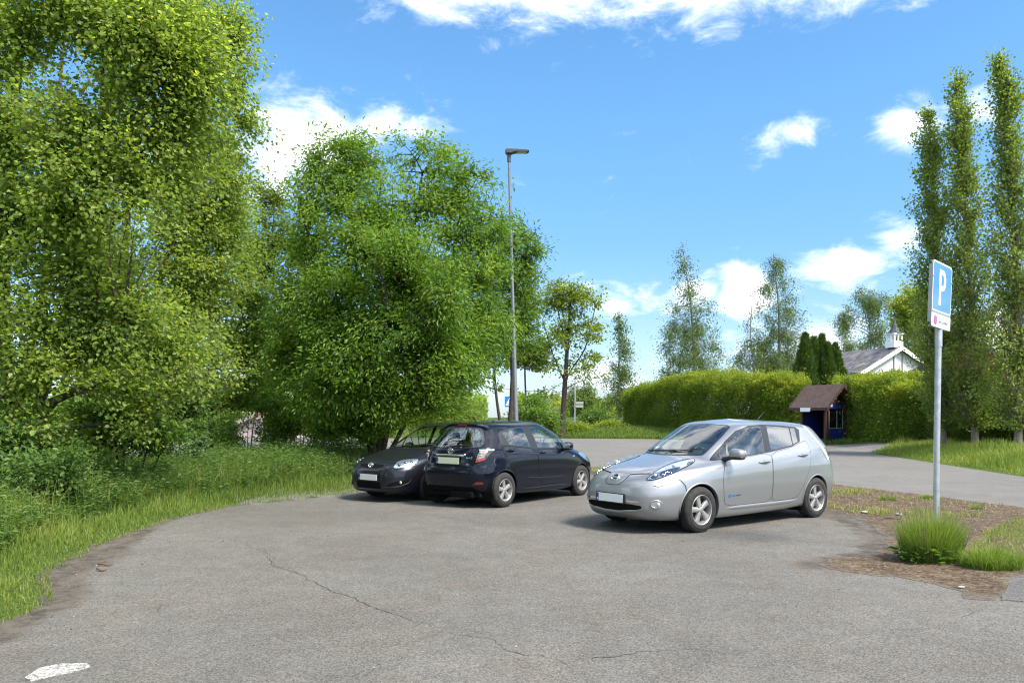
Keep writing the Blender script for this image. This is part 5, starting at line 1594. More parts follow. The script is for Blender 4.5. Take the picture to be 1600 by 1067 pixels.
        ok = np.sin(v * .058 + az * 2 + sd) + np.sin(v * .131 - az + sd * 2) > -.62      # open gaps between the ascending boughs
        v, az, rad = v[ok], az[ok], rad[ok]; n = len(v)
        cu = np.interp(v, lv_, lu_)
        C = np.array([P(a, c, d) for a, c in zip(cu, v)]) - b
        cen = C + np.stack([np.cos(az) * rad, np.sin(az) * rad, np.zeros(n)], 1)
        # each branch leaves the trunk well below its leaves and sweeps upwards
        vs = np.minimum(v + rad / k * 2.1 + 8, 672); su = np.interp(vs, lv_, lu_)
        S0 = np.array([P(a, c, d) for a, c in zip(su, vs)]) - b
        make_tree('poplar_tree', lab, tuple(b), stems, [(0, 0, 0, 1, 1, 1, 1)], pop, barkp, sd, n, 52, .082, .85, .36, limbs=0, droop=.1, vary=.6, trunk_r=(.125, .012), twig_r=.010, group='tall poplars beside the road on the right', tone_c=.48, up=.25, flare=1.25, given=(cen, S0))

    # ---- dark pointed conifers behind the shelter
    cn = [('leftmost dark pointed conifer of the clump behind the shelter', 1258, 520, 20, 49.5), ('second dark pointed conifer from the left, behind the shelter roof', 1272, 527, 15, 50.2), ('middle and slimmest dark conifer of the clump behind the shelter', 1284, 522, 14, 50.8),
          ('fourth dark conifer from the left, lower than its neighbours', 1293, 534, 14, 49.8), ('dark pointed conifer nearest the white house roof', 1305, 536, 18, 50.4)]
    for i, (lab, u, v, w, d) in enumerate(cn):
        rng = np.random.default_rng(60 + i); b = gp(u, d); s = d / FPX
        root = empty('conifer', b); tag(root, lab, 'conifer', 'dark conifers behind the bus shelter')
        h = EYE - (v - YH) * s - b[2]; r = w * s * 1.05
        N = 9000
        t = rng.uniform(0, 1, N) ** 1.25; az = rng.uniform(0, 2 * np.pi, N)
        prof = np.minimum(1, (1 - t) * 1.9) ** .8 * (.86 + .14 * np.sin(az * 3 + t * 9 + i)) * (1 + .10 * np.sin(t * 34 + az * 2))
        rr = r * prof * rng.uniform(.55, 1.02, N) ** .5
        pos = np.stack([rr * np.cos(az), rr * np.sin(az), .1 + t * (h - .25)], 1)
        ax = np.stack([np.cos(az) * .5, np.sin(az) * .5, np.full(N, .9)], 1) + rng.normal(size=(N, 3)) * .25
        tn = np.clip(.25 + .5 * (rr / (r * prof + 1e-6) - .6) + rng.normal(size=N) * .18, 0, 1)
        lv, lf, lt = leaf_arrays(rng, pos, ax, .24, .32, up=0, droop=0, shape='long', tone=tn)
        v_, f_, _ = stem_arrays([(0, 0, -.1), (0, 0, h * .5), (0, 0, h * .95)], .09, .02, 7, i)
        obj('trunk', v_, f_, barkd, root); c = obj('crown', lv, lf, thuja, root, False); set_tone(c, lt)

    # ---- hedges
    def hedge(name, label, line, hts, dep, N, seed, leaf=.10, group='clipped hedges beside the road', m=hedgem):
        rng = np.random.default_rng(seed)
        L = np.array(line, float); seg = np.linalg.norm(np.diff(L, axis=0), axis=1); cum = np.concatenate([[0], np.cumsum(seg)])
        c0 = L.mean(0); base = (c0[0], c0[1], Hs(*c0)); root = empty(name, base); tag(root, label, 'hedge', group)
        q = rng.uniform(0, cum[-1], N)
        cx = np.interp(q, cum, L[:, 0]); cy = np.interp(q, cum, L[:, 1])
        t = np.array([np.interp(q, cum, np.gradient(L[:, 0])), np.interp(q, cum, np.gradient(L[:, 1]))]).T; t = unit(t); nrm = np.stack([-t[:, 1], t[:, 0]], 1)
        hh = np.interp(q, cum, np.array(hts)) * (1 + .05 * vnoise(q, q * .3, 1.3, seed) + .03 * vnoise(q, q, 4, seed + 2))
        # cross section: rounded box; angle from one foot over the top to the other foot
        a = rng.uniform(-.18, np.pi + .18, N)
        e = .55
        sx = np.sign(np.cos(a)) * np.abs(np.cos(a)) ** e; sz = np.sign(np.sin(a)) * np.abs(np.sin(a)) ** e
        zc = .55
        rad = rng.uniform(0, 1, N) ** .28
        bump = 1 + .17 * vnoise(q * 1.1 + a * .8, a * 2.2 + hh, 1.6, seed + 4) + .11 * vnoise(q * 3, a * 5, 2, seed + 7) + .10 * np.maximum(rng.normal(size=N), 0) ** 2 * (rng.uniform(0, 1, N) < .25)
        end = np.clip(np.minimum(q, cum[-1] - q) / (dep * .5), 0, 1); end = np.sqrt(1 - (1 - end) ** 2) * .75 + .25
        wv = dep * .5 * sx * rad * bump * end
        zv = np.where(sz > 0, hh * zc + hh * (1 - zc) * sz * rad * (1 + (bump - 1) * .7), hh * zc + hh * zc * sz * rad * 3.2)
        zv = np.where(rng.uniform(0, 1, N) < .42, rng.uniform(.02, .75, N) * hh, zv)
        wv = np.where(zv < hh * .62, np.sign(sx) * dep * .5 * rad * bump * end * (.86 + .14 * zv / hh), wv)
        px = cx + nrm[:, 0] * wv; py = cy + nrm[:, 1] * wv; gz = H(px, py)
        pos = np.stack([px, py, gz + np.maximum(zv, .03)], 1) - np.array(base)
        out = np.stack([nrm[:, 0] * wv, nrm[:, 1] * wv, (zv - hh * .5) * .8], 1)
        ax = unit(out + np.array([0, 0, .35])) + rng.normal(size=(N, 3)) * .55
        # sunlit tops put into the leaf tone: yellower on the upper side
        top = np.clip((zv / hh - .62) / .38, 0, 1)
        tn = np.clip(.30 + .30 * top + .20 * vnoise(px, py + zv, 1.7, seed) + rng.normal(size=N) * .17, 0, 1)
        lv, lf, lt = leaf_arrays(rng, pos, ax, leaf, .55, up=.3, droop=.1, shape='long', tone=tn)
        # inner twigs
        K = 260; qi = rng.integers(0, N, K)
        P0 = np.stack([cx[qi], cy[qi], H(cx[qi], cy[qi]) - .05], 1) - np.array(base); P2 = pos[qi]; P1 = (P0 + P2) / 2 + np.array([0, 0, .3])
        bv, bf = branch_arrays(P0, P1, P2, np.full(K, .022), np.full(K, .006), 4, 4)
        obj('branches', bv, bf, barkd, root); c = obj('foliage', lv, lf, m, root, False); set_tone(c, lt)
        return root
    A = lambda u, d: ((u - 800) / FPX * d, d)
    hedge('hedge', 'far end of the trimmed hedge above the grass bank, rounded left end', [A(988, 62), A(1040, 58), A(1085, 55)], [2.6, 3.5, 3.8], 2.8, 62000, 71)
    hedge('hedge', 'long middle stretch of the trimmed hedge with yellow top behind the silver car', [A(1078, 55.5), A(1130, 52), A(1185, 48.5)], [3.8, 3.9, 3.8], 2.8, 74000, 72)
    hedge('hedge', 'rounded darker green hedge bush left of the wooden shelter', [A(1188, 49), A(1222, 47.5), A(1262, 46.5)], [3.6, 3.7, 3.2], 2.8, 64000, 73)
    hedge('hedge', 'tall trimmed hedge right of the wooden shelter below the white house', [A(1318, 44.5), A(1370, 41), A(1425, 37.5), A(1462, 36)], [3.2, 3.25, 3.0, 2.6], 2.8, 84000, 74, .095)
    hedge('hedge', 'lower loose hedge behind the poplar trunks at the right edge', [A(1470, 36), A(1530, 33.5), A(1590, 31.5), A(1660, 29.5)], [2.3, 1.7, 1.45, 1.4], 2.2, 72000, 75, .085,
          m=leaf_mat('loose_hedge_leaf', [(.0, (.075, .115, .030)), (.5, (.140, .190, .045)), (.85, (.215, .250, .065)), (1.0, (.25, .13, .08))], .45, .5))
    # ---- shrubs
    def shrub(label, u, d, rows, m, seed, n=70, per=60, leaf=.075, wid=.6, group='shrubs at the foot of the left trees', cr=.30, **kw):
        b = gp(u, d)
        make_shrub('shrub', label, b, bl(b, d, rows, .9), m, barkd, seed, n, per, leaf, wid, cr, group=group, **kw)
    shrub('leafy dark shrub at the far left below the tall tree', 20, 12.6, [(20, 700, 70, 50), (-30, 690, 60, 50)], bush, 81, 90, 70)
    shrub('low greyish green bramble at the left edge of the grass', 95, 11.8, [(80, 745, 60, 34), (140, 730, 50, 36)], bush, 82, 80, 70, .06)
    shrub('dense shrub below the slanting trunks on the left verge', 190, 14.8, [(190, 650, 70, 55), (140, 670, 60, 45), (240, 680, 50, 40)], darkl, 83, 150, 66)
    shrub('bluish green shrub in the middle of the left verge', 285, 17.6, [(285, 640, 60, 45), (330, 670, 40, 34), (240, 660, 40, 34)], bush, 84, 130, 60)
    shrub('small dark shrub before the glimpse of a red roof', 410, 22.5, [(425, 655, 40, 44), (350, 680, 40, 30), (440, 670, 30, 30)], darkl, 85, 110, 60)
    shrub('light green bush hiding the pale pink house', 385, 24.5, [(385, 650, 34, 40), (365, 670, 30, 30)], alder, 97, 80, 56)
    shrub('light green shrub left of the dark grey car', 470, 23.0, [(470, 650, 40, 44), (510, 660, 34, 36)], alder, 86, 90, 60)
    shrub('yellow-green shrub beneath the big round tree', 545, 25.0, [(545, 650, 40, 40), (590, 655, 34, 36), (510, 600, 30, 30)], pale, 87, 90, 56)
    shrub('leafy sucker growth round the foot of the big round tree', 570, 20.6, [(555, 668, 34, 30), (600, 660, 36, 26), (520, 675, 34, 26)], ash, 98, 110, 56)
    shrub('shady shrub right of the stems of the big round tree', 665, 26.0, [(660, 640, 50, 40), (710, 650, 40, 34)], alder, 88, 100, 56)
    shrub('dark shrub right behind the roof of the black car', 835, 36.0, [(830, 650, 36, 30), (858, 664, 18, 18)], darkl, 89, 90, 60, .10, group='shrubs beyond the junction', cr=.4)
    shrub('light green low shrub at the foot of the bronze tree', 880, 56.0, [(870, 672, 22, 16), (900, 674, 22, 14)], pale, 90, 60, 50, .14, group='shrubs beyond the junction', cr=.5)
    shrub('rounded shrub between the small lamp and the slim birch', 928, 62.0, [(925, 662, 20, 18), (945, 668, 16, 14)], bush, 91, 70, 50, .15, group='shrubs beyond the junction', cr=.6)
    shrub('low yellowish shrub at the left foot of the grass bank', 955, 58.0, [(950, 672, 20, 10), (975, 670, 14, 12)], pale, 92, 50, 50, .13, group='shrubs beyond the junction', cr=.5)
    b = gp(845, 88)
    make_tree('birch_tree', 'distant pale birch behind the bronze tree', b, [st(b, 88, (850, 640), (852, 600))],
        bl(b, 88, [(850, 620, 22, 30), (870, 640, 20, 24), (838, 650, 20, 20), (905, 630, 24, 40), (925, 600, 16, 30, 0, .5)], .9), birch, barkb, 37, 120, 40, .2, .6, 1.0, .0, .4, 8, .5, trunk_r=(.12, .03), hang=.6, tone_c=.7)

    # ---- distant belts of woodland: seen only as a mass through gaps
    rng = np.random.default_rng(5)
    def belt(u0, u1, d0, d1, h0, h1, N, leaf, m, seed):
        rng = np.random.default_rng(seed)
        k = rng.uniform(0, 1, N); u = u0 + (u1 - u0) * k; d = d0 + (d1 - d0) * rng.uniform(0, 1, N)
        x = (u - 800) / FPX * d; z0 = H(x, d)
        hh = (h0 + (h1 - h0) * k) * (.75 + .35 * vnoise(u, u * 0, .05, seed) + .2 * vnoise(u, u * 0, .17, seed + 1))
        z = z0 + hh * rng.uniform(0, 1, N) ** .8
        pos = np.stack([x, d, z], 1)
        lv, lf, lt = leaf_arrays(rng, pos, rng.normal(size=(N, 3)), leaf, .7, tone=np.clip(.45 + .2 * vnoise(x, z, .6, seed) + rng.normal(size=N) * .15, 0, 1))
        o = obj('far_wood', lv, lf, m, None, False); set_tone(o, lt); tag(o, kind='stuff')
    belt(-100, 560, 55, 75, 4.5, 4.0, 16000, .36, alder, 3)
    belt(560, 760, 60, 80, 4.0, 2.8, 7000, .36, alder, 4)
    belt(800, 1010, 100, 130, 3.6, 4.0, 6000, .5, pale, 6)

    # ---- grass and weeds
    gr = leaf_mat('verge_grass', [(.0, (.070, .120, .022)), (.45, (.135, .200, .032)), (.8, (.21, .255, .050)), (1.0, (.36, .33, .13))], .35, .55)
    dry = leaf_mat('roadside_grass', [(.0, (0.099, 0.162, 0.026)), (.45, (0.184, 0.250, 0.038)), (.75, (0.298, 0.297, 0.071)), (1.0, (0.420, 0.351, 0.154))], .3, .6)
    rng = np.random.default_rng(8)
    vp = [(-3.95, 3.0), (-3.9, 6.8), (-4.62, 8.0), (-5.08, 9.95), (-5.22, 12.2), (-4.95, 14.1), (-4.2, 15.5), (-3.25, 16.9), (-3.0, 19), (-2.1, 23), (-4.5, 25), (-7, 21), (-9.5, 17), (-9.5, 10), (-7.5, 5), (-6, 3)]
    x, y = scatter(rng, vp, 120000)
    dl, _ = seg_dist(x, y, LOT_L)
    keep = (rng.uniform(0, 1, len(x)) < .65 + dl * .9) & (rng.uniform(0, 1, len(x)) < np.exp(-np.maximum(dl - 2.2, 0) * .6))
    x, y, dl = x[keep], y[keep], dl[keep]
    h = (.06 + .24 * sstep(dl / 1.3) + .22 * sstep((dl - .8) / 1.5)) * rng.uniform(.5, 1.3, len(x)) * (1 + .35 * vnoise(x, y, 1.2, 2))
    grass_obj('verge_grass', x, y, h, rng.uniform(.006, .013, len(x)), gr, 9, .42)
    # nettles and other broad-leaved weeds behind the grass strip
    wp = [(-5.9, 9.5), (-6.1, 12.2), (-5.9, 14.2), (-5.2, 15.8), (-4.3, 17.2), (-3.8, 19.2), (-3.0, 22.5), (-6.0, 25), (-8.5, 20), (-10, 15), (-9, 9), (-6.2, 6.2), (-5.2, 6.6), (-5.3, 8.0)]
    x, y = scatter(rng, wp, 8200)
    dl, _ = seg_dist(x, y, LOT_L)
    hh = (.20 + .42 * sstep((dl - .3) / 1.6)) * rng.uniform(.6, 1.35, len(x)) * (1 + .3 * vnoise(x, y, .9, 4))
    k = 15; t = np.tile(np.linspace(.25, 1, k), len(x)); ci = np.repeat(np.arange(len(x)), k)
    z0 = H(x, y)
    lean = rng.normal(size=(len(x), 2)) * .12
    pos = np.stack([x[ci] + lean[ci, 0] * t * hh[ci], y[ci] + lean[ci, 1] * t * hh[ci], z0[ci] + hh[ci] * t], 1) + rng.normal(size=(len(ci), 3)) * np.array([.02, .02, .01])
    az = rng.uniform(0, 2 * np.pi, len(ci)); ax = np.stack([np.cos(az), np.sin(az), np.full(len(ci), .25)], 1)
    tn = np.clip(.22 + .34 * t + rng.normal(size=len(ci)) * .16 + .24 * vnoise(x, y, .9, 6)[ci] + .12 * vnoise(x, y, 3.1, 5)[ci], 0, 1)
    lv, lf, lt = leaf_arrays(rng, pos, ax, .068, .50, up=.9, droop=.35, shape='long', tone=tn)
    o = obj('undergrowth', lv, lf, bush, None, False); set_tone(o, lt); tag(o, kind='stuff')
    xx, yy = scatter(rng, wp, 9000)
    grass_obj('tall_grass', xx, yy, rng.uniform(.35, .75, len(xx)), rng.uniform(.004, .008, len(xx)), gr, 19, .35, np.clip(.6 + rng.normal(size=len(xx)) * .2, 0, 1))
    # roadside bank on the right
    bp = [(11.1, 3), (13.35, 20.7), (15.15, 34), (17.6, 36), (17.8, 33.5), (17.3, 30), (18.5, 24), (19, 16), (17, 3)]
    x, y = scatter(rng, bp, 60000); d_, _ = seg_dist(x, y, ROAD_R)
    keep = rng.uniform(0, 1, len(x)) < .5 + d_; x, y, d_ = x[keep], y[keep], d_[keep]
    h = (.07 + .22 * sstep(d_ / 1.5)) * rng.uniform(.5, 1.4, len(x)) * (1 + .4 * vnoise(x, y, .9, 5)) * np.where(d_ > 3.2, .6, 1)
    tone = np.clip(.40 + .22 * vnoise(x, y, .8, 3) + rng.normal(size=len(x)) * .16 + .22 * sstep((d_ - 2.6) / 1.2), 0, 1)
    grass_obj('bank_grass', x, y, h, rng.uniform(.012, .022, len(x)), dry, 10, .45, tone)
    bp2 = [(15.1, 41.8), (12.8, 48.7), (9.0, 52.3), (3.8, 53.5), (-1, 54.2), (-1, 58), (6, 62), (10, 62), (15, 56), (17.5, 47), (17.5, 42.5), (17.0, 39.5)]
    x, y = scatter(rng, bp2, 42000)
    tone = np.clip(.36 + .2 * vnoise(x, y, .5, 3) + rng.normal(size=len(x)) * .15, 0, 1)
    grass_obj('bank_grass', x, y, rng.uniform(.10, .30, len(x)), rng.uniform(.03, .05, len(x)), gr, 12, .4, tone)
    # sparse grass on the island and its bright right-hand tongue
    tp = [(5.35, 8.2), (6.6, 9.5), (8.7, 11.4), (8.6, 13.2), (7.4, 11.9), (6.3, 10.7), (5.5, 9.6), (4.9, 8.7)]
    x, y = scatter(rng, tp, 9000)
    keep = vnoise(x, y, 1.6, 4) + rng.normal(size=len(x)) * .25 > -.25; x, y = x[keep], y[keep]
    grass_obj('island_grass', x, y, rng.uniform(.03, .12, len(x)), rng.uniform(.004, .010, len(x)), dry, 13, .8, np.clip(.34 + .25 * vnoise(x, y, 1.1, 8) + rng.normal(size=len(x)) * .15, 0, 1))
    ip = [(2.1, 22.2), (2.5, 24.0), (4.9, 20.8), (7.2, 18.5), (8.6, 14.0), (7.4, 12.3), (5.6, 12.8), (5.35, 14.2), (3.8, 17.8)]
    x, y = scatter(rng, ip, 14000)
    keep = (vnoise(x, y, 1.1, 9) + .5 * vnoise(x, y, 3.2, 2) + rng.normal(size=len(x)) * .2 > .42) | ((y > 20.8) & (rng.uniform(0, 1, len(x)) < .5)); x, y = x[keep], y[keep]
    grass_obj('island_grass', x, y, rng.uniform(.04, .16, len(x)), rng.uniform(.006, .014, len(x)), dry, 14, .7, np.clip(.55 + rng.normal(size=len(x)) * .2, 0, 1))
    # dry flattened straw on the island
    x, y = scatter(rng, ip, 2400); grass_obj('dry_straw', x, y, rng.uniform(.05, .12, len(x)), rng.uniform(.004, .008, len(x)), leaf_mat('straw', [(.0, (.17, .13, .07)), (1, (.36, .29, .17))], .1, .8), 15, 2.6, z=H(x, y) + .022)
    x, y = scatter(rng, tp, 1800); grass_obj('dry_straw', x, y, rng.uniform(.05, .12, len(x)), rng.uniform(.003, .006, len(x)), bpy.data.materials['straw'], 16, 2.6, z=H(x, y) + .022)
    # the two tufts at the foot of the parking sign
    tg = leaf_mat('tuft_grass', [(.0, (.075, .135, .022)), (.5, (.150, .230, .038)), (1.0, (.30, .34, .085))], .4, .45)
    def tuft(label, c, r, n, h, seed, lean=.30, bushy=True):
        rng = np.random.default_rng(seed)
        root = empty('grass_tuft', (c[0], c[1], Hs(*c) + .02)); tag(root, label, 'grass', 'grass tufts at the foot of the parking sign')
        a = rng.uniform(0, 2 * np.pi, n); q = r * np.sqrt(rng.uniform(0, 1, n))
        x, y = q * np.cos(a), q * np.sin(a) * .75
        hh = h * rng.uniform(.45, 1.08, n) * (1 - .35 * (q / r) ** 2)
        V, F = blades(rng, x, y, hh, rng.uniform(.0025, .0065, n), lean, np.zeros(n))
        # outer blades bow outwards
        V = V.reshape(n, 6, 3); out = np.stack([np.cos(a), np.sin(a)], 1) * (q / r)[:, None] * hh[:, None] * .30
        V[:, 2:4, :2] += out[:, None] * .35; V[:, 4:, :2] += out[:, None]
        o = obj('blades', V.reshape(-1, 3), F, tg, root, True); set_tone(o, np.clip(np.repeat(rng.normal(size=n) * .2 + .45, 6) + np.tile([-.2, -.2, 0, 0, .2, .2], n), 0, 1))
        if bushy:                                   # seed heads and a few broad dock leaves at the base
            m = 60; i = rng.integers(0, n, m); tipz = hh[i] * 1.12
            P0 = np.stack([x[i], y[i], np.zeros(m)], 1); P2 = np.stack([x[i] * 1.5, y[i] * 1.5, tipz], 1); P1 = (P0 + P2) / 2
            v_, f_ = branch_arrays(P0, P1, P2, np.full(m, .0018), np.full(m, .0028), 5, 4)
            s = obj('seed_stalks', v_, f_, mat('seed_stalk', (.16, .15, .06), .8), root, True)
            k = 90; az = rng.uniform(np.pi, 2 * np.pi, k); pos = np.stack([r * .85 * np.cos(az), r * .66 * np.sin(az), rng.uniform(.01, .14, k)], 1) + rng.normal(size=(k, 3)) * .03
            pos[:, 0] -= .10
            lv, lf, lt = leaf_arrays(rng, pos, np.stack([np.cos(az), np.sin(az), np.full(k, .6)], 1), .11, .42, up=.8, shape='long', tone=rng.uniform(.1, .5, k))
            w = obj('dock_leaves', lv, lf, bush, root, False); set_tone(w, lt)
    tuft('tall upright grass tuft growing round the foot of the parking sign', (4.62, 8.82), .30, 3200, .62, 3, .20)
    tuft('lower bright green grass tuft on the earth right of the tall one', (5.05, 8.42), .30, 2400, .27, 4, .65, False)
    for i, (u, v, r, h, lab) in enumerate(((1385, 782, .16, .14, 'small weed tuft on the gravel island right of the silver car'), (1447, 780, .12, .12, 'small weed tuft on the gravel island behind the sign pole'), (1525, 796, .12, .10, 'small weed tuft on the dry grass right of the sign pole'))):
        g = G(u, v); tuft(lab, g[:2], r, 350, h, 30 + i, .6, False)
def metal_mat(name, c, rough=.45, metal=.6):
    m = mat(name, c, rough, metal); t = NT(m); p = t.objco()
    n = t.noise(p, 18, 5, .65)
    t.set('Base Color', t.ramp(n, [(.3, tuple(x * .82 for x in c)), (.7, tuple(min(1, x * 1.15) for x in c))]))
    t.set('Roughness', t.math('MULTIPLY_ADD', n, .25, rough - .1))
    return m

def wood_mat(name, c0, c1, plank=.11, axis='X', bump=.4):
    """painted vertical boards"""
    m = mat(name, c0, .75, spec=.3); t = NT(m); p = t.objco()
    sx = t.new('ShaderNodeSeparateXYZ'); t.link(p, sx.inputs[0])
    s = t.math('ADD', sx.outputs['X'], sx.outputs['Y'])
    fr = t.math('FRACT', t.math('DIVIDE', s, plank))
    line = t.smooth(t.math('ABSOLUTE', t.math('SUBTRACT', fr, .5)), .44, .49)
    n = t.noise(p, 7, 5, .65)
    col = t.mix(t.smooth(n, .3, .7), c0, c1)
    t.set('Base Color', t.mix(t.math('MULTIPLY', line, .6), col, tuple(x * .4 for x in c0)))
    t.set('Normal', t.bump(t.math('SUBTRACT', 1.0, line), bump, .01))
    return m

def tile_mat(name, c0, c1, s=.28):
    m = mat(name, c0, .6, spec=.4); t = NT(m); p = t.objco()
    w = t.new('ShaderNodeTexBrick'); w.inputs['Scale'].default_value = 1 / s; w.offset = 0
    w.inputs['Color1'].default_value = (*c0, 1); w.inputs['Color2'].default_value = (*c1, 1); w.inputs['Mortar'].default_value = (*[x * .35 for x in c0], 1)
    w.inputs['Mortar Size'].default_value = .05; w.inputs['Brick Width'].default_value = .8; w.inputs['Row Height'].default_value = 1.0
    uv = t.new('ShaderNodeTexCoord'); t.link(uv.outputs['UV'], w.inputs['Vector'])
    n = t.noise(p, 1.6, 6, .7)
    t.set('Base Color', t.mix(t.smooth(n, .45, .7), w.outputs['Color'], (.22, .20, .19)))
    t.set('Normal', t.bump(w.outputs['Fac'], .6, .02))
    return m

def uv_plane(o, axis_u, axis_v):
    """lay UVs in metres along two directions of each face"""
    me = o.data; uv = me.uv_layers.new(name='UVMap')
    for p in me.polygons:
        for li in p.loop_indices:
            c = me.vertices[me.loops[li].vertex_index].co
            uv.data[li].uv = (c.dot(axis_u), c.dot(axis_v))

def gable_house(name, label, origin, right, w, L, eave, ridge, wallm, roofm, trimm, over=.35, th=.14, gablem=None):
    """gable in the plane y=0 of the house's own frame, ridge running back along +y; origin at the gable's left foot"""
    root = empty(name, origin, math.atan2(right[1], right[0])); tag(root, label, 'house')
    zb = -1.5
    m = MB()
    prof = [(0, zb), (w, zb), (w, eave), (w / 2, ridge), (0, eave)]
    m.prism(prof, 0, L, 'y')
    m.build('wall', wallm, root)
    sl = (ridge - eave) / (w / 2); nl = math.hypot(1, sl)
    for sg in (0, 1):
        a = (-over, eave - sl * over + .02); b = (w / 2 + (.0), ridge + .02)
        q = [a, b, (b[0], b[1] + th * nl), (a[0], a[1] + th * nl)]
        if sg: q = [(w - x, z) for x, z in q][::-1]
        r = MB(); r.prism(q, -over, L + over, 'y')
        o = r.build('roof', roofm, root); uv_plane(o, Vector((0, 1, 0)), Vector(((1 if not sg else -1) / nl, 0, sl / nl)))
        # barge board under the edge, scalloped along its lower side
        N = 16; top = []; bot = []
        for i in range(N * 4 + 1):
            t = i / (N * 4); x = a[0] + (b[0] - a[0]) * t; z = a[1] + (b[1] - a[1]) * t
            k = .20 + .055 * abs(math.sin(math.pi * t * N)); top.append((x, z + th * nl + .02)); bot.append((x, z - k + .06))
        V = []; F = []
        for (x0, z0), (x1, z1) in zip(top, bot):
            xx = lambda x: w - x if sg else x
            V += [(xx(x0), -over - .03, z0), (xx(x1), -over - .03, z1), (xx(x1), -over - .002, z1), (xx(x0), -over - .002, z0)]
        n = len(top)
        for i in range(n - 1):
            for k in range(4): F.append((i * 4 + k, i * 4 + (k + 1) % 4, i * 4 + 4 + (k + 1) % 4, i * 4 + 4 + k))
        F.append((0, 1, 2, 3)); F.append(tuple(range(4 * n - 4, 4 * n)))
        bb = MB(); bb.add(V, F); bb.build('barge_board', trimm, root)
    return root

def sign_plate(name, w, h, fields, parent, m_edge, r=.04, th=.012):
    """rounded plate in its own x-z plane facing -y; fields: (polygon, material, lift)"""
    def rr(w, h, r):
        p = []
        for cx, cz, a0 in ((w / 2 - r, h / 2 - r, 0), (-w / 2 + r, h / 2 - r, 90), (-w / 2 + r, -h / 2 + r, 180), (w / 2 - r, -h / 2 + r, 270)):
            for k in range(7):
                a = R(a0 + 15 * k); p.append((cx + r * math.cos(a), cz + r * math.sin(a)))
        return p
    m = MB(); m.prism(rr(w, h, r), 0, th, 'y')
    o = m.build(name, m_edge, parent)
    return o, rr

def flat(poly, y, m, name, parent, th=.0015):
    mb = MB(); mb.prism(poly, y - th, y, 'y'); return mb.build(name, m, parent)

def letters(txt, size, x, z, y, m, name, parent, sx=1.0, bold=0.0):
    V, F = text_mesh(txt, size, .001)
    # lettering lies in the plate's plane, reading from its front (-y)
    V = [(x + a * sx, y - c, z + b) for a, b, c in V]
    mb = MB(); mb.add(V, F); return mb.build(name, m, parent)

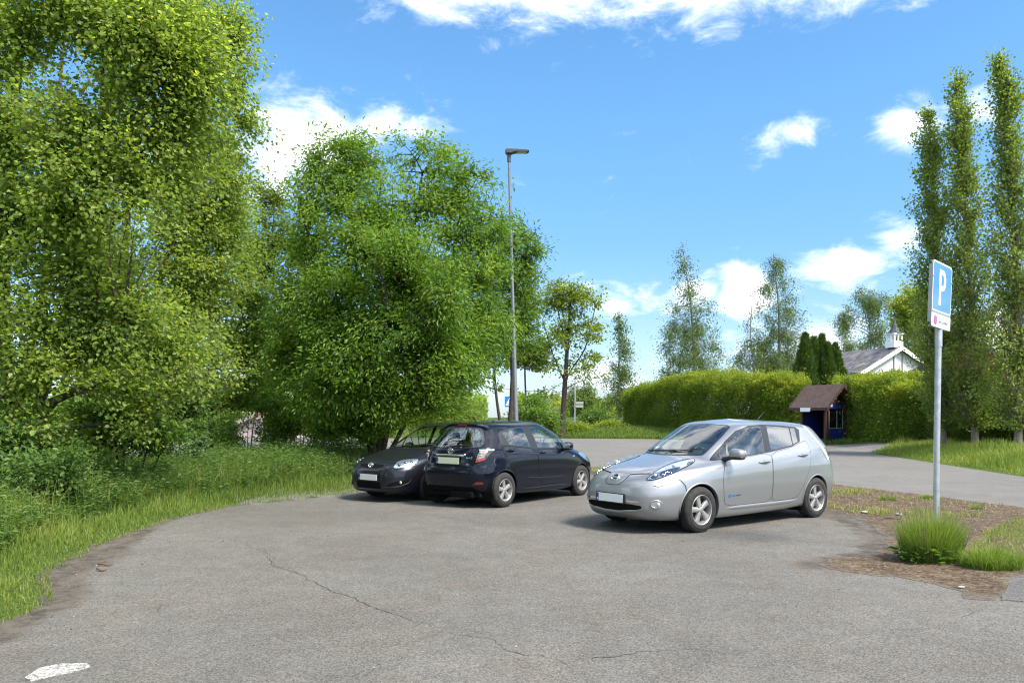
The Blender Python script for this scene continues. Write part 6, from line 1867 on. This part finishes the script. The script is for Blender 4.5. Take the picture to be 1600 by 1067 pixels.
def build_struct():
    galv = metal_mat('galvanised_steel', (.46, .48, .50), .42, .75)
    dgrey = metal_mat('dark_grey_metal', (.075, .078, .085), .5, .4)
    lampg = metal_mat('grey_lamp_pole', (.16, .175, .195), .5, .4)
    # ---- parking sign on its pole
    bx, by = 4.90, 9.25; bz = Hs(bx, by)
    root = empty('parking_sign', (bx, by, bz)); tag(root, 'blue and white P parking sign on a galvanised pole in the grass tuft', 'sign')
    m = MB(); m.tube([(0, 0, -.2), (.012, 0, 1.3), (.032, 0, 2.62)], .0345, 20); m.tube([(.031, 0, 2.40), (.0325, 0, 2.63)], .040, 20)
    m.build('pole', galv, root, smooth='auto')
    cu = mat('sign_blue', (.010, .155, .50), .35, coat=.3); wh = mat('sign_white', (.72, .73, .74), .38); bk = metal_mat('sign_back', (.36, .37, .38), .4, .7); rd = mat('sign_red', (.55, .03, .04), .4); gt = mat('sign_grey_text', (.20, .21, .22), .5)
    sg = empty('board', (.037, -.062, 2.975), R(40), root); sg.rotation_euler = (R(1.5), R(1.8), R(45))
    W, Hh = .66, .75
    o, rr = sign_plate('back_plate', W, Hh, None, sg, bk, .05, .016)
    # folded rim behind the plate
    fr = MB(); fr.box((0, .028, Hh / 2 - .012), (W - .06, .026, .014)); fr.box((0, .028, -Hh / 2 + .012), (W - .06, .026, .014)); fr.box((-W / 2 + .008, .026, 0), (.014, .030, Hh - .10)); fr.box((W / 2 - .008, .026, 0), (.014, .030, Hh - .10)); fr.box((0, .035, .2), (W - .03, .02, .03)); fr.box((0, .035, -.2), (W - .03, .02, .03))
    fr.build('rim', bk, sg)
    def shift(p, dx, dz): return [(a + dx, b + dz) for a, b in p]
    flat(shift(rr(W - .006, .565, .045), 0, Hh / 2 - .565 / 2 - .004), -.0005, wh, 'white_border', sg)
    flat(shift(rr(W - .040, .530, .030), 0, Hh / 2 - .565 / 2 - .004), -.0022, cu, 'blue_field', sg)
    flat(shift(rr(W - .006, .150, .018), 0, -Hh / 2 + .080), -.0005, wh, 'white_field', sg)
    V, F = text_mesh('P', .50, .001); xs = [v[0] for v in V]; zs = [v[1] for v in V]; cx = (min(xs) + max(xs)) / 2; cz = (min(zs) + max(zs)) / 2
    # heavier strokes: the letter drawn as outline shapes
    pz = Hh / 2 - .565 / 2 - .004
    st_ = [(-.115, -.205), (-.048, -.205), (-.048, .205), (-.115, .205)]
    mb = MB(); mb.prism([(a, pz + b) for a, b in st_], -.0045, -.0038, 'y')
    N = 14
    def bowl(rx, rz): return [(-.048 + .055 + rx * math.cos(R(90 - 180 * i / N)), pz + .085 + rz * math.sin(R(90 - 180 * i / N))) for i in range(N + 1)]
    outer = [(-.048, pz + .085 + .120)] + bowl(.108, .120) + [(-.048, pz + .085 - .120)]
    inner = [(-.048, pz + .085 + .062)] + bowl(.044, .062) + [(-.048, pz + .085 - .062)]
    k = len(outer)
    V = [(a, -.0038, b) for a, b in outer] + [(a, -.0038, b) for a, b in inner] + [(a, -.0045, b) for a, b in outer] + [(a, -.0045, b) for a, b in inner]
    F = []
    for i in range(k - 1):
        F += [(2 * k + i, 2 * k + i + 1, 3 * k + i + 1, 3 * k + i), (i, k + i, k + i + 1, i + 1), (i, i + 1, 2 * k + i + 1, 2 * k + i), (k + i, 3 * k + i, 3 * k + i + 1, k + i + 1)]
    mb.add(V, F); mb.build('letter', wh, sg)
    # no-stopping roundel and small line of text on the lower plate
    zc = -Hh / 2 + .080
    cir = lambda r, x, z: [(x + r * math.cos(t), z + r * math.sin(t)) for t in np.linspace(0, 2 * math.pi, 40, endpoint=False)]
    flat(cir(.056, -.195, zc), -.0022, rd, 'roundel', sg); flat(cir(.043, -.195, zc), -.0036, cu, 'roundel_field', sg)
    cr = MB()
    for a in (45, -45):
        c, s = math.cos(R(a)), math.sin(R(a)); cr.prism([(-.195 + c * x - s * z, zc + s * x + c * z) for x, z in ((-.045, -.007), (.045, -.007), (.045, .007), (-.045, .007))], -.0052 - .0003 * (a > 0), -.0046, 'y')
    cr.build('roundel_cross', rd, sg)
    letters('avm. på felter', .058, .075, zc - .004, -.0036, gt, 'lettering', sg)
    bl_ = MB()
    for s in (-1, 1):
        for z in (.19,): V, F = lathe_y([(0, -.010), (.010, -.008), (.011, .002)], 10); bl_.add([(x + s * (W / 2 - .012), y, zz + z) for x, y, zz in V], F)
    bl_.build('bolt', galv, sg)

    # ---- tall street lamp
    d = 24.0; x0 = (808 - 800) / FPX * d
    root = empty('street_lamp', (x0, d, Hs(x0, d))); tag(root, 'tall grey street lamp with flat LED head rising behind the black car', 'street lamp')
    m = MB(); m.tube([(0, 0, -.2), (-.05, 0, 1.9), (-.052, 0, 1.95), (-.12, 0, 4.6), (-.122, 0, 4.64), (-.245, 0, 9.25)], [.080, .078, .068, .060, .052, .038], 18); m.build('pole', lampg, root, smooth='auto')
    h = MB(); h.tube([(-.243, 0, 9.18), (-.246, 0, 9.40)], .058, 14)
    hd = [(-.36, 9.50), (-.33, 9.56), (-.26, 9.57), (.30, 9.53), (.36, 9.50), (.30, 9.44), (-.02, 9.455), (-.12, 9.42), (-.20, 9.37), (-.30, 9.37), (-.35, 9.42)]
    hd = [(a, 9.50 + (b - 9.50) * .72) for a, b in hd]
    V = []; F = []
    for y in (-.13, -.11, .11, .13):
        k = .75 if abs(y) > .12 else 1
        cx, cz = .0, 9.47
        V += [(cx + (a - cx) * (1 if k == 1 else .97), y, cz + (b - cz) * k) for a, b in hd]
    n = len(hd)
    for j in range(3):
        for i in range(n): F.append((j * n + i, j * n + (i + 1) % n, (j + 1) * n + (i + 1) % n, (j + 1) * n + i))
    F.append(tuple(range(n))); F.append(tuple(range(3 * n, 4 * n))[::-1])
    h.add(V, F); h.build('lamp_head', dgrey, root)
    l = MB(); l.box((.14, 0, 9.456), (.30, .17, .012), ry=R(-3)); l.build('diffuser', mat('led_cover', (.55, .56, .55), .3), root)
    dr = MB(); dr.box((-.015, -.098, .55), (.10, .012, .36), bev=.004); dr.build('service_door', lampg, root)
    # ---- pedestrian crossing sign
    d = 47.0; x0 = (802.5 - 800) / FPX * d
    root = empty('crossing_sign', (x0, d, Hs(x0, d))); tag(root, 'small square blue pedestrian crossing sign beside the tall lamp post', 'sign')
    m = MB(); m.tube([(0, 0, -.2), (0, 0, 3.0)], .03, 10); m.build('pole', galv, root, smooth='auto')
    zs = EYE - (627.5 - YH) / FPX * d - Hs(x0, d)
    p = MB(); p.box((-.23, -.045, zs), (.62, .02, .66)); p.build('board', wh, root)
    flat(shift(rr(.59, .63, .03), -.23, zs), -.056, cu, 'blue_field', root)
    tri = [(-.23 - .25, zs - .22), (-.23 + .25, zs - .22), (-.23, zs + .24)]
    flat(tri, -.0585, wh, 'white_triangle', root)
    f = MB()
    f.prism([(-.23 + .045 * math.cos(t), zs + .085 + .04 * math.sin(t)) for t in np.linspace(0, 6.28, 12, endpoint=False)], -.0625, -.0605, 'y')
    for q in ([(-.27, zs + .03), (-.19, zs + .04), (-.20, zs - .07), (-.26, zs - .07)], [(-.26, zs - .07), (-.225, zs - .07), (-.30, zs - .19), (-.335, zs - .18)], [(-.235, zs - .07), (-.20, zs - .07), (-.13, zs - .18), (-.165, zs - .19)]):
        f.prism(q, -.0625, -.0605, 'y')
    f.build('walking_figure', mat('figure_black', (.01, .01, .012), .5), root)
    bb = MB(); bb.box((-.07, -.05, zs - .62), (.13, .03, .50)); bb.build('lower_plate', wh, root)
    # ---- small curved lamp with road-name plates beyond the junction
    d = 57.0; x0 = (898 - 800) / FPX * d; g = Hs(x0, d); tz = EYE - (586 - YH) / FPX * d - g
    root = empty('street_lamp', (x0, d, g)); tag(root, 'small pale street lamp with curved arm beyond the junction', 'street lamp')
    m = MB(); m.tube([(0, 0, -.2), (.03, 0, tz - .35), (.02, 0, tz - .12), (-.10, 0, tz), (-.30, 0, tz + .02)], [.055, .045, .04, .035, .03], 10); m.build('pole', galv, root, smooth='auto')
    V, F = sellip((-.42, 0, tz + .01), (.46, .2, .10), 2.6); hh = MB(); hh.add(V, F); hh.build('lamp_head', lampg, root, smooth=True)
    sz = EYE - (632 - YH) / FPX * d - g
    gplate = mat('weathered_plate', (.33, .35, .33), .5)
    root2 = empty('road_sign', (x0, d, g)); tag(root2, 'pair of small pale name plates on the small curved lamp', 'sign')
    for z in (sz + .12, sz - .12):
        p = MB(); p.box((.33, -.06, z), (.56, .02, .17), bev=.005); p.build('name_plate', gplate, root2)
    br = MB()
    for z in (sz + .12, sz - .12): br.box((.04, -.045, z), (.10, .05, .03))
    br.build('bracket', galv, root2)

    # ---- wooden bus shelter
    sx, sy = 16.06, 41.0; g = Hs(sx, sy) + .02
    al = R(30)
    root = empty('bus_shelter', (sx, sy, g), al); tag(root, 'small dark brown wooden shelter with blue panels and pitched roof by the hedge', 'shelter')
    br_ = wood_mat('brown_boards', (.022, .009, .007), (.034, .014, .011), .12)
    post = mat('brown_post', (.046, .018, .014), .7); rf = mat('brown_felt_roof', (.105, .062, .050), .9); t = NT(rf); p = t.objco(); t.set('Base Color', t.ramp(t.noise(p, 5, 6, .7), [(.3, (.042, .025, .020)), (.7, (.085, .054, .043))]))
    blue = mat('deep_blue_panel', (.010, .022, .15), .4); glass = glass_mat('shelter_glass', (.45, .52, .58), 1.5)
    gw, dp, eh, rh = 1.58, 1.45, 2.18, 2.92          # gable width, depth, eave and ridge heights
    # local frame: +x along the gable end (to the right), +y back along the open front; ridge runs along y
    P4 = MB()
    for a, b in ((0, 0), (gw, 0), (0, dp), (gw, dp)): P4.box((a, b, eh / 2), (.11, .11, eh + .02))
    for a in (.17, gw - .17): P4.box((a, -.012, eh / 2 - .02), (.09, .10, eh - .04))
    P4.box((gw / 2, 0, eh - .02), (gw - .115, .10, .10)); P4.box((0, dp / 2, eh - .02), (.10, dp - .115, .10)); P4.box((gw, dp / 2, eh - .02), (.10, dp - .115, .10)); P4.box((gw / 2, dp, eh - .02), (gw - .115, .10, .10))
    P4.box((gw / 2, -.002, .08), (gw - .48, .09, .10))
    P4.build('frame', post, root)
    w = MB(); w.box((gw / 2, dp - .02, eh / 2), (gw - .12, .04, eh - .1)); w.box((gw - .01, dp / 2, eh / 2), (.04, dp - .12, eh - .1))
    w.prism([(0.02, eh + .035), (gw - .02, eh + .035), (gw / 2, rh - .06)], .02, .06, 'y'); w.prism([(0.02, eh + .035), (gw - .02, eh + .035), (gw / 2, rh - .06)], dp - .06, dp - .02, 'y')
    w.build('wall', br_, root)
    wb = MB(); wb.box((gw / 2 - .05, dp - .065, 1.05), (gw - .35, .03, 1.7)); wb.build('blue_wall_panel', blue, root)
    
    for z, h_ in ((.46, .66), (eh - .22, .30)): pn = MB(); pn.box((gw / 2, -.005, z), (gw - .44, .045, h_)); pn.build('blue_end_panel', blue, root)
    gl = MB(); gl.box((gw / 2, -.002, 1.26), (gw - .44, .008, .92)); gl.build('end_window', glass, root)
    fm = MB(); fm.box((.255, -.004, 1.26), (.05, .05, .92)); fm.box((gw - .255, -.004, 1.26), (.03, .05, .92)); fm.box((gw / 2 + .08, -.004, 1.26), (.025, .04, .92)); fm.box((gw / 2, -.004, .805), (gw - .46, .05, .03)); fm.build('window_frame', mat('grey_frame', (.30, .31, .32), .5), root)
    ws = MB(); ws.box((.40, -.034, eh - .20), (.20, .012, .13)); ws.build('notice', wh, root)
    be = MB(); be.box((gw / 2, dp - .25, .45), (gw - .3, .32, .05)); be.box((.4, dp - .25, .22), (.06, .28, .42)); be.box((gw - .4, dp - .25, .22), (.06, .28, .42)); be.build('bench', post, root)
    sl = (rh - eh) / (gw / 2); nl = math.hypot(1, sl); ov = .50; th = .07
    for s in (0, 1):
        a = (-ov, eh + .06 - sl * ov); b = (gw / 2, rh + .06)
        q = [a, b, (b[0], b[1] + th * nl), (a[0], a[1] + th * nl)]
        if s: q = [(gw - x, z) for x, z in q][::-1]
        r = MB(); r.prism(q, -.48, dp + .42, 'y'); o = r.build('roof', rf, root)
        for y in (-.51, dp + .45):
            f = MB()
            q2 = [(a[0] - .02, a[1] - .07), (b[0], b[1] - .07), (b[0], b[1] + th * nl + .02), (a[0] - .02, a[1] + th * nl + .02)]
            if s: q2 = [(gw - x, z) for x, z in q2][::-1]
            f.prism(q2, y - .02, y + .025, 'y'); f.build('barge_board', post, root)
    fb = MB(); fb.box((-ov - .03, dp / 2 - .03, eh - sl * ov + .08), (.03, dp + .88, .13)); fb.build('fascia', post, root)
    sp = MB(); sp.box((-ov - .065, dp * .55, eh - sl * ov + .05), (.03, .62, .20), bev=.004); sp.build('name_board', wh, root)
    bd = MB()
    for y in (.62, .92): V, F = sellip((.62, dp - .28, .62), (.16, .12, .09), 2.5); bd.add([(x + (y - .62) * 1.0, yy, z) for x, yy, z in V], F)
    bd.build('bench_items', mat('pale_cups', (.5, .55, .6), .5), root) if False else None

    # ---- white house with the bell turret, red house, pale house, house behind the left trees
    white = wood_mat('white_boards', (.70, .69, .66), (.62, .61, .58), .14); wtrim = mat('white_trim', (.78, .78, .76), .5)
    slate = tile_mat('weathered_tiles', (.060, .055, .058), (.125, .115, .115), .30)
    right = np.array([.94, .342]); d0 = 60.0; w = 7.2
    o = np.array([(1345 - 800) / FPX * d0, d0]); gz = Hs(*o)
    eave = EYE - (581 - YH) / FPX * d0 - gz; ridge = EYE - (541.5 - YH) / FPX * (d0 + 1.3) - gz
    root = gable_house('white_house', 'white boarded house with grey tiled roof and small bell turret above the hedge', (o[0], o[1], gz), right, w, 7.6, eave, ridge - .15, white, slate, wtrim, .40, .12)
    wi = MB()
    for x in (w / 2 - .42, w / 2 + .42): wi.box((x, -.03, eave + .65), (.10, .06, 1.5)); wi.box((x + .06, -.028, eave + .65), (.03, .05, 1.5), mi=1)
    wi.build('slot_window', [mat('grey_slot', (.25, .25, .25), .6), wtrim], root)
    wf = MB(); wf.box((w * .36, -.025, eave - .75), (1.2, .05, 1.0), mi=0); wf.box((w * .36, -.035, eave - .75), (1.04, .05, .84), mi=1); wf.build('window', [wtrim, mat('dark_pane', (.05, .06, .07), .1)], root)
    def sc3(V): return [(w / 2 + (x - w / 2) * .72, .35 + (y - .35) * .72, ridge + (z - ridge) * .86) for x, y, z in V]
    tb = ridge + .02; ty = .35; T = MB()
    T.box((w / 2, ty, tb + .18), (1.20, 1.20, .56))
    for a in (-.50, 0, .50):
        for b in (-.50, 0, .50):
            if a == 0 and b == 0: continue
            T.box((w / 2 + a, ty + b, tb + .76), (.14, .14, .62))
    for a in (-.25, .25):
        for s in (-1, 1):
            T.box((w / 2 + a, ty + s * .50, tb + 1.01), (.36, .10, .12)); T.box((w / 2 + s * .50, ty + a, tb + 1.01), (.10, .36, .12))
    T.box((w / 2, ty, tb + 1.12), (1.36, 1.36, .10))
    T.V = sc3(T.V); tt = T.build('turret', wtrim, root)
    S_ = MB(); ps = [(.82, 1.17), (.60, 1.30), (.36, 1.62), (.20, 2.02), (.07, 2.45), (.02, 2.75)]
    V = []; F = []
    for r, z in ps:
        for k in range(8): V.append((w / 2 + r * math.cos(R(22.5 + 45 * k)), ty + r * math.sin(R(22.5 + 45 * k)), tb + z))
    for i in range(len(ps) - 1):
        for k in range(8): F.append((i * 8 + k, i * 8 + (k + 1) % 8, i * 8 + 8 + (k + 1) % 8, i * 8 + 8 + k))
    F.append(tuple(range(8))[::-1]); F.append(tuple(range(len(ps) * 8 - 8, len(ps) * 8)))
    S_.add(sc3(V), F); S_.build('spire', mat('lead_spire', (.055, .055, .062), .5, .3), tt)
    V, F = lathe_y([(.02, .22), (.10, .18), (.14, 0), (.17, -.06)], 14); B = MB(); B.add(sc3([(w / 2 + x, ty + z, tb + .72 + y) for x, y, z in V]), F); B.build('bell', mat('bell_bronze', (.10, .08, .05), .4, .8), tt, smooth=True)
    red = wood_mat('red_boards', (.21, .035, .026), (.27, .05, .036), .13); droof = tile_mat('dark_tiles', (.030, .031, .036), (.055, .055, .06), .3)
    d0 = 47.0; o = ((1398 - 800) / FPX * d0, d0); gz = Hs(*o)
    rt = gable_house('red_house', 'red boarded house with dark roof half hidden behind the poplars', (o[0], o[1], gz), (.87, -.49), 7.6, 9.0, EYE - (601 - YH) / FPX * d0 - gz, EYE - (534 - YH) / FPX * d0 - gz, red, droof, mat('black_trim_board', (.03, .032, .036), .6), .3, .12)
    d0 = 78.0; o = ((1515 - 800) / FPX * d0, d0); gz = Hs(*o)
    gable_house('pale_house', 'tall pale house glimpsed high between the poplars', (o[0], o[1], gz), (.98, .2), 7.0, 8.0, EYE - (525 - YH) / FPX * d0 - gz, EYE - (482 - YH) / FPX * d0 - gz, wood_mat('pale_boards', (.58, .54, .52), (.52, .48, .46), .14), droof, wtrim, .4, .12)
    d0 = 52.0; o = ((362 - 800) / FPX * d0, d0); gz = Hs(*o)
    gable_house('pink_house', 'pale pink house with a red roof glimpsed low behind the left trees', (o[0], o[1], gz), (.98, -.2), 3.4, 6.5, EYE - (668 - YH) / FPX * d0 - gz, EYE - (648 - YH) / FPX * d0 - gz, wood_mat('pink_boards', (.60, .46, .42), (.55, .42, .39), .14), tile_mat('red_tiles', (.30, .07, .055), (.38, .10, .075), .3), mat('dull_trim', (.34, .27, .25), .7), .3, .12)
    # ---- weathered fence at the right edge
    fa, fb = np.array([(1505 - 800) / FPX * 37.5, 37.5]), np.array([(1665 - 800) / FPX * 31.5, 31.5])
    root = empty('board_fence', (fa[0], fa[1], Hs(*fa)), math.atan2(fb[1] - fa[1], fb[0] - fa[0])); tag(root, 'reddish brown board fence behind the loose hedge at the right edge', 'fence')
    L = float(np.linalg.norm(fb - fa)); fm_ = wood_mat('fence_boards', (.13, .050, .034), (.19, .080, .055), .125)
    zr = lambda x: Hs(*(fa + (fb - fa) * x / L)) - Hs(*fa)
    for a in np.arange(0, L + .1, L / 4):
        q = MB(); q.box((a, .06, zr(a) + .85), (.10, .10, 1.9)); q.build('post', fm_, root)
    q = MB()
    for a in np.arange(.06, L, .125): q.box((a, -.01 if int(a / .125) % 2 else .0, zr(a) + .92), (.115, .022, 1.62))
    q.build('board_panel', fm_, root)
    for z in (.4, 1.4): q = MB(); q.tube([(a, .035, zr(a) + z) for a in np.linspace(0, L, 6)], .035, 4); q.build('rail', fm_, root)
    # ---- bits lying on the ground
    st_m = soil_mat('pale_stone', [(.3, (.30, .29, .27)), (.7, (.48, .47, .45))], 8, .4)
    for i, (u, v, s, c, lab) in enumerate(((1351, 803, .07, 'stone', 'pale flat stone on the gravel right of the silver car'), (1404, 806, .055, 'stone', 'small pale stone on the gravel left of the sign pole'), (1502, 921, .035, 'stone', 'white pebble on the earth in front of the low grass tuft'), (1521, 874, .03, 'stone', 'little pebble beside the low bright grass tuft'))):
        g = G(u, v); rng = np.random.default_rng(i)
        V, F = sellip((0, 0, 0), (s * 1.5, s, s * .55), 3, 14, 8); V = [(x * (1 + .2 * math.sin(3 * y / s + i)), y * (1 + .15 * math.sin(4 * x / s)), z) for x, y, z in V]
        q = MB(); q.add(V, F); o = q.build('stone', st_m, None, smooth=True, loc=(g[0], g[1], Hs(g[0], g[1]) + .02 + s * .2)); tag(o, lab, c)
    for i, (u, v, w_, an, lab) in enumerate(((1397, 812, .30, .1, 'short dark stick lying on the gravel left of the sign pole'), (165, 885, .16, .3, 'curled brown leaf on the asphalt near the left verge'), (158, 893, .14, -.2, 'second curled brown leaf nearer the camera by the left verge'))):
        g = G(u, v); z = Hs(g[0], g[1]) + .024; q = MB(); pts = [(g[0] + w_ * (t - .5) * math.cos(an), g[1] + w_ * (t - .5) * math.sin(an) + .02 * math.sin(5 * t + i), z + .008 * math.sin(7 * t)) for t in np.linspace(0, 1, 7)]
        q.tube(pts, [.004, .009, .010, .009, .010, .007, .003], 7); o = q.build('stick' if i == 0 else 'dry_leaf', mat('dead_wood', (.055, .04, .03), .9) if i == 0 else mat('dead_leaf', (.12, .06, .03), .8), None, smooth=True); tag(o, lab, 'stick' if i == 0 else 'leaf')

    rng = np.random.default_rng(77)
    isl = [(2.0, 22.0), (4.9, 21.0), (7.35, 18.8), (8.85, 13.9), (8.0, 11.0), (5.35, 8.15), (4.45, 7.15), (3.95, 7.0), (4.1, 7.35), (3.5, 8.15), (3.2, 8.55), (4.3, 9.3), (5.1, 11.3), (5.2, 14.2)]
    x1, y1 = scatter(rng, isl, 2600)
    x2, y2 = scatter(rng, [(-4.6, 6.0), (-5.2, 10), (-5.2, 13), (-3.4, 16.5), (-2.9, 16.2), (-4.6, 12.5), (-4.2, 9.5), (-3.4, 7.2), (-3.4, 6)], 900)
    x3, y3 = scatter(rng, [(-3.5, 5), (6, 5), (4.5, 16), (-4, 16)], 700)
    x = np.concatenate([x1, x2, x3]); y = np.concatenate([y1, y2, y3]); N = len(x)
    base = np.array([(1, 0, 0), (0, 1, 0), (-1, 0, 0), (0, -1, 0), (0, 0, .7), (0, 0, -.5)], float)
    tri = np.array([(0, 1, 4), (1, 2, 4), (2, 3, 4), (3, 0, 4), (1, 0, 5), (2, 1, 5), (3, 2, 5), (0, 3, 5)])
    sz = rng.gamma(2.0, .0026, N) + .0025; sz[-700:] *= .6; sz[2600:3500] *= .65
    a = rng.uniform(0, 6.28, N); c, s_ = np.cos(a), np.sin(a)
    B = base[None] * (sz[:, None, None] * rng.uniform(.6, 1.4, (N, 6, 1)))
    V = np.stack([B[..., 0] * c[:, None] - B[..., 1] * s_[:, None] + x[:, None], B[..., 0] * s_[:, None] + B[..., 1] * c[:, None] + y[:, None], B[..., 2] + (H(x, y) + .010)[:, None]], -1).reshape(-1, 3)
    F = (np.arange(N)[:, None, None] * 6 + tri[None]).reshape(-1, 3)
    gmat = mat('loose_gravel', (.2, .19, .17), .9); t = NT(gmat); at = t.new('ShaderNodeAttribute'); at.attribute_name = 'tone'
    t.set('Base Color', t.ramp(at.outputs['Fac'], [(.0, (.045, .040, .034)), (.5, (.13, .118, .10)), (.9, (.20, .185, .165)), (1.0, (.30, .285, .26))]))
    o = obj('gravel', V, F, gmat, None, False); set_tone(o, np.repeat(rng.uniform(0, 1, N), 6)); tag(o, kind='stuff')
SUN_EL, SUN_AZ = 52.0, 128.0        # degrees; azimuth clockwise from straight ahead (+y): sunlight from the right
def build_light():
    s = bpy.data.lights.new('sun', 'SUN'); so = bpy.data.objects.new('sun', s); COL.objects.link(so)
    s.energy = 3.5; s.angle = R(15); s.color = (1.0, .94, .84)
    so.rotation_euler = (R(90 - SUN_EL), 0, R(180 - SUN_AZ)) ; so.location = (30, 0, 40)
    w = bpy.data.worlds.new('World'); scene.world = w; w.use_nodes = True
    class M: pass
    t = NT(w)
    bg = t.n['Background']; bg.inputs['Strength'].default_value = .105
    sk = t.new('ShaderNodeTexSky', sky_type='NISHITA'); sk.sun_disc = False; sk.sun_elevation = R(SUN_EL); sk.sun_rotation = R(SUN_AZ)
    sk.air_density = 1.0; sk.dust_density = .6; sk.ozone_density = 2.2; sk.altitude = 150
    co = t.new('ShaderNodeTexCoord').outputs['Generated']
    sx = t.new('ShaderNodeSeparateXYZ'); t.link(co, sx.inputs[0])
    az = t.math('ARCTAN2', sx.outputs['X'], sx.outputs['Y']); el = t.math('ARCSINE', sx.outputs['Z'])
    # clouds: heaps of noise gathered round a few bearings, thin elsewhere
    mp = t.new('ShaderNodeMapping'); mp.inputs['Scale'].default_value = (1, 1, 1.9); t.link(co, mp.inputs['Vector'])
    n1 = t.noise(mp.outputs[0], 4.2, 9, .60, dist=.25); n2 = t.noise(mp.outputs[0], 15, 9, .66, dist=.5)
    tot = None
    for (u, v, ru, rv, wgt) in CLOUDS:
        a0 = math.atan((u - 800) / FPX); e0 = math.atan((YH - v) / FPX * math.cos(a0)); ra = ru / FPX; re = rv / FPX
        da = t.math('DIVIDE', t.math('SUBTRACT', az, a0), ra); de = t.math('DIVIDE', t.math('SUBTRACT', el, e0), re)
        r2 = t.math('ADD', t.math('MULTIPLY', da, da), t.math('MULTIPLY', de, de))
        g = t.math('MULTIPLY', t.math('EXPONENT', t.math('MULTIPLY', r2, -.8)), wgt)
        tot = g if tot is None else t.math('MAXIMUM', tot, g)
    dens = t.math('ADD', tot, t.math('ADD', t.math('MULTIPLY', t.math('SUBTRACT', n1, .5), 1.9), t.math('MULTIPLY', t.math('SUBTRACT', n2, .5), 1.5)))
    # clouds added over the unseen rest of the sky, for fill light
    away = t.smooth(t.math('ABSOLUTE', az), .75, 1.2)
    dens = t.math('ADD', dens, t.math('MULTIPLY', away, .62))
    f = t.smooth(dens, .34, 1.02)
    veil = t.math('MULTIPLY', t.smooth(el, .22, .0), .22)
    f2 = t.math('MAXIMUM', f, veil)
    shade = t.ramp(t.smooth(dens, .55, 1.15), [(.0, (5.6, 6.1, 6.9)), (1.0, (7.9, 8.0, 8.1))])
    shade = t.mix(1.0, shade, t.mix(away, (1, 1, 1), (1.9, 1.9, 1.85)), 'MULTIPLY')     # unseen clouds made brighter to add fill light
    hs = t.new('ShaderNodeHueSaturation'); hs.inputs['Saturation'].default_value = 1.12; hs.inputs['Value'].default_value = 1.0; t.link(sk.outputs[0], hs.inputs['Color'])
    low = t.ramp(t.smooth(el, .0, .42), [(0, (.52, .64, .78)), (.45, (.66, .83, .96)), (1, (.82, 1.06, 1.10))])
    col = t.mix(f2, t.mix(1.0, hs.outputs[0], low, 'MULTIPLY'), shade)
    t.link(col, bg.inputs['Color'])
    vs = scene.view_settings; vs.view_transform = 'Standard'; vs.look = 'None'; vs.gamma = 1; vs.exposure = EXPOSURE
    scene.render.engine = 'CYCLES'
    c = scene.cycles; c.max_bounces = 10; c.transparent_max_bounces = 16; c.diffuse_bounces = 5; c.glossy_bounces = 4; c.use_denoising = True; c.pixel_filter_type = 'BLACKMAN_HARRIS'; c.filter_width = 1.15; c.caustics_reflective = False; c.caustics_refractive = False
EXPOSURE = 1.22
SKY_TINT = (1.0, 1.0, 1.0)
CLOUDS = [(700, -420, 520, 260, 1.05), (1250, -330, 420, 190, .95), (200, -500, 400, 250, .8), (1010, -25, 430, 80, 1.0), (760, -5, 130, 50, .85), (900, 20, 90, 40, .8), (1290, -5, 150, 50, .9), (470, 215, 115, 80, 1.05), (420, 270, 60, 70, .8), (590, 190, 75, 34, .75),
          (1250, 206, 70, 26, .74), (1420, 192, 62, 42, .92), (1540, 172, 48, 38, .85), (990, 468, 100, 38, .78), (1085, 450, 50, 34, .8), (1160, 450, 42, 50, .98), (1330, 408, 90, 36, .85), (1410, 375, 55, 36, .92), (960, 590, 130, 60, .70), (1250, 540, 150, 50, .66), (740, 590, 170, 60, .68), (400, 520, 150, 110, .72), (250, 300, 120, 100, .6)]
# ------------------------------------------------------------------ camera
cam = bpy.data.cameras.new('camera'); camo = bpy.data.objects.new('camera', cam); COL.objects.link(camo)
cam.sensor_width = 36.0; cam.sensor_fit = 'HORIZONTAL'
cam.lens = FPX / 1600.0 * 36.0
cam.shift_y = (YH - 533.5) / 1600.0
cam.clip_end = 4000.0; cam.clip_start = .1
camo.location = (0, 0, EYE); camo.rotation_euler = (R(90), 0, 0)
scene.camera = camo
build_ground()
build_cars()
build_struct()
build_plants()
build_light()
